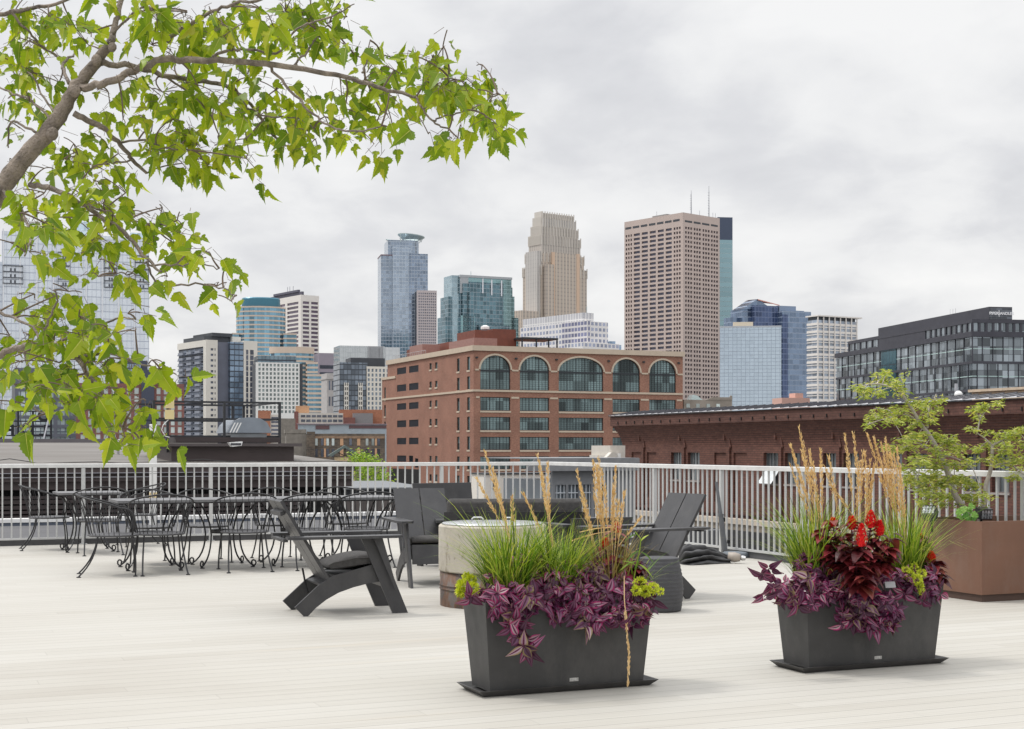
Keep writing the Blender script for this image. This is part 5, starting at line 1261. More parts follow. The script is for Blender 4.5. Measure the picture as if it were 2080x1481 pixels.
# ---------------------------------------------------------------- fire pit
fp = thing('fire_pit', 'round concrete fire pit on a rusty steel drum with a metal lid', 'fire pit', (-.157, 11.42, 0), 0)
def concrete(name, c, c2):
    m, t, b = newmat(name)
    f1 = tex(t, 2.5, 8, rough=.7); f2_ = tex(t, 14, 8, rough=.75, stretch=(1, 1, .6))
    a = ramp(t, f1, [(.3, c), (.65, c2)]); sp = ramp(t, f2_, [(.36, (.62, .58, .52)), (.46, (1, 1, 1)), (.7, (1.08, 1.07, 1.05))])
    t.links.new(mixc(t, 1, a, sp, 'MULTIPLY'), b.inputs['Base Color']); b.inputs['Roughness'].default_value = .88
    bn = t.nodes.new('ShaderNodeBump'); bn.inputs['Strength'].default_value = .5; bn.inputs['Distance'].default_value = .006
    t.links.new(f2_, bn.inputs['Height']); t.links.new(bn.outputs[0], b.inputs['Normal']); return m
def rusty(name):
    m, t, b = newmat(name)
    f1 = tex(t, 5, 8, rough=.7, stretch=(1, 1, .45)); c = ramp(t, f1, [(.32, (.03, .028, .03)), (.44, (.17, .15, .14)), (.52, (.16, .085, .05)), (.60, (.07, .055, .05)), (.72, (.5, .46, .42))])
    t.links.new(c, b.inputs['Base Color']); b.inputs['Roughness'].default_value = .55; b.inputs['Metallic'].default_value = .35; return m
MB().lathe([(.425, .275), (.432, .285), (.432, .63), (.422, .643), (.36, .645), (.36, .60)], 72, caps=False).build('concrete_ring', concrete('cast_concrete', (.40, .36, .29), (.50, .465, .40)), fp, smooth=False)
q = MB().lathe([(.42, 0), (.42, .275), (.35, .276)], 64, caps=False)
for z in (.13, .16): q.lathe([(.421, z), (.427, z+.006), (.421, z+.012)], 64, caps=False)
q.build('steel_drum', rusty('burnt_steel'), fp, smooth=True)
lid = mat('lid_steel', (.55, .56, .56), .28, metal=.85, var=.1, scale=4)
lid_o = MB().lathe([(.405, .646), (.408, .650), (.40, .657), (.2, .664), (.001, .666)], 64, caps=False).build('lid', lid, fp, smooth=True)
for s in (-1, 1):
    MB().tube([(-.165, .0, .66), (-.165, 0, .685), (-.15, 0, .697), (-.09, 0, .697), (-.075, 0, .685), (-.075, 0, .66)] if s < 0 else [(.10, .1, .66), (.10, .1, .69), (.17, .1, .69), (.17, .1, .66)], .007, 6).build('handle', lid, lid_o)
# ---------------------------------------------------------------- drum stool
st = thing('drum_stool', 'round charcoal drum stool with ribbed sides right of the front planter', 'stool', (1.135, 10.97, 0), 0)
pr = []
for i in range(41):
    f = i/40; z = .005 + .395*f; r = .158 + .034*sin(pi*min(1, (.10+f*.86)))**1.0 - .012*f; gro = .0035 if (i % 3 == 0 and i < 40 and i > 3) else 0
    pr.append((r-gro, z))
pr += [(.150, .407), (.135, .412), (.001, .412)]
MB().lathe([(.15, 0)]+pr, 56, caps=False).build('body', mat('stool_charcoal', (.052, .052, .057), .6, var=.12, scale=12, bump=.25, bscale=300), st, smooth=True)
# ---------------------------------------------------------------- umbrella base and folded umbrella
ub = thing('umbrella_stand', 'grey leaning umbrella mast on a round base by the railing', 'umbrella stand', (2.45, 16.2, 0), 0)
ub.matrix_basis = Matrix.Translation(G(1496, 1132)) 
gs = mat('slate_base', (.13, .15, .17), .5, var=.1)
MB().lathe([(.155, 0), (.16, .01), (.16, .05), (.14, .065), (.001, .07)], 40, caps=False).build('base', gs, ub, smooth=True)
pb = ub.matrix_basis.translation
p1 = P(1472, 1118, pb[1]+.12) - pb; p2 = P(1464, 1046, pb[1]+.15) - pb; p3 = P(1455, 979, pb[1]+.2) - pb
MB().tube([p1, p2], [.035, .030], 12).tube([p2, p3], [.022, .018], 12).tube([p2+Vector((0, 0, -.01)), p2+Vector((.002, 0, .015))], .036, 10).build('mast', mat('mast_grey2', (.14, .145, .155), .4, metal=.4), ub)
MB().box(p1[0]+.03, p1[0]+.06, p1[1]-.02, p1[1]+.02, p1[2]+.08, p1[2]+.12).box(p2[0]+.03, p2[0]+.05, p2[1]-.02, p2[1]+.02, p2[2]-.08, p2[2]-.03).build('clamp', blk, ub)
g0 = G(1440, 1143)
um = thing('folded_umbrella', 'crumpled black umbrella canopy lying on the deck beside the leaning mast', 'umbrella', g0, 0)
from mathutils import noise as mno
nx, ny = 70, 150; vs = []
for i in range(nx+1):
    a = i/nx; cx_ = .22 - .56*a
    R = (.045 + .13*sin(pi*min(1, a*.62+.06))**1.2)*(1 if a < .9 else sqrt(max(0, 1-((a-.9)/.1)**2))*.98+.02)
    for j in range(ny+1):
        ph = pi*(j/ny); fold = abs(sin(7.5*ph + 2.2*a + 1.8*mno.noise(Vector((a*2.2, ph*1.3, 3)))))
        r = R*(.62 + .62*fold**.7 + .12*mno.noise(Vector((a*7, ph*5, 1))))
        y = -cos(ph)*r*1.35 + .05*sin(a*5) - .03; z = max(.003, sin(ph)*r*.95)
        vs.append((cx_ + .012*mno.noise(Vector((a*9, ph*6, 8))), y, z))
fs = [(i*(ny+1)+j, (i+1)*(ny+1)+j, (i+1)*(ny+1)+j+1, i*(ny+1)+j+1) for i in range(nx) for j in range(ny)]
q = MB().add(vs, fs)
o_ = len(q.v); n1_, n2_ = 24, 24      # a loose flap lying in front
for i in range(n1_+1):
    for j in range(n2_+1):
        a = i/n1_; b_ = j/n2_; x = -.22 + .38*a + .05*b_*(1-a); y = -.08 - .13*b_*(1-.75*a)
        q.v.append((x, y, .075*(1-b_)**1.5 + .004 + .022*abs(sin(9*a+3*b_))*(1-.6*b_)))
for i in range(n1_):
    for j in range(n2_):
        k_ = o_+i*(n2_+1)+j; q.f.append((k_, k_+1, k_+n2_+2, k_+n2_+1)); q.m.append(0)
q.build('canopy', mat('canopy_black', (.048, .048, .050), .7, var=.25, scale=10, bump=.2, bscale=80), um, smooth=True)
MB().tube([(.20, -.06, .07), (.27, -.075, .065), (.33, -.09, .06)], [.05, .055, .04], 12).build('pole_end', mat('beige_pole', (.33, .29, .25), .5), um, smooth=True)
MB().tube([(.33, -.09, .06), (.35, -.095, .058), (.385, -.105, .055)], [.022, .03, .022], 10).build('finial', mat('chrome', (.5, .5, .5), .2, metal=.9), um)
# ================================================================ PLANTERS AND PLANTS
plm = mat('planter_charcoal', (0.046, 0.045, 0.044), 0.62, var=.16, scale=5, bump=.35, bscale=500, dust=.10)
soil = mat('soil', (.03, .022, .016), .95, var=.4, scale=20, bump=1, bscale=60)
PTH = radians(23)
def frustum(mb, a0, b0, a1, b1, z0, z1, inv=False):
    return mb.add([(-a0, -b0, z0), (a0, -b0, z0), (a0, b0, z0), (-a0, b0, z0), (-a1, -b1, z1), (a1, -b1, z1), (a1, b1, z1), (-a1, b1, z1)], [(0, 1, 5, 4), (1, 2, 6, 5), (2, 3, 7, 6), (3, 0, 4, 7)])
def make_planter(label, loc):
    t = thing('planter_box', label, 'planter', loc, PTH, 'charcoal rectangular planters on trays')
    q = MB(); frustum(q, .435, .125, .475, .158, .022, .475); frustum(q, .425, .115, .462, .145, .08, .475)
    q.add([(-.475, -.158, .475), (.475, -.158, .475), (.475, .158, .475), (-.475, .158, .475), (-.462, -.145, .475), (.462, -.145, .475), (.462, .145, .475), (-.462, .145, .475)], [(0, 1, 5, 4), (1, 2, 6, 5), (2, 3, 7, 6), (3, 0, 4, 7)])
    q.add([(-.435, -.125, .022), (.435, -.125, .022), (.435, .125, .022), (-.435, .125, .022)], [(0, 1, 2, 3)])
    o = q.build('box', plm, t); bo_ = o
    MB().box(-.457, .457, -.14, .14, .40, .43).build('soil', soil, bo_)
    q = MB(); frustum(q, .47, .132, .507, .168, .0, .034); frustum(q, .462, .124, .497, .158, .012, .034)
    q.add([(-.507, -.168, .034), (.507, -.168, .034), (.507, .168, .034), (-.507, .168, .034), (-.497, -.158, .034), (.497, -.158, .034), (.497, .158, .034), (-.497, .158, .034)], [(0, 1, 5, 4), (1, 2, 6, 5), (2, 3, 7, 6), (3, 0, 4, 7)])
    q.box(-.47, .47, -.132, .132, .002, .012); q.build('tray', mat('tray_charcoal', (.045, .043, .043), .5, var=.3, scale=10), t)
    MB().box(.005, .055, -.1302, -.1262, .048, .066).build('name_plate', mat('plate_grey', (.45, .44, .42), .4, metal=.3, var=.3, scale=80), bo_)
    return t
C1 = Vector((.242, 7.45, 0)); C2 = Vector((2.01, 8.22, 0))
make_planter('charcoal planter box full of purple trailing leaves and green grass, nearest the camera', C1)
make_planter('charcoal planter box with red plume flowers, right of the nearest planter', C2)
bladeg = leafmat('grass_green', [(.12, (.03, .075, .010)), (.4, (.13, .25, .022)), (.68, (.34, .46, .05)), (.85, (.48, .52, .12)), (.97, (.58, .46, .20))], .35)
bladed = leafmat('grass_dry', [(.15, (.16, .17, .05)), (.45, (.32, .26, .10)), (.72, (.46, .34, .15)), (.95, (.22, .26, .07))], .3)
plume = leafmat('plume_tan', [(.1, (.56, .37, .16)), (.5, (.72, .51, .26)), (.9, (.88, .69, .42))], .25, rough=.8)
def blade(q, base, ang, L, lean, wdt, rn, droop=.5, mi=0):
    d = Vector((cos(ang), sin(ang), 0)); sd_ = Vector((-sin(ang), cos(ang), 0)); n = 6; vs = []
    tw = rn.uniform(-1.2, 1.2)
    for i in range(n+1):
        t = i/n; h = L*(t - droop*.32*t**3*lean); o = L*lean*(t**1.7)
        p = Vector(base) + d*o + Vector((0, 0, h)); ww_ = wdt*(1-t**2.2)*.5+.0003
        s2 = sd_*cos(tw*t) + d*sin(tw*t)*.6
        vs += [p - s2*ww_, p + s2*ww_]
    q.add(vs, [(2*i, 2*i+1, 2*i+3, 2*i+2) for i in range(n)], mi)
def grass(name, label, base, n, L, spread, leanr, m, seeds=(), rn=None, rad=.06, wd=.0058):
    rn = rn or random.Random(int(base[0]*1000) & 0xffff); t = thing(name, label, 'grass', base)
    q = MB()
    for i in range(n):
        a = rn.uniform(0, 2*pi); r = rad*sqrt(rn.random()); l = L*rn.uniform(.45, 1.08); ln = rn.uniform(*leanr)*(1 if rn.random() < .8 else 1.5)
        blade(q, (r*cos(a), r*sin(a), 0), a + rn.uniform(-1.1, 1.1), l*(1.25 if rn.random() < .06 else 1), ln, wd*rn.uniform(.5, 1.5), rn, rn.uniform(.3, 2.0))
    q.build('blades', m, t)
    return t
def seedheads(t, lst, Zp, rn, size=1.0):
    """lst: (tip px, py, base px, py): each tan plume on its stalk, one mesh each"""
    for (tx, ty, bx_, by) in lst:
        dz = rn.uniform(-.07, .07); a = P(bx_, by, Zp+dz*.4); b = P(tx, ty, Zp+dz)
        mid = (a+b)/2 + Vector((rn.uniform(-.012, .012), 0, rn.uniform(0, .02)))
        path = arc(a, mid, b, 14); q = MB(); q.tube(path, [.0022]*9+[.0015]*6, 4)
        Lp = (b-a).length; ax = (b-a).normalized()
        st_ = .33
        for k_ in range(int(170*Lp/.55)):
            f = st_ + (1-st_)*rn.random()
            p = a.lerp(b, f)*1.0; i = min(13, int(f*14)); p = path[i].lerp(path[i+1], f*14-i)
            u_ = (f-st_)/(1-st_); env = (.30+.7*sin(pi*min(1, u_*1.05+.08)))*.0074*size
            aa = rn.uniform(0, 2*pi); o = Vector((cos(aa), sin(aa), 0))*env*rn.uniform(.2, 1)
            ln = .020*rn.uniform(.7, 1.4); dd = (ax + o.normalized()*.35).normalized() if o.length > 0 else ax
            s_ = dd.cross(Vector((rn.uniform(-1, 1), rn.uniform(-1, 1), .2))).normalized()*.0027
            p0 = p+o; q.add([p0, p0+dd*ln*.5+s_, p0+dd*ln, p0+dd*ln*.5-s_], [(0, 1, 2, 3)])
        q.build('seed_head', plume, t, world=True)
def base_on(C, px, off=0.0, z=.43):
    """point of the planter's long axis that is seen at column px"""
    u_ = Vector((cos(PTH), sin(PTH), 0)); v_ = Vector((-sin(PTH), cos(PTH), 0)); c = C + v_*off
    s = along(c, u_, px); p = c + u_*s; p.z = z; return p
rn = random.Random(11)
g = grass('ornamental_grass', 'green fine-leaved grass clump at the left of the nearest planter, tall tan plumes', base_on(C1, 1035, .02), 780, .52, .1, (.10, .85), bladeg, rn=rn, rad=.105)
seedheads(g, [(985, 918, 1028, 1080), (1001, 955, 1034, 1100), (968, 972, 1030, 1085), (1006, 985, 1040, 1110), (1040, 1010, 1046, 1110)], 7.40, rn)
g = grass('ornamental_grass', 'green fine-leaved grass clump in the middle of the nearest planter', base_on(C1, 1128, .02), 760, .48, .1, (.10, .85), bladeg, rn=rn, rad=.105)
seedheads(g, [(1062, 1003, 1112, 1110), (1091, 922, 1118, 1100), (1112, 940, 1122, 1110), (1100, 960, 1124, 1105)], 7.47, rn)
g = grass('ornamental_grass', 'dry tan grass clump with dense plumes at the right of the nearest planter', base_on(C1, 1238, .02), 260, .42, .1, (.05, .6), bladed, rn=rn, rad=.095)
seedheads(g, [(1172, 955, 1208, 1120), (1178, 985, 1212, 1130), (1205, 938, 1220, 1120), (1211, 945, 1226, 1130), (1216, 932, 1230, 1120), (1222, 955, 1238, 1130), (1213, 960, 1233, 1140), (1250, 950, 1243, 1140), (1246, 990, 1240, 1130), (1268, 1000, 1250, 1145), (1256, 1020, 1248, 1130), (1302, 1050, 1256, 1110), (1185, 1080, 1245, 1072), (1160, 1100, 1240, 1080)], 7.6, rn, 1.15)
g = grass('ornamental_grass', 'thin bent grass with one dry stalk hanging down the front of the nearest planter', base_on(C1, 1290, -.03), 60, .30, .1, (.3, 1.0), bladeg, rn=rn, rad=.05, wd=.007)
u1 = Vector((cos(PTH), sin(PTH), 0)); v1 = Vector((-sin(PTH), cos(PTH), 0))
q = MB(); pts = [P(1268, 1170, 7.35), P(1268, 1215, 7.26), P(1271, 1250, 7.23), P(1277, 1320, 7.22), P(1275, 1395, 7.21)]; q.tube(pts, .0022, 4)
for k_ in range(150):
    f = rn.uniform(.42, .98); i = min(3, int(f*4)); p = pts[i].lerp(pts[i+1], f*4-i); dd = Vector((rn.uniform(-.3, .3), -.1, -1)).normalized(); s_ = Vector((.0026, 0, 0)); p = p+Vector((rn.uniform(-.005, .005), rn.uniform(-.006, 0), 0)); q.add([p, p+dd*.01+s_, p+dd*.02, p+dd*.01-s_], [(0, 1, 2, 3)])
q.build('drooping_stalk', plume, g, world=True)
g = grass('ornamental_grass', 'spreading green grass at the left of the planter with red flowers, tall tan plumes', base_on(C2, 1652, .02), 560, .60, .1, (.06, .75), bladeg, rn=rn, rad=.095)
seedheads(g, [(1622, 866, 1660, 1060), (1606, 905, 1655, 1070), (1612, 925, 1662, 1075), (1628, 915, 1664, 1080), (1645, 915, 1668, 1090), (1606, 945, 1672, 1120), (1667, 915, 1672, 1090), (1652, 940, 1676, 1120), (1683, 928, 1700, 1040), (1676, 948, 1712, 1060)], 8.12, rn, 1.1)
g = grass('ornamental_grass', 'tall tan plume grass in the middle of the planter with red flowers', base_on(C2, 1740, .03), 150, .45, .1, (.05, .5), bladed, rn=rn, rad=.06)
seedheads(g, [(1716, 883, 1738, 1060), (1733, 880, 1748, 1050), (1752, 920, 1744, 1070), (1757, 918, 1760, 1080), (1768, 935, 1755, 1090), (1776, 945, 1762, 1080), (1775, 950, 1750, 1100), (1688, 985, 1742, 1060), (1745, 940, 1740, 1090)], 8.3, rn, 1.1)
g = grass('ornamental_grass', 'green grass at the right of the planter with red flowers, leaning tan plumes', base_on(C2, 1838, .02), 560, .55, .1, (.06, .7), bladeg, rn=rn, rad=.095)
seedheads(g, [(1762, 882, 1822, 1080), (1775, 890, 1828, 1070), (1790, 900, 1832, 1090), (1798, 892, 1828, 1080), (1806, 905, 1840, 1110), (1815, 925, 1842, 1120), (1822, 912, 1836, 1080), (1828, 950, 1846, 1120), (1800, 960, 1834, 1100), (1790, 940, 1830, 1090)], 8.38, rn, 1.15)
# ---- broad leaves ----
def leafshape(q, p, d, nrm, L, Wd, curl, strip=None, mi=0):
    """a lance-shaped leaf from p along d; strip=(edge, band, mid) material slots for striped leaves"""
    d = d.normalized(); s = d.cross(nrm)
    if s.length < 1e-4: s = d.cross(Vector((1, 0, 0)))
    s.normalize(); nn = s.cross(d).normalized(); n = 6; prof = [0.02, .62, .96, 1.0, .78, .42, .02]
    cols_n = [-1, -.62, -.20, .20, .62, 1] if strip else [-1, 0, 1]
    vs = []
    for i in range(n+1):
        t = i/n; c = p + d*(L*t) - nn*(curl*L*t*t)
        for k_ in cols_n: vs.append(c + s*(Wd*.5*prof[i]*k_) + nn*(abs(k_)*Wd*.16*prof[i]))
    m_ = len(cols_n)
    o = len(q.v); q.v += [tuple(v) for v in vs]
    for i in range(n):
        for k_ in range(m_-1):
            q.f.append((o+i*m_+k_, o+i*m_+k_+1, o+(i+1)*m_+k_+1, o+(i+1)*m_+k_)); q.m.append((strip[[0, 1, 2, 1, 0][k_]] if strip else mi))
pe = leafmat('leaf_plum', [(.1, (.025, .004, .014)), (.42, (.105, .008, .050)), (.74, (.27, .014, .10)), (.95, (.52, .04, .20))], .12, .28)
pbnd = leafmat('leaf_mauve', [(.1, (.05, .018, .042)), (.45, (.14, .05, .11)), (.75, (.28, .15, .22)), (.95, (.52, .42, .42))], .12, .35)
pmid = leafmat('leaf_deep', [(.1, (.035, .006, .022)), (.9, (.11, .012, .06))], .12, .35)
pold = leafmat('leaf_olive', [(.1, (.16, .11, .05)), (.9, (.30, .22, .12))], .15, .4)
stemm = mat('stem_plum', (.12, .03, .05), .6)
def rosette(q, c, ax, rn, L=.07, n=6):
    ax = (ax.normalized() + Vector((rn.gauss(0, .35), rn.gauss(0, .3), rn.gauss(0, .3)))).normalized(); a = ax.orthogonal().normalized(); b = ax.cross(a); ph = rn.uniform(0, 6.28); n = rn.choice((4, 5, 5, 6)); old = rn.random() < .13
    for i in range(n):
        t = ph + i*2.4 + rn.gauss(0, .35); o = a*cos(t) + b*sin(t); d = o*1.0 + ax*rn.uniform(.0, 1.3) + Vector((0, 0, -.25))
        leafshape(q, c + o*rn.uniform(0, .012) + ax*rn.uniform(-.02, .02), d, ax, L*rn.uniform(.5, 1.15), L*rn.uniform(.48, .70), rn.uniform(.3, 1.1), (3, 1, 2) if old else (0, 1, 2))
def trailing(name, label, C, boxes, trails, rn):
    t = thing(name, label, 'plant', C + Vector((0, 0, .43))); q = MB(); sq = MB()
    for (x0, x1, off0, off1, z0, z1, n) in boxes:
        for _ in range(n):
            s = rn.uniform(x0, x1); o = rn.uniform(off0, off1); z = rn.uniform(z0, z1)
            c = C + u1*s + v1*o + Vector((0, 0, z)); out = Vector((rn.uniform(-.6, .6), -.75 + rn.uniform(-.4, .3), rn.uniform(.1, .9)))
            rosette(q, c, out, rn, rn.uniform(.036, .072))
            b = C + u1*(s*.9) + v1*(o*.4) + Vector((0, 0, .43)); sq.tube(arc(b, (b+c)/2+Vector((0, 0, .05)), c, 5), .0025, 4)
    for tr in trails:
        pts = [P(*p) for p in tr]; sq.tube(pts, .003, 5)
        for i in range(1, len(pts)): rosette(q, pts[i], Vector((rn.uniform(-.3, .3), -.8, -.45)), rn, .07, 5)
    q.build('leaves', [pe, pbnd, pmid, pold], t, world=True); sq.build('stems', stemm, t, world=True); return t
rn = random.Random(21)
trailing('trailing_plant', 'mass of purple silver-striped trailing leaves spilling over the nearest planter', C1,
    [(-.45, .46, -.21, -.10, .40, .54, 165), (-.40, .44, -.12, .05, .50, .62, 95), (-.46, -.30, -.18, .05, .43, .52, 14), (-.27, -.12, -.06, .02, .58, .68, 12), (.10, .30, -.06, .02, .56, .65, 14), (-.12, .44, -.225, -.18, .34, .43, 26)],
    [[(1040, 1225, 7.10), (1036, 1250, 7.07), (1040, 1272, 7.06)], [(1050, 1225, 7.12), (1058, 1262, 7.08), (1060, 1285, 7.07), (1068, 1302, 7.07), (1072, 1320, 7.07)], [(1030, 1225, 7.10), (1028, 1240, 7.07), (1048, 1262, 7.06), (1052, 1292, 7.06), (1064, 1310, 7.06)], [(1258, 1235, 7.3), (1256, 1262, 7.25)], [(1290, 1225, 7.35), (1308, 1240, 7.3)], [(975, 1200, 7.1), (955, 1213, 7.05)]], rn)
trailing('trailing_plant', 'purple silver-striped trailing leaves hanging from the planter with red flowers', C2,
    [(-.50, .05, -.22, -.08, .38, .53, 105), (-.42, -.02, -.12, .05, .50, .66, 60), (-.22, .10, -.24, -.17, .24, .42, 50), (.12, .44, -.20, -.10, .40, .53, 38), (-.56, -.44, -.15, .1, .38, .50, 20)],
    [[(1592, 1165, 7.8), (1562, 1155, 7.75), (1550, 1168, 7.72)], [(1600, 1180, 7.8), (1572, 1192, 7.74), (1552, 1212, 7.7)], [(1625, 1190, 7.8), (1610, 1215, 7.75), (1618, 1228, 7.74)], [(1705, 1220, 7.9), (1712, 1245, 7.85), (1712, 1265, 7.85)], [(1745, 1215, 7.95), (1752, 1240, 7.9)], [(1820, 1185, 8.1), (1835, 1205, 8.05)], [(1858, 1190, 8.15), (1872, 1215, 8.1)]], rn)
# red plume flowers with dark leaves
dkl = leafmat('leaf_maroon', [(.1, (.035, .008, .010)), (.5, (.13, .018, .024)), (.8, (.27, .035, .045)), (.97, (.10, .08, .03))], .15, .38)
redf = leafmat('flower_red', [(.1, (.45, .004, .008)), (.5, (.70, .008, .012)), (.9, (.85, .03, .03))], .2, .6)
def celosia(label, base, stems, rn):
    t = thing('plume_flower', label, 'flower', base); sq = MB()
    q = MB(); cbase = base
    for (px, py, Z, hgt, fl) in stems:
        top = P(px, py, Z); b0 = Vector((base[0]*.6+top[0]*.4, base[1]*.6+top[1]*.4, .42)); sq.tube(arc(b0, (b0+top)/2+Vector((0, 0, .04)), top, 6), .004, 5)
        L_ = (top-b0).length
        for k_ in range(26):
            f = rn.uniform(.45, 1.10); p = b0.lerp(top, f); a = rn.uniform(0, 6.28); sz = .125*(1.15-.50*f)*rn.uniform(.7, 1.1)
            leafshape(q, p, Vector((cos(a), sin(a), rn.uniform(-.15, .5))), Vector((0, 0, 1)), sz, sz*.72, rn.uniform(.3, .8))
        if fl:
            fq = MB(); H_ = hgt
            for k_ in range(380):
                f = rn.random(); r = .027*(1-f)**.6*(.6+.5*f if f < .2 else 1)*fl; a = rn.uniform(0, 6.28)
                p = top + Vector((r*cos(a), r*sin(a), f*H_)); dd = Vector((cos(a)*.6, sin(a)*.6, .9)).normalized(); s_ = dd.cross(Vector((0, 0, 1))).normalized()*.0035
                fq.add([p, p+dd*.007+s_, p+dd*.015, p+dd*.007-s_], [(0, 1, 2, 3)])
            fq.tube([top, top+Vector((0, 0, H_*.9))], [.014*fl, .002], 7); fq.build('flower', redf, t, world=True)
    q.build('leaves', dkl, t, world=True); sq.build('stems', stemm, t, world=True); return t
b2 = base_on(C2, 1738, -.03)
celosia('dark red-leaved flower clump with five bright red plumes in the right planter', b2, [(1692, 1070, 7.95, .045, .8), (1730, 1076, 7.95, .07, 1.25), (1750, 1110, 7.85, .12, 1.3), (1769, 1072, 7.97, .09, 1.35), (1787, 1088, 7.95, .08, 1.05), (1672, 1085, 7.95, 0, 0), (1810, 1095, 7.95, 0, 0), (1715, 1120, 7.85, 0, 0), (1770, 1130, 7.85, 0, 0), (1740, 1150, 7.8, 0, 0), (1800, 1120, 7.95, 0, 0), (1755, 1175, 7.78, 0, 0), (1690, 1115, 7.9, 0, 0)], rn)
celosia('small dark-leaved plant with one red plume at the right end of the right planter', base_on(C2, 1892, -.02), [(1892, 1140, 8.3, .05, 1.0), (1870, 1098, 8.45, .035, .6), (1900, 1160, 8.3, 0, 0)], rn)
celosia('dark-leaved flower with small red plumes among the dry plumes of the nearest planter', base_on(C1, 1262, .03), [(1252, 1082, 7.7, .05, .8), (1229, 1112, 7.6, .045, .8), (1282, 1140, 7.6, 0, 0), (1300, 1150, 7.6, 0, 0)], rn)
# yellow-green stonecrop
sed = leafmat('sedum_lime', [(.1, (.30, .38, .02)), (.5, (.52, .60, .03)), (.9, (.72, .74, .08))], .3, .5)
def sedum(label, base, lumps, rn):
    t = thing('stonecrop', label, 'plant', base); q = MB()
    for (px, py, Z, r, n) in lumps:
        c = P(px, py, Z)
        for _ in range(n):
            d = Vector((rn.gauss(0, 1), rn.gauss(0, 1), rn.gauss(0, 1))).normalized(); p = c + d*r*rn.uniform(.45, 1); s_ = d.orthogonal().normalized()*.0035
            q.add([p, p+d*.006+s_, p+d*.014, p+d*.006-s_], [(0, 1, 2, 3)])
    q.build('leaves', sed, t, world=True); return t
sedum('bright lime stonecrop at the left end of the nearest planter', base_on(C1, 945, 0), [(942, 1192, 7.3, .038, 500), (955, 1180, 7.3, .03, 350), (936, 1202, 7.28, .025, 200), (960, 1195, 7.2, .03, 300), (948, 1172, 7.35, .02, 150)], rn)
sedum('bright lime stonecrop at the right end of the nearest planter', base_on(C1, 1310, 0), [(1300, 1185, 7.4, .03, 300), (1312, 1200, 7.38, .03, 300), (1326, 1196, 7.38, .028, 260), (1342, 1202, 7.36, .014, 90), (1292, 1200, 7.36, .02, 160)], rn)
sedum('bright lime stonecrop near the right end of the planter with red flowers', base_on(C2, 1860, -.05), [(1848, 1170, 8.12, .03, 240), (1862, 1178, 8.1, .03, 240), (1872, 1165, 8.15, .025, 170), (1868, 1190, 8.1, .02, 140), (1840, 1158, 8.15, .02, 120), (1873, 1203, 8.08, .014, 80), (1858, 1150, 8.2, .018, 90)], rn)
MB_ = MB().box(-.035, .035, -.002, .002, -.02, .015).build('plant_tag', mat('tag_grey', (.33, .33, .34), .5)); MB_.matrix_basis = Matrix.Translation(P(1808, 1187, 8.03)) @ Matrix.Rotation(PTH, 4, 'Z') @ Matrix.Rotation(radians(-18), 4, 'X')
tag(MB_, 'small grey plastic tag clipped on the rim of the planter with red flowers', 'tag')
# weedy light green shoot at the right end of planter 1
shoot = thing('green_shoot', 'light green leafy shoot leaning out at the right end of the nearest planter', 'plant', base_on(C1, 1300, 0))
q = MB(); pts = [P(1288, 1175, 7.35), P(1292, 1150, 7.33), P(1299, 1120, 7.32), P(1302, 1095, 7.32), P(1290, 1080, 7.34)]; q.tube(pts, .003, 5); q.build('stem', bladeg, shoot, world=True)
q = MB()
for (px, py, dx, dz, L_) in ((1292, 1150, -.5, .5, .07), (1295, 1145, .5, -.2, .10), (1299, 1120, .8, -.3, .10), (1300, 1118, -.6, -.2, .09), (1302, 1100, .3, .6, .05), (1296, 1085, -.8, -.1, .08), (1290, 1160, .1, .7, .06), (1294, 1140, -.8, -.1, .10)): leafshape(q, P(px, py, 7.33), Vector((dx, -.2, dz)), Vector((0, -.5, 1)), L_, .014, .5)
q.build('leaves', bladeg, shoot, world=True)
# ---------------------------------------------------------------- big rust-brown planter
cor = mat('rust_planter', (.175, .092, .062), .62, var=.10, scale=1.6, bump=.25, bscale=400, c2=(.19, .10, .066), spec=.3, dust=.10)
nc = Vector(((1994-1040)*11.54/F, 11.54, 0))
cp = thing('rust_planter', 'big rust-brown square planter with a small tree at the right edge', 'planter', nc, TH)
pw, pd, phh = 1.25, .78, .655
q = MB(); e_ = .03
q.box(0, pw, 0, .02, .06, phh).box(0, .02, .021, pd, .06, phh).box(pw-.02, pw, .021, pd, .06, phh).box(.021, pw-.021, pd-.02, pd, .06, phh)
q.box(.021, pw-.021, .021, .05, phh-.02, phh-.001); q.build('box', cor, cp)
MB().box(.015, pw-.02, .015, pd-.02, 0, .059).build('base', mat('rust_base', (.07, .04, .03), .7), cp)
MB().box(.021, pw-.021, .051, pd-.021, .2, phh-.09).build('soil', soil, cp)
st2 = struct_stain = None
def floodlamp(label, px, py, rz, tilt):
    Z = 11.95; o = P(px, py, Z); t = thing('spotlight', label, 'spotlight', o, rz)
    R = Matrix.Rotation(tilt, 4, 'X')
    ho_ = MB().box(-.055, .055, -.05, .05, -.045, .045, 0, R).build('housing', mat('lamp_black', (.015, .015, .017), .3), t)
    q = MB()
    for i in range(4): q.box(-.045+i*.026, -.028+i*.026, -.0535, -.0505, -.034, .034, 0, R)
    for z in (-.012, .014): q.box(-.05, .05, -.0575, -.0545, z-.003, z+.003, 0, R)
    q.build('lens', mat('lamp_glass', (.45, .47, .5), .15, metal=.5, var=.4, scale=40), ho_)
    MB().tube([(0, .03, -.04), (0, .05, -.10), (0, .05, -.16)], .012, 6).build('bracket', mat('lamp_black', (.015, .015, .017), .3), t)
floodlamp('black spotlight tilted left at the left rim of the rust-brown planter', 1889, 1042, TH-1.0, radians(-35))
floodlamp('black upright spotlight beside the sprouting vine in the rust-brown planter', 1998, 1043, TH-.2, radians(8))
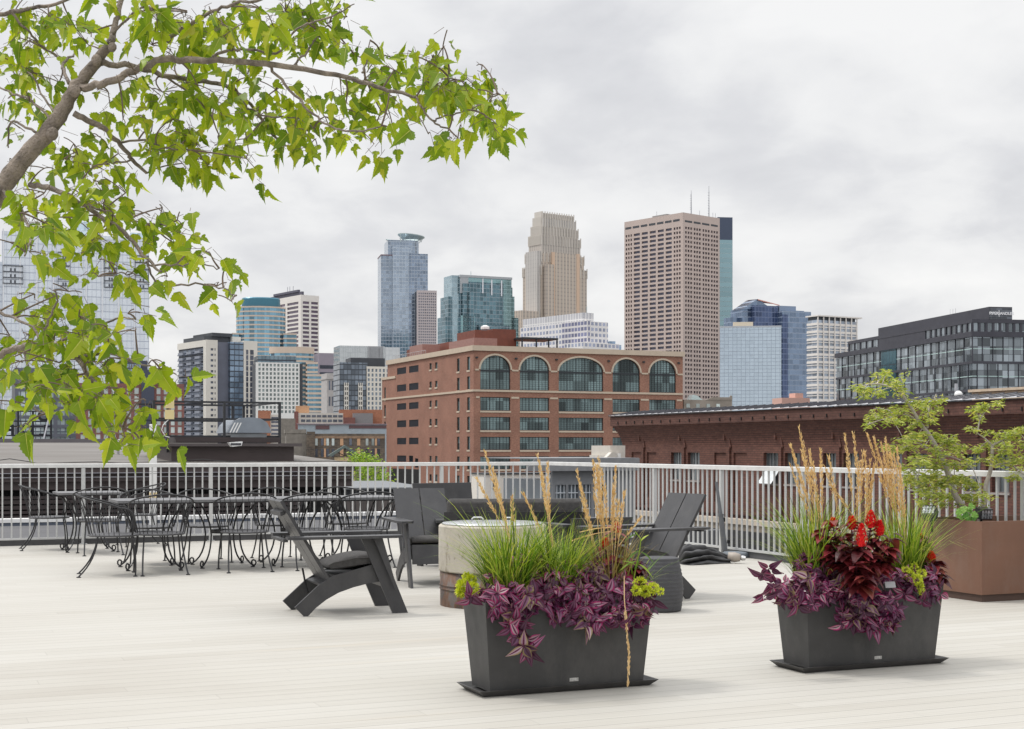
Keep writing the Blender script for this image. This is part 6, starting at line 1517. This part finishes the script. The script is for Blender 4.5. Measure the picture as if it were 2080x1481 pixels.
# leafy sprout
lg = leafmat('sprout_green', [(.1, (.10, .25, .05)), (.6, (.22, .42, .09)), (.9, (.36, .52, .16))], .35)
sp = thing('vine_sprout', 'small bright green broad-leaved sprout at the rim of the rust-brown planter', 'plant', P(1965, 1060, 11.8)); q = MB(); rn = random.Random(4)
for px, py in ((1948, 1040), (1958, 1034), (1970, 1038), (1980, 1046), (1962, 1048), (1950, 1050), (1973, 1029), (1978, 1052), (1967, 1054)):
    c = P(px, py, 11.75+rn.uniform(-.05, .05)); n = 10; nn = Vector((rn.uniform(-.5, .5), -1, rn.uniform(.2, .9))).normalized(); a_ = nn.orthogonal().normalized(); b_ = nn.cross(a_)
    ring = [c + (a_*cos(2*pi*i/n)+b_*sin(2*pi*i/n))*(.030*(1+.22*cos(3*2*pi*i/n+px)))+nn*.006*(-1)**i for i in range(n)]; q.add([c]+ring, [(0, 1+i, 1+(i+1) % n) for i in range(n)])
q.build('leaves', lg, sp, world=True)
q = MB(); 
for px, py in ((1955, 1038), (1972, 1034), (1965, 1046)): q.tube([P(1965, 1068, 11.8), P((px+1965)/2, (py+1066)/2, 11.8), P(px, py, 11.78)], .004, 5)
q.build('stems', lg, sp, world=True)
# ---------------------------------------------------------------- small feathery tree in the rust planter
barkp = mat('bark_pale', (.38, .34, .30), .85, var=.25, scale=14, bump=.7, bscale=90)
def smallleaf(q, p, d, L, Wd, rn):
    nn = Vector((rn.uniform(-1, 1), rn.uniform(-1, 1), rn.uniform(.2, 1))); d = d.normalized(); s = d.cross(nn)
    if s.length < 1e-3: return
    s = s.normalized()*Wd*.5
    q.add([p, p+d*L*.45+s, p+d*L, p+d*L*.45-s], [(0, 1, 2, 3)])
def cpath(pts, n=6):
    """smooth path through points"""
    out = []; k_ = len(pts)
    for i in range(k_-1):
        p0, p1, p2, p3 = pts[max(i-1, 0)], pts[i], pts[i+1], pts[min(i+2, k_-1)]
        for j in range(n):
            t = j/n; out.append(.5*((2*p1) + (p2-p0)*t + (2*p0-5*p1+4*p2-p3)*t*t + (3*p1-p0-3*p2+p3)*t**3))
    return out + [pts[-1]]
rn = random.Random(31); ZT = 12.15
tr = thing('small_tree', 'light green feathery small tree with pale crooked stems in the rust-brown planter', 'tree', P(1975, 1085, ZT))
limbs = [([(1980, 1075), (1962, 1040), (1938, 1000), (1925, 960), (1912, 925), (1888, 885), (1870, 860), (1852, 830), (1835, 805), (1819, 788)], [.032, .028, .026, .024, .022, .019, .016, .013, .011, .009]),
         ([(1819, 788), (1802, 783), (1775, 780), (1745, 785)], [.009, .007, .005, .003]), ([(1884, 870), (1885, 845), (1892, 820), (1902, 800)], [.010, .008, .006, .004]),
         ([(1985, 1075), (2000, 1020), (2003, 985), (2013, 950), (2016, 905)], [.026, .022, .02, .017, .014]), ([(2016, 905), (2000, 890), (1985, 880), (1980, 872)], [.008, .006, .005, .003]),
         ([(1985, 880), (1990, 855), (2000, 838), (2012, 825)], [.007, .006, .005, .003]), ([(2016, 905), (2035, 895), (2060, 880), (2085, 865)], [.010, .008, .006, .004]),
         ([(2013, 950), (2045, 940), (2075, 960), (2095, 975)], [.010, .008, .006, .004]), ([(1920, 940), (1890, 915), (1860, 900), (1825, 915)], [.010, .008, .005, .003]),
         ([(1870, 860), (1840, 842), (1800, 850), (1762, 862)], [.008, .006, .005, .003]), ([(1905, 925), (1940, 930), (1975, 950)], [.007, .006, .003]), ([(1935, 990), (1900, 985), (1865, 975)], [.009, .006, .003]), ([(1925, 960), (1950, 975), (1985, 1000)], [.008, .006, .003]), ([(1905, 910), (1930, 895), (1955, 910)], [.008, .005, .003])]
q = MB(); pend = []
for li, (pp_, rr) in enumerate(limbs):
    dz = [ (0.0 if li in (0, 3) else .18*math.sin(li*1.7)*i/len(pp_)) for i in range(len(pp_))]
    pts = [P(x, y, ZT+dz[i]) for i, (x, y) in enumerate(pp_)]; path = cpath(pts, 5)
    rs = [rr[min(len(rr)-1, i//5)] + (rr[min(len(rr)-1, i//5+1)]-rr[min(len(rr)-1, i//5)])*(i % 5)/5 for i in range(len(path))]
    q.tube(path, rs, 7); pend.append(path)
blobs = [(1755, 790, 24, 16), (1790, 772, 28, 16), (1803, 757, 12, 12), (1822, 775, 16, 16), (1780, 800, 24, 8), (1830, 790, 14, 18), (1765, 862, 12, 8), (1775, 845, 22, 12), (1800, 832, 24, 12), (1830, 835, 24, 14), (1812, 855, 20, 12), (1845, 850, 14, 10), (1862, 815, 18, 10), (1880, 830, 18, 14), (1900, 812, 16, 16), (1908, 830, 12, 10), (1885, 850, 16, 16), (1862, 862, 16, 12),
  (1835, 892, 26, 12), (1865, 885, 26, 14), (1895, 890, 26, 14), (1925, 893, 24, 14), (1850, 910, 26, 12), (1800, 905, 14, 8), (1815, 915, 18, 9), (1940, 908, 20, 14), (1900, 915, 26, 14), (1950, 922, 14, 8), (1870, 935, 30, 14), (1905, 945, 30, 16), (1940, 945, 24, 12), (1965, 935, 12, 6), (1855, 955, 24, 14), (1885, 970, 32, 18), (1920, 980, 32, 18), (1950, 975, 28, 16), (1975, 985, 22, 14), (1865, 990, 26, 16), (1900, 1005, 30, 16), (1935, 1010, 28, 14), (1965, 1010, 24, 12), (1995, 1005, 20, 10), (1985, 1020, 16, 8), (1850, 975, 18, 20), (1880, 1020, 20, 8), (1925, 1025, 20, 8),
  (2000, 828, 22, 10), (2022, 822, 16, 6), (1972, 832, 14, 8), (1985, 850, 18, 8), (1978, 872, 18, 7), (2025, 900, 26, 14), (2055, 885, 28, 14), (2080, 875, 20, 14), (2045, 915, 28, 14), (2000, 905, 16, 10), (1988, 915, 14, 8), (2065, 935, 24, 12), (2035, 940, 20, 10), (2075, 955, 18, 8), (2000, 935, 20, 10), (2060, 970, 22, 6), (2025, 880, 16, 8), (2085, 900, 18, 12)]
lq = MB(); tq = MB()
allp = [p for path in pend for p in path]
for (x, y, rx, ry) in blobs:
    zc2 = ZT + rn.uniform(-.28, .28); n = int(rx*ry*.52)+8; c = P(x, y, zc2)
    nb_ = min(allp, key=lambda p: (p-c).length); k_ = zc2/F
    tips = [c + Vector((rn.gauss(0, .5)*rx*k_, rn.gauss(0, .10), rn.gauss(0, .45)*ry*k_)) for _ in range(max(3, n//16))]
    q.tube(arc(nb_, (nb_+c)/2+Vector((0, 0, .03)), c, 5), [.005, .0045, .004, .0035, .003, .0025], 5)
    for tp_ in tips:
        tq.tube(arc(c, (c+tp_)/2+Vector((0, 0, .015)), tp_, 3), .0016, 3)
        for _ in range(15):
            p = c.lerp(tp_, rn.uniform(.5, 1.05)) + Vector((rn.gauss(0, .017), rn.gauss(0, .02), rn.gauss(0, .014)))
            a = rn.uniform(0, 6.28); smallleaf(lq, p, Vector((cos(a), sin(a), rn.uniform(-.75, .25))), rn.uniform(.034, .060), rn.uniform(.010, .017), rn)
q.build('stem', barkp, tr, world=True, smooth=True); tq.build('twigs', barkp, tr, world=True)
lq.build('leaves', leafmat('feather_green', [(.08, (.16, .24, .04)), (.35, (.32, .41, .07)), (.7, (.50, .56, .14)), (.95, (.66, .60, .18))], .4), tr, world=True)
# ---------------------------------------------------------------- bright tree behind the railing
ft = thing('background_tree', 'bright green tree seen through the railing left of the brick building', 'tree', P(745, 911, 118) - Vector((0, 0, 26.2)))
q = MB(); bp = ft.matrix_basis.translation; q.tube([(0, 0, 0), (.2, 0, 10), (0, .2, 18), (.1, 0, 22)], [.35, .28, .2, .12], 8)
for i in range(7): a = i*.9; q.tube([(0, 0, 16+i*.8), (1.2*cos(a), 1.2*sin(a), 18+i*.8), (2.2*cos(a), 2.2*sin(a), 20+i*.7)], [.1, .07, .03], 5)
q.build('trunk', barkp, ft); lq = MB(); ft.location.z += 1.0; rn = random.Random(8)
for _ in range(250):
    f = rn.random(); z = 16.5 + 8.2*f; R_ = 2.7*sin(pi*(.12+.80*f))**.6; a = rn.uniform(0, 6.28); r = R_*sqrt(rn.random()); c = Vector((r*cos(a), r*sin(a), z))
    for _ in range(26):
        p = c + Vector((rn.gauss(0, .30), rn.gauss(0, .30), rn.gauss(0, .28))); a2_ = rn.uniform(0, 6.28); smallleaf(lq, p, Vector((cos(a2_), sin(a2_), rn.uniform(-.9, .4))), rn.uniform(.2, .32), .13, rn)
lq.build('crown', leafmat('tree_bright', [(.08, (.09, .19, .02)), (.4, (.24, .40, .04)), (.8, (.42, .55, .09))], .35), ft)
# ================================================================ OVERHANGING TREE, UPPER LEFT
rn = random.Random(17); ZM = 3.1
bark = mat('bark_grey', (.235, .195, .16), .92, var=.5, scale=38, bump=1.0, bscale=160, stretch=(1, 1, .6))
base = Vector((-1.95, 3.3, 0))
ot = thing('overhanging_tree', 'green lobed-leaf tree reaching in from the upper left with grey branches', 'tree', base)
BR = [  # polyline pixels, radii in mm, depth drift along the branch
 ([(-700, 1500), (-560, 1180), (-380, 880), (-180, 610), (-60, 470), (0, 385), (55, 318), (110, 250), (150, 188), (190, 135), (222, 92)], [52, 46, 40, 33, 29, 26, 24, 21, 18, 15, 12], 0, .0),
 ([(222, 92), (235, 50), (245, 0), (262, -60)], [11, 8, 7, 6], 0, .15),
 ([(155, 178), (185, 175), (230, 165), (270, 143), (330, 122), (420, 122), (520, 127), (620, 142), (720, 162), (790, 182), (845, 197)], [11, 10.5, 10, 9.5, 9, 8.5, 7.8, 7, 6, 5, 3.8], 0, -.35),
 ([(845, 197), (862, 225), (885, 250), (912, 262)], [3.6, 3, 2.5, 2], -.35, -.40), ([(880, 245), (910, 235), (955, 222), (1010, 190)], [2.6, 2.3, 2, 1.5], -.38, -.3), ([(862, 222), (890, 205), (905, 180), (912, 150)], [2.4, 2.2, 2, 1.4], -.36, -.5),
 ([(205, 128), (265, 135), (340, 155), (400, 163), (440, 170), (490, 195), (530, 240), (560, 280), (590, 300)], [9, 8, 7, 6.5, 6, 5, 4.4, 3.5, 2], 0, .4),
 ([(150, 230), (200, 255), (240, 290), (270, 325), (298, 352)], [9, 8, 6.5, 5.5, 4], 0, .15),
 ([(340, 85), (370, 60), (400, 42), (450, 15), (520, 2), (600, -5)], [6, 5.5, 5, 4.5, 4, 3], -.1, -.3), ([(230, 70), (280, 20), (330, 20), (380, 25)], [4, 3.5, 3, 2], 0, -.2),
 ([(-30, 35), (40, 20), (90, 15), (150, -8), (200, -20)], [7, 6, 5, 4, 3], .2, .3), ([(20, 20), (50, 60), (90, 95), (120, 120)], [4, 3.5, 3, 2], .2, .3),
 ([(60, 375), (110, 385), (160, 410), (200, 440), (250, 470), (300, 530), (328, 552)], [8, 7.5, 7, 6.5, 6, 4.5, 3], 0, -.35), ([(300, 532), (320, 575), (400, 577), (455, 588), (480, 600)], [3, 2.8, 2.4, 2, 1.2], -.3, -.35), ([(302, 538), (360, 538), (400, 535), (445, 545)], [2.8, 2.4, 2, 1.4], -.3, -.45), ([(180, 415), (230, 440), (270, 448), (340, 460)], [3.5, 3, 2.6, 1.8], -.1, -.3), ([(300, 530), (265, 555), (235, 555)], [2.5, 2, 1.4], -.3, -.4),
 ([(-60, 760), (0, 720), (50, 705), (110, 700), (150, 722), (195, 780), (225, 830), (250, 868)], [9, 8, 7.5, 7, 6.5, 5, 4, 2.5], -.5, -1.0), ([(110, 700), (170, 672), (230, 650), (275, 648)], [3.5, 3, 2.4, 1.6], -.7, -.8), ([(150, 722), (220, 720), (280, 735), (330, 757)], [3.5, 3, 2.4, 1.6], -.8, -.9), ([(85, 700), (100, 650), (115, 610), (110, 590)], [3.5, 3, 2.4, 1.6], -.6, -.6), ([(50, 705), (60, 760), (70, 830), (95, 840)], [3.5, 3, 2.4, 1.6], -.6, -.8),
 ([(420, 122), (460, 105), (500, 100), (560, 110), (600, 60), (640, 45), (690, 25), (720, 8)], [4.4, 4, 3.6, 3.2, 2.8, 2.4, 2, 1.3], -.15, -.35),
 ([(620, 142), (600, 130), (625, 105), (650, 65), (670, 45)], [3.8, 3.4, 3, 2.4, 1.6], -.2, -.1), ([(540, 128), (570, 160), (620, 215), (655, 248), (690, 262), (740, 265), (775, 255)], [4.4, 4, 3.4, 3, 2.6, 2.2, 1.4], -.18, -.45),
 ([(735, 148), (745, 120), (752, 82)], [2.8, 2.2, 1.4], -.25, -.2), ([(440, 170), (480, 185), (500, 215), (540, 235), (600, 240), (640, 265)], [3.6, 3.2, 2.8, 2.4, 2, 1.4], .2, .1), ([(240, 290), (290, 285), (340, 300), (390, 305)], [3.4, 3, 2.5, 1.8], .1, 0), ([(270, 325), (230, 330), (200, 335), (160, 350)], [3, 2.5, 2, 1.6], .1, .3), ([(110, 250), (60, 200), (20, 190), (-20, 160)], [4, 3.5, 3, 2], 0, .3), ([(120, 240), (90, 200), (60, 150), (40, 130)], [3.6, 3, 2.5, 1.8], 0, .4), ([(75, 270), (40, 250), (20, 250), (17, 300)], [4, 3.5, 3, 2], 0, .2), ([(140, 170), (128, 135), (150, 110)], [5, 4.5, 3], 0, .2),
 ([(330, 150), (400, 200), (430, 240), (450, 290)], [3.2, 2.8, 2.4, 1.6], .1, .3), ([(0, 385), (40, 420), (60, 480), (50, 520)], [5, 4, 3, 2], 0, -.8), ([(-40, 620), (10, 640), (60, 660), (90, 700)], [5, 4, 3.5, 3], -.4, -.7)]
q = MB(); nodes = []
for pp_, rr, d0, d1 in BR:
    n = len(pp_); pts = [P(x, y, ZM + (d0 + (d1-d0)*i/(n-1))*.55) for i, (x, y) in enumerate(pp_)]
    path = cpath(pts, 5); L_ = len(path)
    rs = []
    for i in range(L_):
        a = i/5; k_ = min(int(a), n-1); k2 = min(k_+1, n-1); r = (rr[k_] + (rr[k2]-rr[k_])*(a-k_))*.001*.93
        rs.append(r*.86*(1+.03*sin(i*1.9)+rn.uniform(-.025, .03)))
    path = [p + Vector((rn.gauss(0, 1), 0, rn.gauss(0, 1)))*.0018*(1 if 0 < i < L_-1 else 0) for i, p in enumerate(path)]
    q.tube(path, rs, 9 if rr[0] > 8 else 6)
    if rr[0] < 60: nodes += [(p, r) for p, r in zip(path, rs) if r < .012 and p[0] > -2]
# knots on the limb
for (x, y, r) in ((106, 272, .014), (196, 122, .012), (152, 185, .013), (228, 96, .010)):
    c = P(x, y, ZM-.02); q.add([tuple(c + Vector((r*sin(pi*i/5)*cos(pi*j/4), r*.7*sin(pi*i/5)*sin(pi*j/4), r*1.1*cos(pi*i/5)))) for i in range(6) for j in range(8)], [(i*8+j, i*8+(j+1) % 8, (i+1)*8+(j+1) % 8, (i+1)*8+j) for i in range(5) for j in range(8)])
q.build('trunk', bark, ot, world=True, smooth=True)
half = [(0, -.02), (.07, .01), (.15, .03), (.25, -.02), (.30, .06), (.36, .05), (.41, .13), (.50, .15), (.47, .22), (.54, .28), (.46, .30), (.42, .37), (.33, .36), (.235, .37), (.25, .46), (.31, .50), (.245, .55), (.27, .63), (.20, .67), (.205, .75), (.135, .79), (.12, .87), (.06, .91), (.03, 1.02), (0, 1.14)]
def mapleleaf(q, p, d, nn, L, rn):
    d = d.normalized(); s = d.cross(nn)
    if s.length < 1e-3: s = Vector((1, 0, 0))
    s.normalize(); nn = s.cross(d).normalized(); fold = rn.uniform(.10, .55); curl = rn.uniform(.05, .55); jit = rn.uniform(.8, 1.15); tw = rn.uniform(-.3, .3)
    def pt(x, y):
        return p + d*(y*L) + s*(x*L*jit*.80) + nn*(abs(x)*fold*L - curl*y*y*L*.5 + tw*x*y*L)
    o = len(q.v); ys = (0, .3, .6, .9, 1.1)
    q.v += [tuple(pt(sx2*.017*(1.1-y), y)) for y in ys for sx2 in (-1, 1)]
    for i in range(4): q.f.append((o+2*i, o+2*i+1, o+2*i+3, o+2*i+2)); q.m.append(1)
    for sg_ in (1, -1):        # side veins of the two lobes
        o = len(q.v); q.v += [tuple(pt(0, .04) + nn*.0004), tuple(pt(sg_*.05, .045) + nn*.0004), tuple(pt(sg_*.40, .24) + nn*.0004)]; q.f.append((o, o+1, o+2)); q.m.append(1)
    for sg_ in (1, -1):
        o = len(q.v); out = [pt(sg_*x, y) for x, y in half]
        ins = [pt(sg_*.016*(1.1-max(0, y)), max(0, y)) for x, y in half]
        q.v += [tuple(v) for v in out] + [tuple(v) for v in ins]; m_ = len(half)
        for i in range(m_-1): q.f.append((o+i, o+i+1, o+m_+i+1, o+m_+i)); q.m.append(0)
# leafy areas: x, y, rx, ry, leaves, depth offset
A = [(30, 30, 60, 30, 20, .2), (100, 40, 50, 40, 22, .2), (60, 90, 50, 35, 18, .2), (20, 130, 40, 40, 14, .2), (95, 110, 40, 30, 12, .2), (150, 60, 35, 30, 9, .1), (185, 75, 12, 25, 5, .1), (225, 20, 30, 25, 10, 0), (180, 100, 14, 10, 3, .1), (30, 200, 45, 35, 13, .2), (80, 165, 40, 25, 9, .2), (120, 175, 25, 25, 8, .1),
 (290, 30, 40, 35, 16, -.1), (330, 60, 50, 40, 24, -.2), (380, 30, 40, 30, 16, -.1), (430, 40, 40, 35, 18, -.1), (400, 85, 50, 30, 18, -.1), (310, 100, 40, 35, 16, -.2), (360, 130, 40, 25, 12, 0), (470, 70, 50, 35, 20, -.1), (530, 25, 50, 30, 20, -.1), (580, 30, 45, 30, 20, -.2), (560, 75, 50, 35, 22, -.1), (630, 20, 45, 25, 18, -.3), (620, 65, 40, 35, 16, -.2), (690, 12, 28, 14, 8, -.3), (705, 42, 24, 14, 5, -.3), (650, 85, 30, 20, 8, -.2),
 (500, 110, 40, 20, 10, 0), (280, 170, 60, 25, 16, 0), (330, 195, 50, 30, 18, .1), (220, 195, 30, 18, 8, .1), (400, 180, 45, 25, 16, .1), (440, 215, 50, 30, 20, .1), (500, 165, 45, 25, 14, 0), (560, 190, 45, 30, 16, 0), (540, 235, 50, 30, 22, .1), (610, 225, 50, 28, 20, 0), (600, 270, 50, 25, 16, 0), (640, 290, 25, 30, 8, -.1), (660, 245, 40, 25, 16, -.1), (700, 230, 35, 20, 12, -.2), (735, 275, 28, 30, 9, -.3), (775, 235, 30, 20, 9, -.3), (800, 275, 8, 22, 3, -.3), (500, 290, 45, 30, 14, .1), (500, 330, 16, 25, 4, 0), (450, 300, 40, 25, 12, .1),
 (720, 120, 35, 25, 12, -.2), (770, 120, 45, 20, 16, -.3), (740, 170, 45, 30, 12, -.2), (800, 150, 35, 25, 12, -.3), (840, 120, 30, 14, 9, -.35), (790, 200, 25, 22, 6, -.3), (690, 160, 35, 28, 8, -.2), (880, 140, 40, 25, 22, -.4), (900, 100, 18, 12, 3, -.4), (930, 170, 45, 30, 30, -.4), (880, 185, 30, 30, 18, -.4), (970, 190, 35, 30, 22, -.35), (980, 140, 28, 10, 5, -.35), (1000, 205, 25, 28, 15, -.3), (995, 250, 24, 25, 13, -.35), (1025, 215, 8, 26, 5, -.3), (870, 280, 14, 26, 4, -.4), (905, 285, 16, 22, 5, -.4), (930, 288, 12, 20, 4, -.4),
 (310, 260, 40, 30, 12, .1), (350, 250, 50, 30, 18, .1), (390, 290, 45, 30, 20, .1), (340, 310, 40, 25, 14, 0), (410, 330, 45, 22, 14, 0), (370, 340, 20, 20, 5, 0), (250, 250, 25, 25, 6, 0), (200, 285, 30, 25, 9, .1), (150, 300, 40, 30, 14, .2), (130, 330, 40, 25, 12, .2), (90, 350, 30, 20, 6, 0), (240, 320, 25, 30, 7, .1), (190, 345, 40, 25, 12, 0), (20, 330, 25, 25, 5, 0), (10, 250, 18, 18, 4, .1), (60, 215, 30, 20, 7, .1),
 (90, 400, 60, 25, 18, -.2), (160, 400, 50, 30, 22, -.2), (220, 390, 50, 30, 20, -.2), (255, 400, 35, 30, 10, -.2), (40, 440, 50, 40, 14, -.7), (80, 440, 35, 30, 12, -.5), (20, 500, 45, 45, 12, -.9), (60, 520, 30, 30, 6, -.9), (150, 450, 40, 30, 14, -.3), (110, 480, 30, 30, 8, -.3), (200, 480, 40, 30, 14, -.3), (230, 440, 50, 25, 16, -.3), (290, 440, 40, 30, 12, -.3), (330, 430, 30, 20, 8, -.3), (310, 480, 35, 30, 12, -.35), (350, 500, 35, 28, 10, -.4), (360, 455, 28, 18, 7, -.3), (220, 540, 30, 30, 10, -.4), (200, 570, 30, 25, 7, -.4), (260, 560, 20, 15, 4, -.3), (175, 520, 20, 20, 4, -.3), (340, 570, 25, 14, 5, -.3), (400, 540, 35, 14, 6, -.4), (430, 530, 25, 14, 5, -.4), (460, 545, 20, 12, 4, -.4), (440, 590, 22, 16, 5, -.35), (470, 620, 8, 22, 3, -.35), (380, 520, 20, 14, 4, -.4),
 (70, 605, 30, 20, 9, -.6), (110, 610, 35, 22, 12, -.6), (140, 600, 25, 15, 5, -.6), (60, 650, 35, 25, 7, -.6), (110, 650, 40, 25, 14, -.7), (160, 650, 35, 25, 12, -.7), (20, 690, 35, 25, 9, -.6), (60, 690, 40, 25, 14, -.7), (110, 700, 40, 25, 14, -.7), (170, 690, 40, 25, 16, -.8), (215, 670, 35, 22, 10, -.8), (260, 645, 30, 16, 7, -.8), (275, 680, 22, 25, 6, -.8), (15, 740, 35, 25, 10, -.7), (60, 740, 40, 25, 16, -.8), (120, 745, 40, 28, 18, -.9), (175, 745, 40, 28, 18, -.9), (225, 735, 35, 25, 11, -.9), (270, 745, 30, 20, 8, -.9), (310, 740, 25, 20, 7, -.9), (340, 765, 16, 25, 6, -.95), (30, 790, 35, 25, 7, -.8), (90, 790, 40, 25, 14, -.9), (150, 800, 40, 28, 18, -1.0), (200, 800, 30, 28, 12, -1.0), (60, 830, 25, 18, 6, -.8), (55, 870, 25, 25, 5, -.8), (130, 830, 25, 20, 7, -1.0), (180, 840, 20, 18, 5, -1.0), (250, 800, 25, 20, 7, -1.0), (285, 820, 20, 20, 5, -1.0), (265, 860, 30, 25, 8, -1.05), (290, 865, 20, 20, 5, -1.05), (255, 895, 18, 18, 4, -1.1), (285, 905, 14, 18, 4, -1.1)]
lq = MB(); tq = MB(); posn = [n_[0] for n_ in nodes]
for (x, y, rx, ry, cnt, dz) in A:
    c = P(x, y-8, ZM+dz*.55+rn.uniform(-.08, .12)); near = min(posn, key=lambda p: (p-c).length_squared)
    k_ = c[1]/F; cnt = int(cnt*(.95 if y < 380 else .74 if y < 600 else .66))+1
    if (near-c).length > .03: tq.tube(arc(near, (near+c)/2 + Vector((rn.gauss(0, .01), rn.gauss(0, .01), .004)), c, 5), [.0021, .002, .0018, .0017, .0015, .0013], 5)
    subs = [c + Vector((rn.uniform(-1, 1)*rx*k_*.8, rn.gauss(0, .07), rn.uniform(-.9, .9)*ry*k_*.75)) for _ in range(max(2, cnt//4))]
    for s_ in subs: tq.tube(arc(c, (c+s_)/2 + Vector((0, 0, .004)), s_, 4), .0012, 4)
    for i in range(cnt):
        s_ = subs[i % len(subs)] + Vector((rn.gauss(0, .010), rn.gauss(0, .02), rn.gauss(0, .008)))
        L_ = .0425*rn.uniform(.40, 1.22)*(1.1 if dz < -.6 else 1)
        d = Vector((rn.gauss(0, .58), rn.gauss(0, .45), -1 + (rn.random() < .22)*rn.uniform(.5, 1.3)))
        pet = s_ + Vector((d[0]*.02, d[1]*.02, -.004)) + d.normalized()*rn.uniform(.004, .018)
        tq.tube([s_, pet], .0006, 3)
        a = rn.uniform(0, 2*pi); nn = Vector((cos(a)*.8, -abs(sin(a))-.15 if rn.random() < .7 else sin(a), rn.uniform(0, .6)))
        mapleleaf(lq, pet + Vector((0, rn.uniform(0, .05), 0)), d, nn, L_, rn)
tq.build('twigs', mat('twig_brown', (.14, .10, .075), .8, var=.3, scale=30), ot, world=True)
lq.build('crown', [leafmat('maple_green', [(.06, (.085, .175, .018)), (.35, (.20, .31, .018)), (.65, (.33, .44, .022)), (.86, (.43, .50, .04)), (.97, (.48, .46, .07)), (.995, (.55, .36, .08))], .5, .36), leafmat('leaf_vein', [(.1, (.42, .46, .10)), (.9, (.58, .58, .16))], .4, .5)], ot, world=True)
